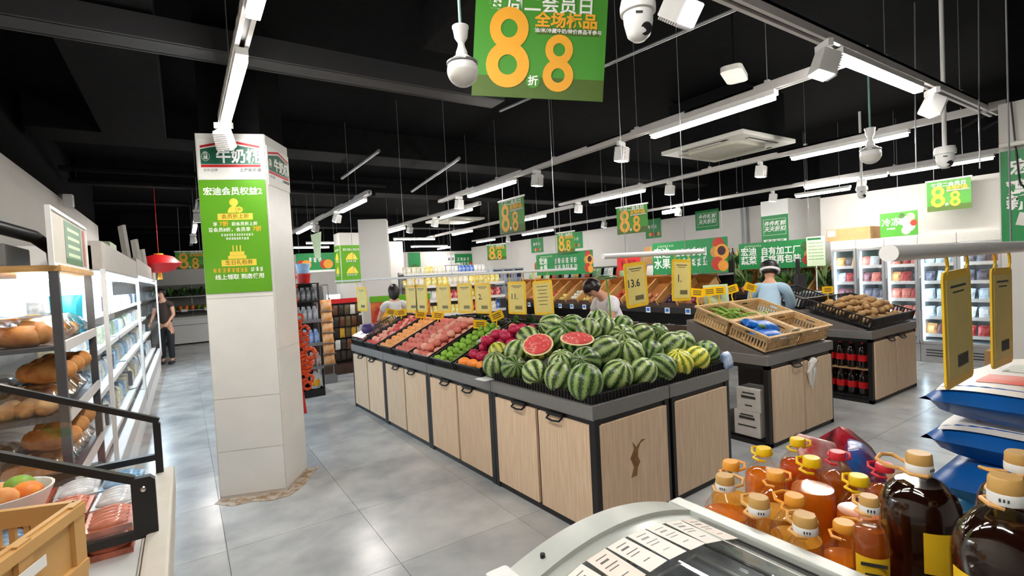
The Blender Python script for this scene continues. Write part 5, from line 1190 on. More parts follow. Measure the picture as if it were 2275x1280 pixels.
# ------------------------------------------------------------------ left: open display freezer with black-framed glass ends
M_beige = mat('freezer_beige', S(222, 216, 204), 0.45, var=0.04)
df = root('display_freezer', 'beige open display freezer with black-framed glass ends by left wall', 'freezer', (0, 0, 0))
ob('freezer_body', MB().bx(-1.2, -0.13, 0.3, 2.55, 0.03, 0.78), M_beige, df, bev=0.01)
ob('bumper_rail', MB().bx(-0.14, -0.075, 0.3, 2.56, 0.74, 0.86), mat('bumper', S(206, 200, 188), 0.4, var=0.06), df, bev=0.01)
ob('bumper_rail', MB().bx(-0.135, -0.085, 0.3, 2.55, 0.60, 0.66), M_beige, df, bev=0.006)
ob('plinth', MB().bx(-1.15, -0.2, 0.35, 2.5, 0, 0.04), M_dark, df)
ob('inner_deck', MB().bx(-1.18, -0.16, 0.35, 2.53, 0.78, 0.80), mat('deck_white', S(226, 230, 231), 0.4, var=0.05), df)
def endframe(y, A, B, plate, bot):
    """A: high back point, B: front top; plate: (x0,x1,z0,z1); bot: (x0,x1,z)"""
    Mx = Matrix(((1,0,0,0),(0,0,-1,y),(0,1,0,0),(0,0,0,1)))
    g = MB(); d = (Vector((B[0]-A[0], B[1]-A[1]))).normalized(); n = Vector((-d.y, d.x))*0.011
    g.prism([(A[0]-n.x, A[1]-n.y), (B[0]-n.x, B[1]-n.y), (B[0]+n.x, B[1]+n.y), (A[0]+n.x, A[1]+n.y)], -0.012, 0.012, Mx)
    g.prism(rr(plate), -0.014, 0.014, Mx)
    g.prism([(bot[0], bot[2]-0.012), (bot[1], bot[2]-0.012), (bot[1], bot[2]+0.012), (bot[0], bot[2]+0.012)], -0.012, 0.012, Mx)
    g.prism([(A[0]-0.012, bot[2]), (A[0]+0.012, bot[2]), (A[0]+0.012, A[1]), (A[0]-0.012, A[1])], -0.012, 0.012, Mx)
    f_ = ob('black_frame', g, M_black, df)
    ob('pane', MB().prism([(A[0], bot[2]), (plate[0]+0.01, bot[2]), (plate[0]+0.01, B[1]), (A[0], A[1])], -0.003, 0.003, Mx), M_glass, f_)
def rr(p, r=0.012):
    x0, x1, z0, z1 = p
    return [(x0, z0), (x1-r, z0), (x1, z0+r), (x1, z1-r), (x1-r, z1), (x0, z1)]
endframe(1.9, (-0.88, 1.40), (-0.16, 1.03), (-0.167, -0.107, 0.855, 1.035), (-0.88, -0.107, 0.862))
endframe(2.5, (-0.60, 1.30), (-0.115, 1.07), (-0.135, -0.11, 0.84, 1.072), (-0.60, -0.11, 0.925))
ob('frame_screw', MB().lathe([(0, 0), (0.009, 0), (0.007, 0.003), (0, 0.004)], 12), M_chrome, df, M=Matrix.Translation((-0.137, 1.885, 1.0)) @ Matrix.Rotation(PI/2, 4, 'X'))
# wrapped meat trays inside
lf = random.Random(17)
meat = [('salmon-pink', S(226, 136, 112)), ('red', S(196, 84, 70)), ('pale blue', S(150, 196, 232)), ('white', S(232, 236, 240))]
mt = []
for nm, c in meat:
    g = MB().bx(-0.085, 0.085, -0.06, 0.06, 0, 0.018)
    for q in range(5): g.sph((-0.06+0.03*q, 0, 0.022), 0.022, 0.05, 0.016, 8, 6)
    mt.append((nm, mesh('meat_tray', g, mat('meat_'+nm, c, 0.25, scale=30, var=0.35, coat=0.3, rnd=0.08), smooth=True)))
for i in range(6):
    for j in range(9):
        nm, me = mt[[0, 1, 0, 3, 2, 0, 2, 1, 3][(i*2+j*3) % 9]]
        ob('meat_tray', me, loc=(-0.235-0.128*i, 2.015+0.19*(j % 3), 0.80+0.037*(j//3)), rot=(0, 0, PI/2+lf.uniform(-0.05, 0.05)), label='%s wrapped meat tray laid in the black-framed display freezer' % nm, cat='tray', group='wrapped trays in the display freezer')
bw = root('food_bowl', 'white bowl of orange and green fruit inside the display freezer', 'bowl', (-0.50, 2.12, 0.912))
ob('bowl', MB().lathe([(0.05, 0), (0.10, 0.04), (0.125, 0.10), (0.118, 0.10), (0.09, 0.045), (0, 0.02)], 24), M_white, bw, smooth=True)
for k in range(7): ob('fruit_piece', MB().sph((0.06*math.cos(k), 0.06*math.sin(k), 0.09+0.01*(k % 2)), 0.04, 0.03, 0.03, 10, 7), [F_orange, F_green, F_yel][k % 3], bw, smooth=True)
# tan plastic crate in front
M_tanp = mat('crate_tan', S(206, 162, 100), 0.4, var=0.08, scale=4)
cm = Matrix.Translation((-0.249, 1.60, 0.80)) @ Matrix.Rotation(math.radians(160), 4, 'Z')   # x along the far edge, y towards the viewer
ct = root('plastic_crate', 'tan slotted plastic crate standing on the beige display freezer', 'crate', M=cm)
H = 0.30; LX, LY = 0.56, 0.40
def slotwall(L_):
    g = MB().bx(0, L_, -0.008, 0.008, 0, H*0.12).bx(0, L_, -0.008, 0.008, H*0.86, H)
    g.bx(0, 0.09, -0.008, 0.008, H*0.12, H*0.86).bx(L_-0.09, L_, -0.008, 0.008, H*0.12, H*0.86)
    g.bx(0.09, L_-0.09, -0.005, 0.005, H*0.12, H*0.38)
    n = int((L_-0.18)/0.03)
    for i in range(n): g.box(0.10+i*0.03, 0, H*0.62, 0.012, 0.01, H*0.5)
    for z in (0.52, 0.68): g.bx(0.09, L_-0.09, -0.005, 0.005, H*z, H*z+0.01)
    return g
def solidwall(L_):
    g = MB().bx(0, L_, -0.006, 0.006, 0, H)
    for z in (0.02, 0.44, 0.90): g.bx(0, L_, 0.006, 0.02, H*z, H*z+0.025)
    for x in (0, L_*0.5-0.02, L_-0.04): g.bx(x, x+0.04, 0.006, 0.016, 0, H)
    return g
ob('side_wall', slotwall(LX), M_tanp, ct, M=Matrix.Translation((0, 0.0, 0)))
ob('side_wall', slotwall(LX), M_tanp, ct, M=Matrix.Translation((0, LY, 0)))
w1 = ob('end_wall', solidwall(LY), M_tanp, ct, M=Matrix.Translation((0, 0, 0)) @ Matrix.Rotation(PI/2, 4, 'Z'))
ob('grip_slot', MB().bx(LY/2-0.05, LY/2+0.05, 0.0205, 0.022, H*0.74, H*0.82), M_white, w1)
ob('end_wall', solidwall(LY), M_tanp, ct, M=Matrix.Translation((LX, LY, 0)) @ Matrix.Rotation(-PI/2, 4, 'Z'))
ob('crate_floor', MB().bx(0, LX, 0, LY, 0, 0.01), M_tanp, ct)
# ------------------------------------------------------------------ bread shelves
bs = root('bread_shelf', 'grey metal shelf unit full of bagged bread by left wall', 'shelf', (-1.2, 3.2, 0))
M_post = mat('post_grey', S(92, 94, 98), 0.4, 0.5, var=0.1)
for x in (0.02, 0.69):
    for y in (0.0, 1.02): ob('post', MB().bx(x-0.018, x+0.018, y-0.018, y+0.018, 0, 1.73), M_post, bs)
shz = [0.32, 0.68, 1.02, 1.36]
for z in shz:
    ob('shelf_board', MB().bx(0, 0.70, 0, 1.02, z-0.02, z), M_post, bs); ob('price_strip', MB().bx(0.70, 0.712, 0, 1.02, z-0.03, z+0.02), M_rail, bs)
ob('top_board', MB().bx(-0.01, 0.72, -0.02, 1.04, 1.72, 1.75), M_woodlight, bs, bev=0.003)
ob('base_board', MB().bx(0, 0.70, 0, 1.02, 0.05, 0.10), M_post, bs)
lp = ob('shelf_lamp', MB().bx(0.55, 0.62, 0.05, 0.97, 1.69, 1.718), emi('shelf_led', (1, 0.93, 0.82), 14.0), bs)
M_loaf = mat('bread_crust', S(206, 150, 82), 0.6, scale=12, col2=S(160, 98, 44), rnd=0.15, bump=0.1); M_bun = mat('bun_crust', S(232, 190, 130), 0.6, scale=12, col2=S(200, 140, 80), rnd=0.1)
loaf = MB(); loaf.sph((0, 0, 0.05), 0.075, 0.11, 0.055, 14, 9); loaf.sph((0, -0.07, 0.055), 0.06, 0.05, 0.05, 12, 7); loaf.sph((0, 0.07, 0.055), 0.06, 0.05, 0.05, 12, 7)
buns = MB(); [buns.sph((-0.045+0.09*(k % 2), -0.07+0.07*(k//2), 0.04), 0.05, 0.045, 0.042, 12, 7) for k in range(6)]
loaf_me = mesh('loaf', loaf, M_loaf, smooth=True); bun_me = mesh('bread_rolls', buns, M_bun, smooth=True)
def bagm():
    g = pouch(0.21, 0.30, 0.15, 9); g.v = [(x*(1+0.04*math.sin(40*y)), y, z+0.065+0.005*math.sin(50*x+31*y)) for x, y, z in g.v]; return mesh('clear_bag', g, M_film, smooth=True)
BAG = bagm(); tag_me = mesh('bag_label', MB().box(0, 0.04, 0.142, 0.09, 0.06, 0.002), mat('bag_label', S(250, 176, 50), 0.4, rnd=0.2))
for si, z in enumerate(shz):
    for k in range(4):
        for d in range(2):
            t = root('bread_bag', '%s in a clear bag on the %s bread shelf' % ('brown loaf' if (k+si) % 2 else 'pale bread rolls', ['lowest', 'second', 'third', 'top'][si]), 'bread', (-0.665-0.29*d, 3.345+0.222*k, z), lf.uniform(-0.08, 0.08)+PI/2, 'bread bags on the %s shelf' % ['lowest', 'second', 'third', 'top'][si])
            ob('loaf' if (k+si) % 2 else 'bread_rolls', loaf_me if (k+si) % 2 else bun_me, parent=t); ob('clear_bag', BAG, parent=t)
            if k % 2 == 0: ob('bag_label', tag_me, parent=t)
    if si in (1, 2):
        for k in range(3): ob('bread_loaf', loaf_me, loc=(-0.60, 3.42+0.24*k, z+0.145), rot=(0, 0, 1.4), label='brown loaf on top of the bagged bread, %s shelf' % ['', 'second', 'third'][si], cat='bread', group='loose loaves on the %s shelf' % ['', 'second', 'third'][si])
ob('bread_pack', pouch(0.16, 0.24, 0.08, 6), mat('pack_cyan', S(40, 176, 206), 0.3, var=0.1), loc=(-0.62, 4.175, 1.482), rot=(1.5, 0, 0), smooth=True, label='turquoise packet standing at the end of the top bread shelf', cat='packet')
# notice frame and grey box with black hose on the shelf top
nf = root('framed_notice', 'white-framed green notice board standing on the bread shelf', 'sign', M=frame((-0.50, 3.62, 1.885), (0, -1, 0)) @ Matrix.Rotation(PI, 4, 'Y'))
ob('frame', MB().bx(-0.52, 0.52, -0.14, -0.125, -0.01, 0.01).bx(-0.52, 0.52, 0.125, 0.14, -0.01, 0.01).bx(-0.52, -0.505, -0.125, 0.125, -0.01, 0.01).bx(0.505, 0.52, -0.125, 0.125, -0.01, 0.01), M_white, nf)
ob('notice_sheet', MB().box(0, 0, 0, 1.01, 0.25, 0.006), mat('notice_pale', S(196, 190, 180), 0.5), nf)
rect(nf, 0.08, 0.01, 0.5, 0.2, mat('notice_green', S(120, 150, 128), 0.5), 0.004); rect(nf, 0.42, 0.0, 0.08, 0.22, mat('notice_red', S(176, 92, 78), 0.5), 0.004)
for q in range(4): rect(nf, 0.08, 0.07-0.045*q, 0.36, 0.018, M_ltgreen, 0.0048, 'printed_line')
rect(nf, 0.08, -0.10, 0.5, 0.03, mat('notice_dark_green', S(60, 110, 70), 0.5), 0.005)
ob('storage_box', MB().bx(-1.15, -0.68, 3.25, 3.7, 1.75, 1.86), mat('box_grey', S(130, 132, 132), 0.5), bev=0.01, label='grey storage box on the bread shelf top', cat='box')
ob('hose_end', MB().cyl((-0.92, 3.4, 1.86), (-0.92, 3.4, 1.862), 0.04), M_black, bpy.data.objects['storage_box'])
ob('black_hose', MB().tube([(-0.92, 3.42, 1.86), (-0.92, 3.43, 1.95), (-0.88, 3.47, 1.99), (-0.8, 3.55, 1.98), (-0.66, 3.7, 1.93), (-0.6, 3.8, 1.86), (-0.6, 3.85, 1.75)], 0.035, 10), M_black, smooth=True, label='thick black hose arching over the grey box on bread shelf', cat='hose')
wl_ = root('wall_spotlight', 'small white spotlight mounted on top of the left wall', 'spotlight', (-1.22, 8.5, 2.84)); ob('lamp_body', MB().box(0.06, 0, -0.02, 0.10, 0.12, 0.16), M_white, wl_, bev=0.01); ob('bracket', MB().box(0, 0, 0.04, 0.06, 0.04, 0.04), M_grey, wl_)
# ------------------------------------------------------------------ open multideck fridges on the left
cool_in = mat('multideck_white', S(232, 234, 234), 0.45, var=0.03)
wcol = [('white', S(238, 240, 242)), ('pale blue', S(176, 206, 230)), ('grey', S(150, 158, 170)), ('cream', S(230, 226, 200)), ('dark', S(84, 84, 100)), ('light green', S(190, 214, 186))]
mk = [(n, mesh('chilled_pack', MB().bx(-0.045, 0.045, -0.044, 0.044, 0, 0.17), colmat('chilled_'+n, c, scale=24, col2=tuple(0.6*x for x in c)), bev=0.008)) for n, c in wcol]
mp = [(n, mesh('chilled_pouch', pouch(0.098, 0.16, 0.06, 5), colmat('chilledp_'+n, c, scale=24), smooth=True)) for n, c in wcol]
def multideck(label, y0, y1, hgt, where_, n, lamps):
    L_ = y1-y0; t = root('multideck_fridge', label, 'fridge', (-1.2, y0, 0))
    ob('cabinet', MB().bx(0, 0.06, 0, L_, 0.1, hgt).bx(0, 0.74, 0, L_, 0.0, 0.34).bx(0.0, 0.70, 0, L_, hgt-0.16, hgt), cool_in, t)
    ob('canopy', MB().bx(0.66, 0.76, 0, L_, hgt-0.17, hgt+0.03), mat('canopy_grey', S(196, 190, 182), 0.5), t, bev=0.008)
    ob('front_sill', MB().bx(0.70, 0.77, 0, L_, 0.30, 0.44), M_rail, t, bev=0.01)
    for y in (0.012, L_-0.012):
        e = ob('end_glass', MB().bx(0.05, 0.75, y-0.006, y+0.006, 0.34, hgt-0.16), M_glass, t); ob('edge_trim', MB().bx(0.74, 0.765, y-0.015, y+0.015, 0.34, hgt-0.16), M_white, e)
    ob('lamp_tube', MB().bx(0.60, 0.64, 0.05, L_-0.05, hgt-0.20, hgt-0.165), emi('multideck_led', (0.70, 0.87, 1.0), 42.0), t)
    zs = [0.46, 0.80, 1.10, 1.40]
    for i, z in enumerate(zs):
        dpt = 0.66-0.06*i
        ob('shelf', MB().bx(0.06, dpt, 0.03, L_-0.03, z-0.015, z), cool_in, t); ob('price_strip', MB().bx(dpt, dpt+0.01, 0.03, L_-0.03, z-0.035, z+0.01), M_white, t)
        for k in range(n):
            nm, me = (mk if lf.random() < 0.5 else mp)[lf.choices(range(6), [5, 4, 1, 2, 1, 1])[0]]
            po = 'pouch' in me.name
            ob(me.name.split('.')[0], me, loc=(-1.2+dpt-0.09-lf.uniform(0, 0.05), y0+0.12+k*(L_-0.24)/(n-1), z+(0.08 if po else 0)), rot=(1.4 if po else 0, 0, PI/2+lf.uniform(-0.3, 0.3)), label='%s chilled %s on a shelf of the %s' % (nm, 'pouch' if po else 'carton', where_), cat='packet', group='%s chilled %ss, %s' % (nm, 'pouch' if po else 'carton', where_))
    return t
multideck('brightly lit open chilled cabinet next to the bread shelf', 4.36, 7.35, 1.93, 'chilled cabinet by the bread shelf', 26, 1)
multideck('brightly lit open chilled cabinet further along the left aisle', 7.42, 12.4, 1.98, 'further chilled cabinet', 26, 1)
# things hanging above the cabinets
for k, (x, y, z0, z1, l) in enumerate([(-0.62, 8.8, 2.02, 2.55, 'tall white upright card on top of the chilled cabinet'), (-0.55, 9.6, 2.02, 2.42, 'second white upright card on the further cabinet top'), (-0.52, 10.4, 2.02, 2.32, 'short white upright card on the further cabinet top')]):
    ob('upright_card', MB().bx(-0.02, 0.02, -0.12, 0.12, 0, z1-z0), M_offw, loc=(x, y, z0-0.012), rot=(0, -0.08, 0.3), bev=0.004, label=l, cat='card')
ob('green_carton', MB().bx(-0.95, -0.6, 6.6, 7.2, 1.955, 2.14), M_ltgreen, bev=0.005, label='pale green box on top of the near chilled cabinet', cat='box'); ob('tape', MB().bx(-0.951, -0.599, 6.88, 6.92, 2.05, 2.142), M_offw, bpy.data.objects['green_carton'])
rl = root('red_lantern', 'oval red lantern hanging over the end of chilled cabinets', 'lantern', (-0.33, 11.02, 2.09)); rl.scale = (1.42, 1.42, 1.42)
ob('lantern_body', MB().lathe([(0.05, -0.115), (0.15, -0.09), (0.245, 0), (0.15, 0.09), (0.05, 0.115)], 20), M_red, rl, smooth=True); ob('lantern_cap', MB().cyl((0, 0, 0.11), (0, 0, 0.13), 0.05), M_orange, rl); ob('cord', MB().cyl((0, 0, 0.12), (0, 0, 1.063), 0.003, n=6), M_red, rl); ob('tassel', MB().cyl((0, 0, -0.11), (0, 0, -0.2), 0.02, 0.03), M_orange, rl)
# far end of the left aisle: vegetable shelf and white chest freezer
vs2 = root('vegetable_shelf', 'grey wall shelf of vegetables at the far end of left aisle', 'shelf', (-0.9, 18.0, 0))
ob('back_panel', MB().bx(0, 2.2, 0.5, 0.55, 0.7, 1.75), mat('shelf_back_grey', S(120, 120, 116), 0.5), vs2)
for z in (0.98, 1.40): ob('shelf_board', MB().bx(0, 2.2, 0.0, 0.5, z-0.03, z), M_grey, vs2)
for x in (0.0, 1.1, 2.18): ob('post', MB().bx(x, x+0.03, 0.48, 0.52, 0, 1.75), M_grey, vs2)
for x in (0.3, 0.9, 1.5): ob('price_tag', MB().box(x, -0.006, 0.97, 0.16, 0.01, 0.08), M_white, vs2)
for k in range(9): ob('leafy_bunch', LD if k % 2 else LB, loc=(-0.75+0.2*k, 18.2, 1.40), rot=(0.3, 0, k), scl=(1, 1, 0.9), label='leafy greens on the upper shelf of the far left aisle', cat='greens', group='greens at the far end of left aisle')
car = fruit_me('carrot', 'long', mat('far_carrot', S(240, 130, 40), 0.45, rnd=0.1), 10); grn = fruit_me('green_pepper', 'apple', mat('far_pepper', S(50, 140, 60), 0.4, rnd=0.1), 10); cuc = fruit_me('cucumber', 'long', mat('far_cucumber', S(110, 130, 40), 0.5, rnd=0.1), 10)
for k in range(30):
    me, nm, l = [(grn, 'green_pepper', 'green pepper'), (car, 'carrot', 'orange carrot'), (cuc, 'cucumber', 'olive cucumber')][min(2, (k % 10)*3//10)]
    ob(nm, me, loc=(-0.72+0.155*(k % 10), 18.08+0.12*(k//10), 1.028+0.012*(k//10)), scl=(0.05,)*3, rot=(0.5, 0.2, k), label='%s on the lower shelf of the far left aisle' % l, cat=l.split()[1], group=l+'s at the far end of left aisle')
cf = root('chest_freezer', 'plain white chest freezer at the far end of left aisle', 'freezer', (0.15, 17.6, 0))
ob('freezer_body', MB().bx(-0.6, 0.75, -0.3, 0.35, 0.04, 0.74), M_white, cf, bev=0.01); ob('lid_rim', MB().bx(-0.61, 0.76, -0.31, 0.36, 0.74, 0.80), M_offw, cf, bev=0.01); ob('side_groove', MB().bx(-0.55, 0.7, -0.304, -0.298, 0.56, 0.58), M_grey, cf); ob('foot_rail', MB().bx(-0.55, 0.7, -0.25, 0.3, 0, 0.04), M_dark, cf); ob('lid_lock', MB().box(0.5, -0.305, 0.2, 0.1, 0.01, 0.1), M_grey, cf)
# ------------------------------------------------------------------ string of orange knots on the column's side
kn = root('knot_string', 'long string of orange decorative knots hanging beside the white column', 'decoration', (0.865, 4.93, 0))
M_ork = mat('cord_orange', S(236, 92, 30), 0.5, scale=30, col2=S(206, 60, 20)); M_redk = mat('cord_red', S(206, 30, 34), 0.5)
def knot(r, m, z, x):
    g = MB()
    for a in range(4): 
        q = a*PI/2+0.4
        g.tube([(r*0.9*math.cos(q)+r*0.7*math.cos(b), 0.3*r*math.sin(b*2), r*0.9*math.sin(q)+r*0.7*math.sin(b)) for b in [2*PI*i/8 for i in range(8)]], r*0.28, 6, True)
    return ob('knot', g, m, kn, (x, 0, z), smooth=True)
for k, (z, r, x) in enumerate([(1.27, 0.045, -0.02), (1.15, 0.055, 0.01), (1.05, 0.06, -0.01), (0.92, 0.07, 0.03), (0.80, 0.065, -0.01), (0.69, 0.05, 0.03)]): knot(r, M_ork, z, x)
ob('cord', MB().cyl((0, 0, 0.5), (0, 0, 1.75), 0.005, n=6), M_redk, kn); ob('tassel', MB().cyl((0, 0, 0.40), (0, 0, 0.62), 0.03, 0.012), M_redk, kn, smooth=True)
for z in (1.45, 1.58, 1.66): ob('bead', MB().sph((0, 0, z), 0.018, u=8, v=6), M_ork, kn, smooth=True)
ob('hook', MB().tube([(0, 0, 1.75), (-0.03, -0.12, 1.76), (-0.08, -0.37, 1.76)], 0.004, 6), M_grey, kn)
# ------------------------------------------------------------------ end-cap shelf of bottles behind the column
ec = root('endcap_shelf', 'narrow dark end-cap shelf of bottles with red base stripe', 'shelf', (1.44, 7.62, 0))
for x in (-0.15, 0.15):
    for y in (-0.22, 0.22): ob('post', MB().bx(x-0.012, x+0.012, y-0.012, y+0.012, 0, 1.6), M_dark, ec)
for z in (0.10, 0.42, 0.75, 1.08, 1.35): ob('shelf_board', MB().bx(-0.16, 0.16, -0.24, 0.24, z-0.02, z), M_dark, ec); 
for z in (0.42, 0.75, 1.08): ob('price_strip', MB().bx(-0.16, 0.16, -0.252, -0.24, z-0.035, z+0.01), M_grey, ec)
ob('back_panel', MB().bx(-0.16, 0.16, 0.225, 0.24, 0.05, 1.6), M_dark, ec); ob('red_stripe', MB().bx(-0.168, -0.155, -0.24, 0.24, 0.0, 0.42), M_red, ec); ob('base', MB().bx(-0.16, 0.16, -0.25, 0.24, 0, 0.10), M_dark, ec)
eb = [('blue', S(110, 150, 206)), ('grey', S(150, 150, 156)), ('brown and white', S(150, 110, 96)), ('orange', S(230, 120, 60)), ('black', S(30, 26, 26))]
eb_me = [(n, mesh('drink_bottle', MB().lathe([(0, 0), (0.032, 0), (0.034, 0.01), (0.034, 0.12), (0.014, 0.165), (0.014, 0.19), (0, 0.191)], 12), colmat('drink_'+n, c, scale=16, col2=tuple(min(1, 0.35+x) for x in c)), smooth=True)) for n, c in eb]
for z, ci in ((1.35, 4), (1.08, 1), (0.75, 0), (0.42, 2)):
    for i in range(4):
        for j in range(2):
            n, me = eb_me[ci]; ob('drink_bottle', me, loc=(1.44-0.11+0.073*i, 7.62-0.15+0.09*j, z), label='%s bottle on the narrow end-cap shelf' % n, cat='bottle', group='%s bottles on the end-cap' % n)
jug = root('juice_jug', 'clear jug with orange label on the lowest end-cap shelf', 'jug', (1.5, 7.5, 0.10))
ob('jug_body', MB().lathe([(0, 0), (0.06, 0), (0.065, 0.02), (0.065, 0.16), (0.025, 0.22), (0.022, 0.25), (0, 0.251)], 16), M_offw, jug, smooth=True); ob('label', MB().lathe([(0.066, 0.04), (0.066, 0.13)], 16), M_orange, jug); ob('cap', MB().cyl((0, 0, 0.25), (0, 0, 0.275), 0.024), M_red, jug)
# hanging snack strips and bins on its top
for k, (c, l) in enumerate([(S(190, 30, 30), 'red tub'), (S(150, 190, 226), 'light blue tub')]):
    ob('tub', MB().lathe([(0, 0), (0.08, 0), (0.095, 0.12), (0.1, 0.12), (0.1, 0.14), (0, 0.14)], 16), colmat('tub%d' % k, c), loc=(1.44, 7.55, 1.60+0.141*k), smooth=True, label='%s stacked on top of the end-cap shelf' % l, cat='tub')
ob('top_cover', MB().bx(-0.165, 0.165, -0.245, 0.245, 1.585, 1.6), M_dark, ec)
# tower of orange packets
tw = root('packet_tower', 'slim wire tower of orange snack packets beside end-cap shelf', 'display', (1.87, 8.25, 0))
ob('tower_frame', MB().bx(-0.1, 0.1, -0.1, 0.1, 0, 0.12).bx(-0.1, -0.085, 0.085, 0.1, 0.1, 1.35).bx(0.085, 0.1, 0.085, 0.1, 0.1, 1.35), M_grey, tw)
opk = mesh('orange_packet', pouch(0.18, 0.17, 0.06, 6), colmat('packet_orange', S(232, 150, 70), scale=12, col2=S(246, 206, 160)), smooth=True)
for k in range(6):
    ob('tray', MB().bx(-0.1, 0.1, -0.09, 0.09, 0.29+0.17*k, 0.30+0.17*k), M_grey, tw)
    ob('orange_packet', opk, loc=(1.87, 8.2, 0.39+0.17*k), rot=(1.4, 0, 0.1), label='orange snack packet in the slim wire tower', cat='packet', group='orange packets in the tower')
# dark hanging-goods rack
hr_ = root('hanging_rack', 'dark rack of hanging packets behind the orange tower', 'rack', (2.3, 9.0, 0))
ob('back_panel', MB().bx(-0.36, 0.34, 0.1, 0.13, 0.15, 1.25), M_dark, hr_); ob('base', MB().bx(-0.38, 0.36, -0.2, 0.13, 0.0, 0.15), M_darkbrown, hr_); ob('header_rail', MB().bx(-0.38, 0.36, -0.03, 0.0, 1.22, 1.30), M_red, hr_)
hp = [('dark', S(60, 50, 44)), ('olive', S(104, 92, 60)), ('white', S(226, 222, 216)), ('yellow', S(226, 180, 60)), ('brown', S(110, 70, 46))]
hp_me = [(n, mesh('hanging_packet', pouch(0.09, 0.17, 0.04, 5), colmat('hp_'+n, c), smooth=True)) for n, c in hp]
gr_ = random.Random(44)
for j in range(5):
    for i in range(7):
        n, me = hp_me[gr_.choices(range(5), [4, 2, 2, 1, 3])[0]]
        ob('hanging_packet', me, loc=(1.99+0.1*i, 8.96-0.05*(j % 2), 0.30+0.2*j), rot=(PI/2, 0, gr_.uniform(-0.2, 0.2)), label='%s packet on the dark hanging-goods rack' % n, cat='packet', group='%s packets on the hanging rack' % n)
hk = MB()
for j in range(5):
    for i in range(7): hk.cyl((-0.31+0.1*i, 0.1, 0.385+0.2*j), (-0.31+0.1*i, -0.12, 0.385+0.2*j), 0.003, n=5)
ob('display_hooks', hk, M_grey, hr_, kind='stuff')
# checkout: counter, monitor, carton
ck = root('checkout_counter', 'pale checkout counter with the cashier behind it', 'counter', (2.55, 11.0, 0)); ob('counter_body', MB().bx(-0.5, 0.35, -0.25, 0.25, 0, 0.92), M_wallg, ck, bev=0.01); ob('counter_top', MB().bx(-0.52, 0.37, -0.27, 0.27, 0.92, 0.96), M_dark, ck)
mo = root('cash_monitor', 'white-lit cash register monitor on the checkout counter', 'monitor', (2.66, 10.95, 0.96), -0.3)
ob('screen_case', MB().box(0, 0, 0.28, 0.3, 0.03, 0.2), M_white, mo, bev=0.005); ob('screen', MB().box(0, -0.017, 0.28, 0.27, 0.003, 0.17), emi('screen_light', (0.8, 0.9, 1.0), 1.6), mo); ob('stand', MB().bx(-0.05, 0.05, -0.02, 0.02, 0, 0.2), M_white, mo); ob('foot', MB().bx(-0.1, 0.1, -0.08, 0.08, 0, 0.015), M_white, mo)
ob('carton_small', MB().bx(2.60, 2.90, 10.5, 10.72, 0.96, 1.16), M_card, bev=0.004, label='small brown carton at the checkout in front of the screen', cat='box'); ob('carton_stand', MB().bx(2.62, 2.88, 10.52, 10.70, 0, 0.96), M_grey, label='grey pedestal under the small carton at the checkout', cat='pedestal'); ob('tape', MB().bx(2.599, 2.901, 10.6, 10.62, 1.1, 1.161), M_woodlight, bpy.data.objects['carton_small']); ob('pedestal_foot', MB().bx(2.58, 2.92, 10.48, 10.74, 0, 0.03), M_dark, bpy.data.objects['carton_stand'])
for k in range(6):
    ob('hanging_garment', pouch(0.1, 0.34, 0.06, 5), colmat('garment%d' % k, S(120, 118, 116)), loc=(1.75+0.1*k, 10.2, 1.36), rot=(PI/2, 0, 0.6), smooth=True, label='grey packet hanging in the row above the dark jars', cat='packet', group='grey packets in the hanging row')
sh = root('jar_shelf', 'dark shelf of jars below the hanging grey packets', 'shelf', (2.0, 10.2, 0)); ob('shelf_body', MB().bx(-0.35, 0.38, -0.05, 0.3, 0, 1.02), M_darkbrown, sh); ob('hang_bar', MB().cyl((-0.35, 0, 1.55), (0.38, 0, 1.55), 0.01), M_grey, sh); ob('upright', MB().cyl((-0.35, 0, 1.0), (-0.35, 0, 1.55), 0.01).cyl((0.38, 0, 1.0), (0.38, 0, 1.55), 0.01), M_grey, sh)
for k in range(7): ob('jar', MB().lathe([(0, 0), (0.04, 0), (0.045, 0.02), (0.045, 0.10), (0.035, 0.12), (0.035, 0.14), (0, 0.141)], 12), mat('jar_dark%d' % k, S(54, 44, 40), 0.2), loc=(1.71+0.1*k, 10.22, 1.02), smooth=True, label='dark jar in the row below hanging packets', cat='jar', group='dark jars in a row')
# ------------------------------------------------------------------ grocery gondolas behind the fruit baskets
def gondola(label, x0, x1, y, zs, top, where_, cols, n, seed, group):
    t = root('gondola_shelf', label, 'shelf', (x0, y, 0)); L_ = x1-x0; q = random.Random(seed)
    ob('back_panel', MB().bx(0, L_, 0.42, 0.45, 0, top), M_rail, t); ob('base', MB().bx(0, L_, 0, 0.42, 0, 0.15), M_grey, t)
    for x in (0, L_-0.03): ob('upright', MB().bx(x, x+0.03, 0.40, 0.44, 0, top+0.02), M_grey, t)
    for z in zs:
        ob('shelf_board', MB().bx(0, L_, 0.0, 0.42, z-0.025, z), M_grey, t); ob('price_strip', MB().bx(0, L_, -0.012, 0.0, z-0.045, z+0.01), M_white, t)
        k = 0; x = 0.06
        while x < L_-0.08:
            n_, c_, kd, me = cols[q.randrange(len(cols))]; r = q.randint(2, 4)
            for i in range(r):
                if x > L_-0.08: break
                ob(kd, me, loc=(x0+x, y+0.09, z+(0.095 if kd == 'food_pouch' else 0)), rot=(1.42 if kd == 'food_pouch' else 0, 0, q.uniform(-0.15, 0.15)), label='%s %s on the %s' % (n_, kd.replace('_', ' '), where_), cat=kd.split('_')[1], group='%s %ss, %s' % (n_, kd.replace('_', ' '), where_))
                x += 0.125
            x += 0.01
    return t
GC = []
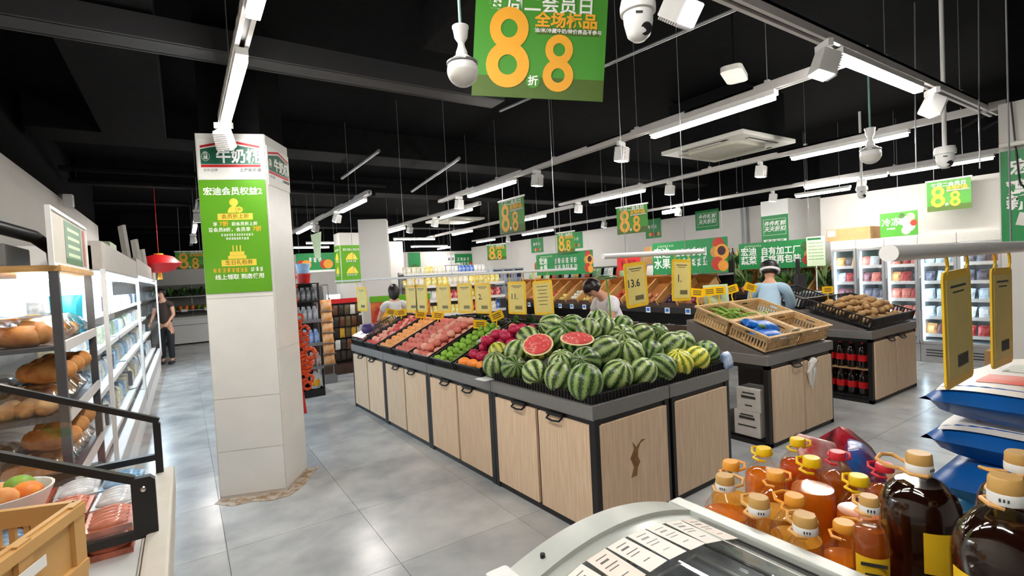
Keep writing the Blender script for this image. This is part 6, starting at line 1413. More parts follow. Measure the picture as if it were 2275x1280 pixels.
for n, c in [('white', S(236, 236, 232)), ('blue', S(40, 100, 190)), ('red', S(190, 36, 40)), ('cream', S(236, 222, 190)), ('yellow', S(240, 206, 90)), ('peach', S(236, 170, 130)), ('dark', S(60, 44, 44))]:
    GC.append((n, c, 'food_pouch', mesh('food_pouch', pouch(0.12, 0.19, 0.07, 5), colmat('gp_'+n, c, scale=18, col2=tuple(min(1, x+0.4) for x in c), lo=0.45, hi=0.55), smooth=True)))
    GC.append((n, c, 'food_carton', mesh('food_carton', MB().bx(-0.055, 0.055, -0.04, 0.04, 0, 0.18), colmat('gc_'+n, c, scale=18, col2=tuple(min(1, x+0.4) for x in c), lo=0.45, hi=0.55), bev=0.004)))
gondola('grey grocery shelf of packets behind the hanging price sleeves', 3.75, 6.0, 9.4, [0.18, 0.50, 0.82, 1.12, 1.42], 1.46, 'grocery shelf behind the price sleeves', GC, 0, 3, '')
gondola('taller grey grocery shelf further back with pale packets', 4.9, 7.6, 12.6, [0.6, 1.0, 1.35, 1.70], 1.74, 'taller grocery shelf further back', [g_ for g_ in GC if g_[0] in ('white', 'cream', 'yellow', 'blue')], 0, 5, '')
# stacked detergent cartons
dc = colmat('detergent', S(206, 212, 222), scale=10, col2=S(160, 172, 196))
for k, (x, y, z) in enumerate([(6.25, 10.2, 1.0), (6.55, 10.2, 1.0), (6.25, 10.2, 1.36), (6.55, 10.2, 1.36), (6.85, 10.2, 1.0), (6.85, 10.2, 1.36)]):
    t = root('milk_carton_box', 'silver-grey printed carton in the pile behind the far rack', 'box', (x, y, z), group='silver-grey cartons'); ob('carton_body', MB().bx(-0.145, 0.145, -0.15, 0.15, 0, 0.355), dc, t, bev=0.004); ob('printed_panel', MB().box(0, -0.151, 0.2, 0.12, 0.002, 0.14), mat('panel_navy', S(40, 52, 110), 0.4), t); ob('printed_word', MB().box(0, -0.151, 0.31, 0.24, 0.002, 0.03), M_txt_d, t)
ob('stock_plinth', MB().bx(6.05, 7.05, 10.02, 10.38, 0, 1.0), M_grey, label='grey plinth under the pile of silver-grey cartons', cat='plinth'); ob('plinth_foot', MB().bx(6.03, 7.07, 10.0, 10.4, 0, 0.05), M_dark, bpy.data.objects['stock_plinth'])
# low red and orange promotion board behind the woman
pb = root('promotion_board', 'low red and orange promotion stand behind the fruit stall', 'display', (3.05, 8.2, 0), -0.3)
ob('board', MB().bx(-0.45, 0.55, 0, 0.05, 0.0, 1.22), mat('promo_red', S(170, 40, 30), 0.5, scale=4, col2=S(230, 150, 70)), pb); ob('green_band', MB().bx(-0.46, 0.56, -0.006, 0.056, 1.22, 1.32), M_lime, pb); ob('orange_patch', MB().bx(-0.3, 0.2, -0.008, 0.0, 0.7, 1.15), M_orange, pb)
# far door
dr = struct('door_1', MB().bx(8.95, 9.65, 18.56, 18.6, 0, 2.05), mat('door_grey', S(150, 146, 150), 0.5))
ob('door_frame', MB().bx(8.88, 8.95, 18.54, 18.6, 0, 2.12).bx(9.65, 9.72, 18.54, 18.6, 0, 2.12).bx(8.95, 9.65, 18.54, 18.6, 2.05, 2.12), M_white, dr); ob('door_split', MB().bx(9.31, 9.33, 18.55, 18.56, 0, 2.05), M_dark, dr)
# ------------------------------------------------------------------ people
M_skin = mat('skin', S(214, 160, 132), 0.5, var=0.06, scale=20); M_hair = mat('hair_black', S(34, 24, 22), 0.35, scale=60, stretch=(1, 1, 0.2), var=0.4)
M_eye = mat('eye_dark', (0.01, 0.008, 0.008), 0.2); M_lip = mat('lip', S(170, 92, 84), 0.5)
def skinmesh(name, V, E_, rad, m, parent, sub=2, root_i=0):
    me = bpy.data.meshes.new(name); me.from_pydata([tuple(v) for v in V], E_, []); me.materials.append(m)
    o = bpy.data.objects.new(name, me); COL.objects.link(o); o.parent = parent
    md = o.modifiers.new('skin', 'SKIN'); md.use_smooth_shade = True; md.branch_smoothing = 0.5
    if not me.skin_vertices: me.attributes
    for i, r in enumerate(rad):
        d = me.skin_vertices[0].data[i]; d.radius = r if isinstance(r, tuple) else (r, r); d.use_root = (i == root_i)
    s = o.modifiers.new('subd', 'SUBSURF'); s.levels = sub; s.render_levels = sub
    return o
def person(label, loc, rz, H=1.6, lean=0.0, headp=0.0, arms=None, shirt=None, pants=None, hair='short', sleeves=0.55, cap=False, hips=0.0, buttons=False):
    k = H/1.70; t = root('person', label, 'person', loc, rz)
    t.scale = (k, k, k)
    d = Vector((0, math.sin(lean), math.cos(lean))); hip = Vector((0, -0.22*math.sin(lean)+hips, 0.90))
    chest = hip+d*0.40; nb = hip+d*0.54
    hd = Vector((0, math.sin(headp), math.cos(headp))); fw = Vector((0, math.cos(headp), -math.sin(headp)))
    nt = nb+(d*0.4+hd*0.6).normalized()*0.07; hc = nb+(d*0.3+hd*0.7).normalized()*0.06+hd*0.125+fw*0.015
    V = [hip, hip+d*0.2, chest, nb, nt, hc-hd*0.06+fw*0.018, hc, hc+hd*0.06, hc+hd*0.095]
    Rr = [(0.135, 0.105), (0.118, 0.09), (0.135, 0.1), 0.062, 0.05, (0.058, 0.064), (0.074, 0.088), (0.07, 0.08), (0.03, 0.035)]
    E_ = [(0, 1), (1, 2), (2, 3), (3, 4), (4, 5), (5, 6), (6, 7), (7, 8)]
    def nv(p, r, par): V.append(p); Rr.append(r); E_.append((par, len(V)-1)); return len(V)-1
    nv(hc+fw*0.10-hd*0.012, 0.012, 6)
    for s in (-1, 1): nv(hc+Vector((s*0.083, 0, 0))-fw*0.01, (0.012, 0.02), 6)
    arms = arms or [((-0.06, -0.02, -0.27), (0.02, 0.10, -0.22)), ((0.06, -0.02, -0.27), (-0.02, 0.10, -0.22))]
    SV = []; sh = nb-d*0.05
    for s, (e, wv) in zip((-1, 1), arms):
        p0 = sh+Vector((s*0.165, 0, 0)); p1 = p0+Vector(e); p2 = p1+Vector(wv); SV.append((p0, p1, p2))
        a = nv(p0, 0.055, 3); mid = nv((p0+p1)/2, 0.046, a); b = nv(p1, 0.038, mid); fm = nv((p1+p2)/2, 0.034, b); c = nv(p2, (0.024, 0.02), fm)
        dr_ = (p2-p1).normalized(); side = dr_.cross(Vector((s*0.3, 0.9, 0.2))).normalized(); nr = dr_.cross(side)
        pm = nv(p2+dr_*0.05, (0.032, 0.016), c)
        for q, (off, ln) in enumerate([(-0.03, 0.062), (-0.01, 0.076), (0.01, 0.072), (0.029, 0.055)]):
            f1 = nv(p2+dr_*(0.085)+side*off, 0.0088, pm); f2 = nv(p2+dr_*(0.085+ln*0.5)+side*off*1.1+nr*0.008, 0.0082, f1); nv(p2+dr_*(0.085+ln*0.85)+side*off*1.1+nr*0.028, 0.0072, f2)
        th = nv(p2+dr_*0.045-side*0.042, 0.0098, c); nv(p2+dr_*0.08-side*0.055+nr*0.015, 0.008, th)
    LG_ = []
    for s in (-1, 1):
        p0 = hip+Vector((s*0.09, 0, -0.06)); p1 = Vector((s*0.10, hip.y*0.5+0.03, 0.48)); p2 = Vector((s*0.10, 0.0, 0.085)); p3 = Vector((s*0.11, 0.13, 0.035)); LG_.append((p0, p1, p2, p3))
        a = nv(p0, 0.088, 0); b = nv((p0+p1)/2, 0.075, a); c = nv(p1, 0.054, b); e_ = nv((p1+p2)/2, 0.052, c); f_ = nv(p2, 0.038, e_); nv(p3, (0.04, 0.028), f_)
    body = skinmesh('body', V, E_, Rr, M_skin, t, 1)
    # shirt
    V2 = [hip-d*0.03, hip+d*0.2, chest, nb-d*0.01]; R2 = [(0.155, 0.125), (0.14, 0.112), (0.155, 0.12), (0.082, 0.075)]; E2 = [(0, 1), (1, 2), (2, 3)]
    for s, (p0, p1, p2) in zip((-1, 1), SV):
        V2.append(p0); R2.append(0.073); E2.append((3, len(V2)-1)); V2.append(p0.lerp(p1, sleeves)); R2.append(0.062); E2.append((len(V2)-2, len(V2)-1))
        if sleeves > 0.9: V2.append(p1.lerp(p2, 0.85)); R2.append(0.045); E2.append((len(V2)-2, len(V2)-1))
    skinmesh('shirt', V2, E2, R2, shirt, t, 2)
    V3 = [hip+d*0.04, hip-d*0.05]; R3 = [(0.145, 0.118), (0.14, 0.115)]; E3 = [(0, 1)]
    for (p0, p1, p2, p3) in LG_:
        n0 = len(V3); V3 += [p0-Vector((0, 0, 0.04)), p1, p2+Vector((0, 0, 0.03))]; R3 += [0.098, 0.07, 0.062]; E3 += [(1, n0), (n0, n0+1), (n0+1, n0+2)]
    skinmesh('trousers', V3, E3, R3, pants, t, 2)
    for s in (-1, 1): ob('shoe', MB().sph((s*0.105, 0.05, 0.045), 0.05, 0.13, 0.045, 14, 8), M_black, t, smooth=True)
    # hair: shell over the skull, open at the face
    Mh = Matrix((Vector((1, 0, 0)), fw, hd)).transposed().to_4x4(); Mh.translation = hc
    g = MB(); u_, v_ = 22, 12; vs = []; fs = []
    for j in range(v_+1):
        for i in range(u_):
            a = 2*PI*i/u_; ph = PI*j/v_; x = math.sin(ph)*math.cos(a); y = math.sin(ph)*math.sin(a); z = math.cos(ph)
            front = max(0, y)
            lo = -0.55 if hair == 'short' else -1.0
            zz = z
            if front > 0.25: zz = max(zz, 0.32-0.15*(1-front))          # hairline at the forehead
            elif zz < lo: zz = lo
            rr_ = 1.0+0.03*math.sin(9*a+3*j)
            ex = 0.0
            if hair != 'short' and zz < -0.2 and front <= 0.25: ex = (-(zz)-0.2)*0.14
            vs.append((x*0.094*rr_, y*0.106*rr_-0.012, zz*0.108+0.016-ex))
    for j in range(v_):
        for i in range(u_): fs.append((j*u_+i, j*u_+(i+1) % u_, (j+1)*u_+(i+1) % u_, (j+1)*u_+i))
    g.add(vs, fs); hr0 = ob('hair', g, M_hair, t, M=Mh, smooth=True)
    fc = root('face', None, None); fc.parent = t; fc.matrix_basis = Mh
    for kk in ('label', 'category'):
        if kk in fc: del fc[kk]
    for s in (-1, 1):
        ob('eye', MB().sph((s*0.032, 0.083, 0.006), 0.011, 0.008, 0.007, 8, 6), M_eye, fc, smooth=True); ob('eyebrow', MB().box(s*0.034, 0.088, 0.028, 0.03, 0.006, 0.006), M_hair, fc)
    ob('mouth', MB().sph((0, 0.083, -0.052), 0.022, 0.008, 0.007, 10, 6), M_lip, fc, smooth=True)
    if cap:
        c = ob('cap', MB().lathe([(0.106, -0.03), (0.108, 0.02), (0.10, 0.065), (0.065, 0.095), (0, 0.104)], 20), M_black, t, M=Mh @ Matrix.Translation((0, -0.008, 0.025)), smooth=True)
        ob('white_band', MB().lathe([(0.106, -0.04), (0.112, -0.037), (0.112, -0.012), (0.108, -0.01)], 20), M_white, c, smooth=True)
        ob('cap_peak', MB().prism([(-0.08, 0.09), (0.08, 0.09), (0.05, 0.17), (-0.05, 0.17)], 0.0, 0.008), M_black, c)
    if buttons:
        for q in range(2): ob('button', MB().sph((0.12, -0.085-0.0*q, 1.22-0.07*q), 0.008, u=8, v=6), M_eye, t)
    return t
C_white = mat('cloth_white', S(236, 232, 236), 0.8, scale=8, var=0.06, bump=0.15); C_blue = mat('cloth_pale_blue', S(176, 206, 226), 0.8, scale=8, var=0.08, bump=0.15); C_dark = mat('cloth_dark', S(44, 44, 50), 0.8, var=0.2); C_tee = mat('cloth_tee', S(226, 222, 220), 0.8, scale=8, var=0.08, bump=0.1); C_vest = mat('cloth_vest', S(70, 60, 62), 0.8, var=0.2); C_brown = mat('cloth_brown', S(70, 56, 48), 0.8)
reach = [((-0.05, 0.12, -0.24), (0.04, 0.18, -0.14)), ((0.05, 0.12, -0.24), (-0.04, 0.18, -0.14))]
person('person in a white shirt bending over behind the watermelons, dark short hair', (3.78, 3.78, 0), math.radians(78), 1.58, 0.42, 0.95, [((-0.05, 0.10, -0.22), (0.04, 0.18, 0.0)), ((0.05, 0.10, -0.22), (-0.04, 0.18, 0.0))], C_white, C_dark, 'short', 0.6)
person('woman with dark hair in a white shirt seen from behind at far stall end', (2.55, 6.98, 0), math.radians(-18), 1.50, 0.12, 0.35, [((-0.10, 0.02, -0.24), (0.02, 0.2, -0.10)), ((0.12, 0.04, -0.22), (0.05, 0.2, 0.02))], C_tee, C_dark, 'long', 0.5)
person('person in a pale blue shirt and cap bending behind the bean crates', (5.50, 3.10, 0), math.radians(-66), 1.66, 0.62, 0.45, [((-0.05, 0.16, -0.20), (0.04, 0.13, -0.08)), ((0.05, 0.16, -0.20), (-0.04, 0.13, -0.08))], C_blue, C_dark, 'short', 0.95, cap=True)
person('cashier with short dark hair in a dark vest at the checkout', (2.40, 11.72, 0), math.radians(140), 1.56, 0.15, 0.5, reach, C_vest, C_dark, 'short', 0.5)
person('shopper in dark clothes at the far end of the chilled cabinets', (-0.36, 13.2, 0), math.radians(150), 1.62, 0.1, 0.3, [((-0.06, 0.02, -0.26), (0.03, 0.16, -0.14)), ((0.06, 0.02, -0.26), (-0.03, 0.16, -0.14))], C_brown, C_dark, 'short', 0.45)
# ------------------------------------------------------------------ signs and banners
M_sray = mat('sign_white', S(244, 246, 240), 0.5, var=0.03)
def strokes(p, x, y, w_, h_, m, n, z=0.0036, seed=0, name='printed_strokes'):
    """illegible small print: rows of short bars"""
    q = random.Random(seed); g = MB(); cw = w_/n
    for i in range(n):
        cx = -w_/2+cw*(i+0.5)
        for b in range(3): g.box(cx+cw*q.uniform(-0.3, 0.3), h_*q.uniform(-0.15, 0.15), 0, cw*0.13, h_*q.uniform(0.55, 0.95), 0.0006)
        for b in range(3): g.box(cx+cw*q.uniform(-0.05, 0.05), h_*(-0.33+0.33*b), 0, cw*q.uniform(0.5, 0.78), h_*0.11, 0.0006)
    return ob(name, g, m, p, (x, y, z))
def ring8(p, x, y, s, m, z=0.004, back=False):
    """a heavy round figure 8 of height s"""
    g = MB(); n = 28
    def ring(cx, cy, ro, ri, ex):
        vs = []; fs = []
        for i in range(n):
            a = 2*PI*i/n
            for r in (ro, ri):
                for zz in (-0.0004, 0.0004): vs.append((cx+r*math.cos(a)*0.92, cy+r*math.sin(a)*ex, zz))
        for i in range(n):
            b = i*4; c = ((i+1) % n)*4
            fs += [(b, c, c+2, b+2), (b+1, b+3, c+3, c+1), (b, b+1, c+1, c), (b+2, c+2, c+3, b+3)]
        g.add(vs, fs)
    ring(0, 0.235*s, 0.265*s, 0.115*s, 1.0); k0 = len(g.v); ring(0, -0.215*s, 0.295*s, 0.13*s, 0.97); g.v = [(x_, y_, z_+(0.0007 if i_ >= k0 and z_ > 0 else 0)) for i_, (x_, y_, z_) in enumerate(g.v)]
    return ob('figure_eight', g, m, p, (x, y, z))
def banner(label, P, u, w_=0.57, h_=0.42, top=None, roll=0.0, sub=True, group=None, back=False):
    t = root('hanging_banner', label, 'banner', M=frame(P, u) @ Matrix.Rotation(roll, 4, 'Z'), group=group)
    k = w_/0.57
    ob('banner_sheet', MB().box(0, 0, 0, w_, h_, 0.003), M_banner, t)
    rect(t, 0, -h_/2+0.045*k, w_-0.001, 0.09*k, M_olive, 0.0021, 'dark_band'); 
    ob('top_bar', MB().box(0, h_/2+0.006, 0, w_+0.03, 0.022, 0.014), M_white, t, bev=0.003)
    ring8(t, -0.135*k, -0.012*k, 0.345*k, M_orange, 0.0042); ring8(t, 0.085*k, -0.07*k, 0.245*k, M_orange, 0.0042)
    disc(t, -0.022*k, -0.152*k, 0.03*k, M_banner, 0.0036, 'printed_disc'); text(t, '折', 0.045*k, -0.022*k, -0.152*k, M_txt_w, 0.0042, 0.001)
    text(t, '每周二会员日', 0.075*k, 0.0, 0.172*k, M_txt_w, 0.0036, 0.0012, sx=1.02)
    text(t, '全场标品', 0.068*k, 0.11*k, 0.108*k, M_orange, 0.0044, 0.002)
    if sub:
        rect(t, 0.12*k, 0.066*k, 0.27*k, 0.03*k, M_olive, 0.0026, 'dark_strip'); text(t, '油/米/冷藏牛奶/特价商品不参与', 0.021*k, 0.12*k, 0.066*k, M_txt_w, 0.0036, 0.0003)
    if top:
        for x in (-w_*0.33, w_*0.33): ob('hanging_wire', MB().cyl((x, h_/2+0.01, 0), (x*0.95, h_/2+top, 0), 0.0022, n=6), M_white, t)
    return t
rt_ = Vector((0.83, -0.55, 0))
banner('large green banner with orange 8.8 hanging close overhead', (1.325, 1.70, 2.555), rt_, 0.56, 0.44, 0.84, roll=-0.10)
banner('green 8.8 banner hung from the rail above the fruit stall', (3.49, 5.22, 2.31), (0, -1, 0), top=0.22)
banner('green 8.8 banner hung from the rail above the bean crates', (5.82, 5.38, 2.32), (0.12, -1, 0), top=0.21)
banner('green 8.8 banner hung in front of the right wall above fridges', (9.3, 2.53, 2.40), (0, -1, 0), 0.5, 0.44, top=0.98)
banner('small green 8.8 banner above the far produce rack', (6.25, 7.5, 2.13), (0.05, -1, 0), 0.5, 0.4, top=0.46, sub=False)
banner('distant green 8.8 banner above the grocery shelves', (6.2, 9.98, 2.1), (0.6, -1, 0), 0.5, 0.36, top=1.02, sub=False)
banner('distant green 8.8 banner over the end of the left aisle', (0.2, 14.3, 2.30), (1, -0.1, 0), 0.62, 0.42, top=1.06, sub=False)
# ---- column signs
def dairy(P, u, w_, lab):
    t = sign('dairy_sign', lab, 'sign', P, u, w_, 0.30, M_sray, 0.006); s = w_/0.44
    g = MB().prism([(-w_*0.46, 0.075), (0, 0.115), (w_*0.46, 0.075), (w_*0.46, -0.035), (-w_*0.46, -0.035)], 0, 0.0006); ob('green_field', g, mat('dairy_green', S(22, 98, 72), 0.45), t, (0, 0, 0.0031))
    for s_ in (-1, 1): ob('red_roof_line', MB().prism([(0, 0.125), (s_*w_*0.46, 0.085), (s_*w_*0.46, 0.102), (0, 0.143)][::s_], 0, 0.0006), M_red, t, (0, 0, 0.0031))
    rect(t, 0, -0.048, w_*0.92, 0.02, M_red, 0.0034, 'red_line')
    text(t, '牛奶棚', 0.112*s, 0.055*s, 0.018, M_txt_w, 0.0042, 0.003, sx=0.92)
    rg = text(t, '元\n緒', 0.03*s, -0.168*s, 0.028, M_txt_w, 0.0042, 0.0006)
    ob('seal_ring', MB().tube([(0.026*s*math.cos(a), 0.033*math.sin(a), 0) for a in [2*PI*i/20 for i in range(20)]], 0.0012, 5, True), M_txt_w, t, (-0.168*s, 0.022, 0.004))
    text(t, '上海的味道', 0.03*s, 0.13*s, -0.08, M_txt_d, 0.0036, 0.0006); text(t, '百年品牌', 0.024*s, -0.14*s, -0.08, M_grey, 0.0036, 0.0)
A3, B3, C3 = Vector((*PA, 0)), Vector((*PB, 0)), Vector((*PC, 0))
uF = (B3-A3).normalized(); uR = (C3-B3).normalized(); nF = uF.cross(Vector((0, 0, 1))); nR = uR.cross(Vector((0, 0, 1)))
mid = (A3+B3)/2+nF*0.009
dairy(mid+Vector((0, 0, 2.555)), uF, 0.44, 'white dairy shop sign with green panel and red roof line on column front')
dairy((B3+C3)/2+nR*0.009+Vector((0, 0, 2.52)), uR, 0.40, 'white dairy shop sign with green panel on the column side')
ps = sign('member_poster', 'tall lime green members poster on the front of white column', 'poster', mid+Vector((0, 0, 1.98)), uF, 0.455, 0.845, M_lime, 0.006)
M_gold = mat('print_gold', S(240, 214, 80), 0.5, var=0.04); M_brn = mat('print_brown', S(150, 110, 20), 0.5)
text(ps, '宏迪会员权益2', 0.062, 0.0, 0.335, M_txt_w, bold=0.0014)
disc(ps, 0.0, 0.255, 0.03, M_gold); ob('printed_shoulders', MB().prism([(0.045*math.cos(PI*i/12), 0.05*math.sin(PI*i/12)) for i in range(13)], 0, 0.0006), M_gold, ps, (0, 0.178, 0.0033)); disc(ps, 0.036, 0.20, 0.027, M_lime, 0.0041); disc(ps, 0.036, 0.20, 0.024, M_gold, 0.0048); text(ps, '折', 0.028, 0.036, 0.20, M_brn, 0.0054)
rect(ps, 0.005, 0.148, 0.24, 0.048, M_gold); text(ps, '会员折上折', 0.038, 0.005, 0.148, M_brn, 0.0042, 0.0005)
text(ps, '享', 0.032, -0.135, 0.092, M_txt_w, bold=0.0004); text(ps, '7折', 0.042, -0.075, 0.094, M_orange, bold=0.001); text(ps, '后会员折上折', 0.03, 0.065, 0.092, M_txt_w, bold=0.0005)
text(ps, '普会员8折，会员享', 0.034, -0.04, 0.05, M_txt_w, bold=0.0005); text(ps, '7折', 0.042, 0.15, 0.052, M_orange, bold=0.001)
strokes(ps, 0.01, 0.012, 0.22, 0.02, M_txt_w, 13, seed=1); strokes(ps, 0.01, -0.016, 0.16, 0.02, M_txt_w, 9, seed=2)
for x in (-0.025, 0, 0.025): rect(ps, x, -0.09, 0.008, 0.045, M_gold, name='printed_candle')
rect(ps, 0, -0.128, 0.10, 0.028, M_gold, name='printed_cake'); rect(ps, 0, -0.156, 0.125, 0.026, M_gold, name='printed_cake')
rect(ps, 0.01, -0.198, 0.24, 0.048, M_gold); text(ps, '生日礼包券', 0.038, 0.01, -0.198, M_brn, 0.0042, 0.0005)
strokes(ps, -0.05, -0.252, 0.24, 0.036, M_orange, 8, seed=3); strokes(ps, 0.13, -0.252, 0.09, 0.034, M_txt_w, 3, seed=4)
text(ps, '线上领取 到店使用', 0.041, 0.01, -0.305, M_txt_w, bold=0.0008)
# poster column further back
for P, u, w_, l in (((3.30, 11.692, 2.0), (1, 0, 0), 0.47, 'lime green poster on the front of the far white column'), ((3.042, 11.95, 2.0), (0, -1, 0), 0.46, 'lime green poster on the side of the far white column')):
    t = sign('wall_poster', l, 'poster', P, u, w_, 0.86, M_lime, 0.008)
    strokes(t, 0, 0.33, w_*0.8, 0.06, M_txt_w, 8, 0.0046, 5)
    for y in (0.10, -0.22): ob('printed_picture', MB().prism([(-0.14, 0), (0.14, 0), (0.09, 0.10), (0.02, 0.17), (-0.08, 0.11)], 0, 0.0006), M_gold, t, (0, y, 0.0043)); strokes(t, -0.01, y-0.035, 0.24, 0.05, M_txt_w, 5, 0.0046, 6)
# right column poster
rp_ = sign('egg_poster', 'green poster with white lettering and price tag on right column', 'poster', (5.505, 0.83, 2.0), (0, -1, 0), 0.68, 0.72, M_green, 0.012)
text(rp_, '宏迪', 0.125, -0.29, 0.215, M_txt_w, 0.0066, 0.004, align='LEFT'); text(rp_, '鸡蛋', 0.125, -0.31, 0.06, M_txt_w, 0.0066, 0.004, align='LEFT'); text(rp_, '新鲜', 0.125, -0.31, -0.06, M_txt_w, 0.0066, 0.004, align='LEFT')
strokes(rp_, 0.1, 0.31, 0.4, 0.03, M_ltgreen, 12, 0.0068, 9); ob('printed_tag', MB().prism([(-0.09, -0.05), (0.06, -0.05), (0.1, 0), (0.06, 0.05), (-0.09, 0.05)], 0, 0.0006), M_offw, rp_, (-0.16, -0.20, 0.0063), (0, 0, -0.25)); text(rp_, '100%\n新鲜', 0.036, -0.17, -0.198, M_red, 0.0074, 0.0005, rz=-0.25)
for x, y, r in ((0.0, -0.29, 0.11), (0.2, -0.25, 0.13)): disc(rp_, x, y, r if r < 0.12 else 0.105, mat('print_egg', S(240, 224, 190), 0.5), 0.0066, 'printed_egg', ry=0.065)
ob('cable', MB().tube([(5.495, 1.10, 2.74), (5.49, 1.08, 2.4), (5.492, 1.06, 2.1), (5.49, 0.98, 1.95), (5.493, 0.9, 1.7)], 0.006, 6), M_dark, smooth=True, label='loose dark cable hanging over the right column poster', cat='cable')
ob('roll_tube', MB().cyl((5.44, 0.3, 2.40), (5.44, 1.16, 2.40), 0.02), M_offw, smooth=True, label='pale rolled banner tube on the right column face', cat='tube'); ob('tube_clip', MB().box(5.49, 0.8, 2.40, 0.10, 0.03, 0.03), M_offw, bpy.data.objects['roll_tube'])
# rack header signs
def header(label, P, u, w_, h_, words, fruit, seed, lines, pic=True):
    t = sign('rack_sign', label, 'sign', P, u, w_, h_, M_green, 0.012)
    k = h_/0.5
    strokes(t, -w_*0.30, h_*0.38, w_*0.24, h_*0.07, M_ltgreen, 9, 0.0066, seed)
    text(t, words, 0.17*k, -w_*0.36, -0.01, M_txt_w, 0.0068, 0.003*k, sx=0.95)
    if isinstance(lines, str): text(t, lines, 0.155*k, w_*0.06, -0.01, M_txt_w, 0.0068, 0.003*k, sx=0.95)
    else:
        for q in range(2): strokes(t, w_*0.05, 0.07*k-0.15*k*q, w_*0.42, 0.13*k, M_txt_w, 6, 0.0068, seed+q+2)
    if pic:
        x0 = w_*0.5-0.14*k
        for q, (dx, dy, r, m) in enumerate(fruit): disc(t, x0+dx*k, dy*k, r*k, m, 0.0064+0.0004*q, 'printed_fruit')
    return t
PM_o = mat('print_fruit_orange', S(244, 166, 50), 0.5, scale=30, var=0.2); PM_r = mat('print_fruit_red', S(206, 60, 40), 0.5, scale=30, var=0.3); PM_d = mat('print_fruit_seed', S(60, 26, 36), 0.5); PM_b = mat('print_veg_brown', S(206, 150, 80), 0.5, scale=20, var=0.2); PM_g = mat('print_veg_green', S(70, 110, 50), 0.5, scale=20, var=0.4)
papaya = [(0.0, 0.16, 0.09, PM_r), (-0.05, 0.05, 0.08, PM_b), (0.05, 0.04, 0.115, PM_o), (0.05, 0.06, 0.065, PM_d), (-0.02, -0.12, 0.10, PM_r), (0.07, -0.15, 0.08, PM_o)]
veg = [(-0.04, 0.12, 0.09, PM_g), (0.07, 0.10, 0.09, PM_g), (0.03, -0.03, 0.11, PM_b), (-0.03, -0.12, 0.08, PM_r), (0.08, -0.15, 0.08, PM_g)]
header('green fruit header sign with papaya picture above the near rack', (6.33, 4.78, 1.70), (0, -1, 0), 1.32, 0.50, '宏迪\n水果', papaya, 1, None)
header('green fruit header sign with papaya picture above the far rack', (6.33, 7.72, 1.73), (0, -1, 0), 1.75, 0.44, '宏迪\n水果', papaya, 5, None)
header('green vegetable header sign above the rack beside the fridges', (9.17, 5.0, 1.68), (0, -1, 0), 1.45, 0.50, '宏迪\n蔬菜', veg, 8, '自有加工厂\n精挑再包装')
for (x, y0, y1, zt) in ((6.33, 4.2, 5.4, 1.95), (6.33, 6.95, 8.5, 1.95), (9.17, 4.4, 5.6, 1.93)):
    for y in (y0, y1): ob('sign_wire', MB().cyl((x, y, zt-0.03), (x, y, 3.6), 0.002, n=5), M_grey, label='thin wire holding up a green rack header sign', cat='wire', group='wires of the header signs')
# price notice beside the fridges, wall posters
t = sign('notice_board', 'pale green price notice standing beside the first glass-door fridge', 'sign', (9.0, 4.22, 1.70), (0.35, -1, 0), 0.27, 0.50, M_ltgreen, 0.01)
rect(t, -0.02, 0.21, 0.2, 0.035, M_txt_g, 0.0056); [strokes(t, 0, 0.14-0.055*q, 0.22, 0.022, M_txt_g, 10, 0.0056, q) for q in range(6)]
ob('stand_pole', MB().cyl((0, -0.24, -0.01), (0, -0.66, -0.01), 0.01), M_white, t)
def fresh(label, P, u, w_, h_, white=True):
    t = sign('wall_poster', label, 'poster', P, u, w_, h_, M_green, 0.008); yo = h_*0.12 if white else 0
    text(t, '件件新鲜\n天天折扣', min(0.115, w_*0.2), -0.0, yo+0.01, M_txt_w, 0.0046, 0.0022, shear=0.18)
    for a in ((0, yo+0.155, w_*0.84, 0.008), (0, yo-0.15, w_*0.84, 0.008), (-w_*0.42, yo, 0.008, 0.31), (w_*0.42, yo, 0.008, 0.31)): rect(t, *a, M_ltgreen, 0.0045)
    if white: rect(t, 0, -h_*0.37, w_*0.86, h_*0.2, M_sray, 0.0045, 'white_panel'); text(t, '件件新鲜', 0.09, 0, -h_*0.36, M_txt_g, 0.0055, 0.001)
fresh('green freshness poster on the white wall pilaster', (9.595, 5.235, 2.15), (0, -1, 0), 0.52, 0.60)
fresh('green freshness poster on the wall beyond the pilaster', (10.295, 7.2, 2.60), (0, -1, 0), 0.62, 0.46, False)
for (P, l, w_, h_) in (((10.295, 8.8, 2.56), 'dark green food poster high on the far right wall', 0.5, 0.5), ((10.295, 13.9, 2.5), 'pale green poster on the far end of right wall', 0.7, 0.5), ((10.295, 11.9, 2.5), 'light green poster on the right wall behind the far rack', 0.7, 0.5)):
    t = sign('wall_poster', l, 'poster', P, (0, -1, 0), w_, h_, M_green, 0.008); strokes(t, -0.02, 0.05, w_*0.6, 0.1, M_txt_w, 3, 0.0046, 3)
    for q in range(4): disc(t, -0.1+0.09*q, -h_*0.3, 0.05, [PM_o, PM_r, PM_g, PM_b][q], 0.0046, 'printed_food')
t = sign('frozen_sign', 'green frozen food sign with seafood picture above the fridges', 'sign', (9.0, 3.04, 2.03), (-0.15, -1, 0), 0.50, 0.36, M_banner, 0.008)
text(t, '冷冻', 0.13, -0.10, 0.03, M_txt_w, 0.0046, 0.002); strokes(t, -0.10, -0.06, 0.12, 0.03, M_txt_w, 6, 0.0046, 2)
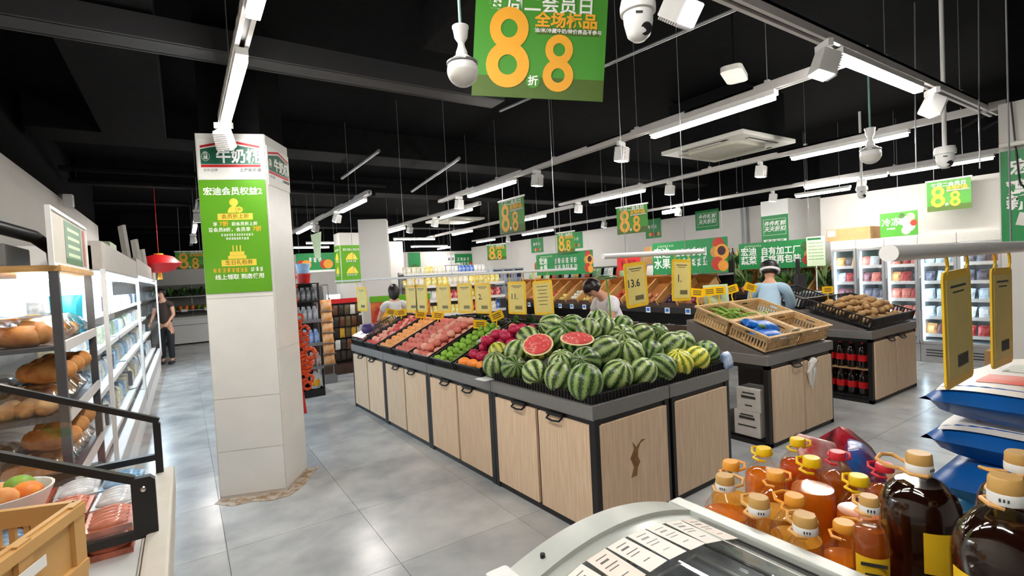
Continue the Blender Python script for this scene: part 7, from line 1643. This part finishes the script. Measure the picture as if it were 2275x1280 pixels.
for q, (x, y, r, m) in enumerate([(0.08, 0.04, 0.07, M_offw), (0.16, 0.09, 0.06, mat('print_pink', S(236, 170, 150), 0.5)), (0.14, -0.04, 0.08, M_offw), (0.2, -0.0, 0.045, PM_r), (0.1, -0.1, 0.06, mat('print_cream', S(240, 224, 200), 0.5)), (0.05, 0.12, 0.04, PM_g)]): disc(t, x, y, r, m, 0.0044+0.0003*q, 'printed_seafood')
ob('hanging_wire', MB().cyl((0, 0.175, 0), (0, 1.57, 0), 0.002, n=5), M_grey, t)
# far wall posters
t = sign('wall_poster', 'large green poster with red picture on the far wall', 'poster', (9.98, 18.57, 2.1), (1, 0, 0), 1.0, 0.8, M_green, 0.01)
for q in range(3): strokes(t, -0.12, 0.18-0.2*q, 0.6, 0.15, M_txt_w, 4, 0.006, 20+q)
disc(t, 0.34, -0.05, 0.13, PM_r, 0.006); disc(t, 0.22, -0.12, 0.10, PM_b, 0.0064)
t = sign('wall_notice', 'small white notice with dark print above the far door', 'sign', (9.3, 18.57, 2.3), (1, 0, 0), 0.42, 0.3, M_white, 0.01); strokes(t, 0, 0, 0.3, 0.14, M_txt_d, 2, 0.006, 31)
t = sign('wall_poster', 'narrow green vegetable poster beside the far white column', 'poster', (7.7, 18.57, 2.15), (1, 0, 0), 0.5, 0.9, M_green, 0.01); disc(t, 0, -0.2, 0.2, PM_g, 0.006); disc(t, 0.02, -0.33, 0.1, PM_b, 0.0064)
# hanging food board and white rod by the checkout
hb = root('food_board', 'green hanging food board with roast pictures above the checkout', 'sign', M=frame((2.72, 12.5, 2.1), (0.9, -0.3, 0)))
ob('board', MB().box(0, 0, 0, 0.95, 0.42, 0.02), M_green, hb); strokes(hb, -0.05, 0.05, 0.3, 0.12, M_txt_w, 3, 0.011, 40)
for x, m in ((-0.36, PM_r), (-0.25, PM_o), (0.16, PM_r), (0.24, PM_o)): disc(hb, x, -0.06, 0.11, m, 0.011 if m is PM_r else 0.0115, 'printed_food')
ob('front_bar', MB().box(0.05, -0.22, 0.03, 0.85, 0.05, 0.04), M_white, hb)
for x in (-0.4, 0.4): ob('hanging_wire', MB().cyl((x, 0.2, 0), (x, 1.5, 0), 0.003, n=5), M_grey, hb)
ob('small_flag', MB().prism([(-0.09, 0.2), (0.09, 0.25), (0.05, -0.22), (-0.04, -0.2)], -0.004, 0.004), M_ltgreen, M=frame((1.95, 8.95, 2.22), (0.8, -0.5, 0)), label='pale hanging paper flag above the end-cap shelf', cat='flag'); ob('hanging_wire', MB().cyl((0, 0.2, 0), (0, 1.38, 0), 0.003, n=5), M_grey, bpy.data.objects['small_flag'])
rb = root('red_cloth_sign', 'red hanging cloth sign behind the watermelon rod', 'sign', M=frame((6.42, 6.05, 1.66), (0.1, -1, 0))); ob('cloth', MB().box(0, 0, 0, 0.5, 0.24, 0.006), M_red, rb); ob('cloth_pole', MB().cyl((-0.28, 0.125, 0), (0.28, 0.125, 0), 0.012), M_white, rb); strokes(rb, 0, 0, 0.36, 0.12, mat('ink_red', S(160, 14, 20), 0.5), 3, 0.0045, 50)
ob('hanging_wire', MB().cyl((0, 0.125, 0), (0, 1.93, 0), 0.002, n=5), M_grey, rb)
# ------------------------------------------------------------------ lettering to mesh
bpy.context.view_layer.update()
dg = bpy.context.evaluated_depsgraph_get()
for o in TEXTS:
    me = bpy.data.meshes.new_from_object(o.evaluated_get(dg))
    n = bpy.data.objects.new('lettering', me); COL.objects.link(n)
    n.parent = o.parent; n.matrix_basis = o.matrix_basis.copy()
for o in TEXTS: bpy.data.objects.remove(o, do_unlink=True)
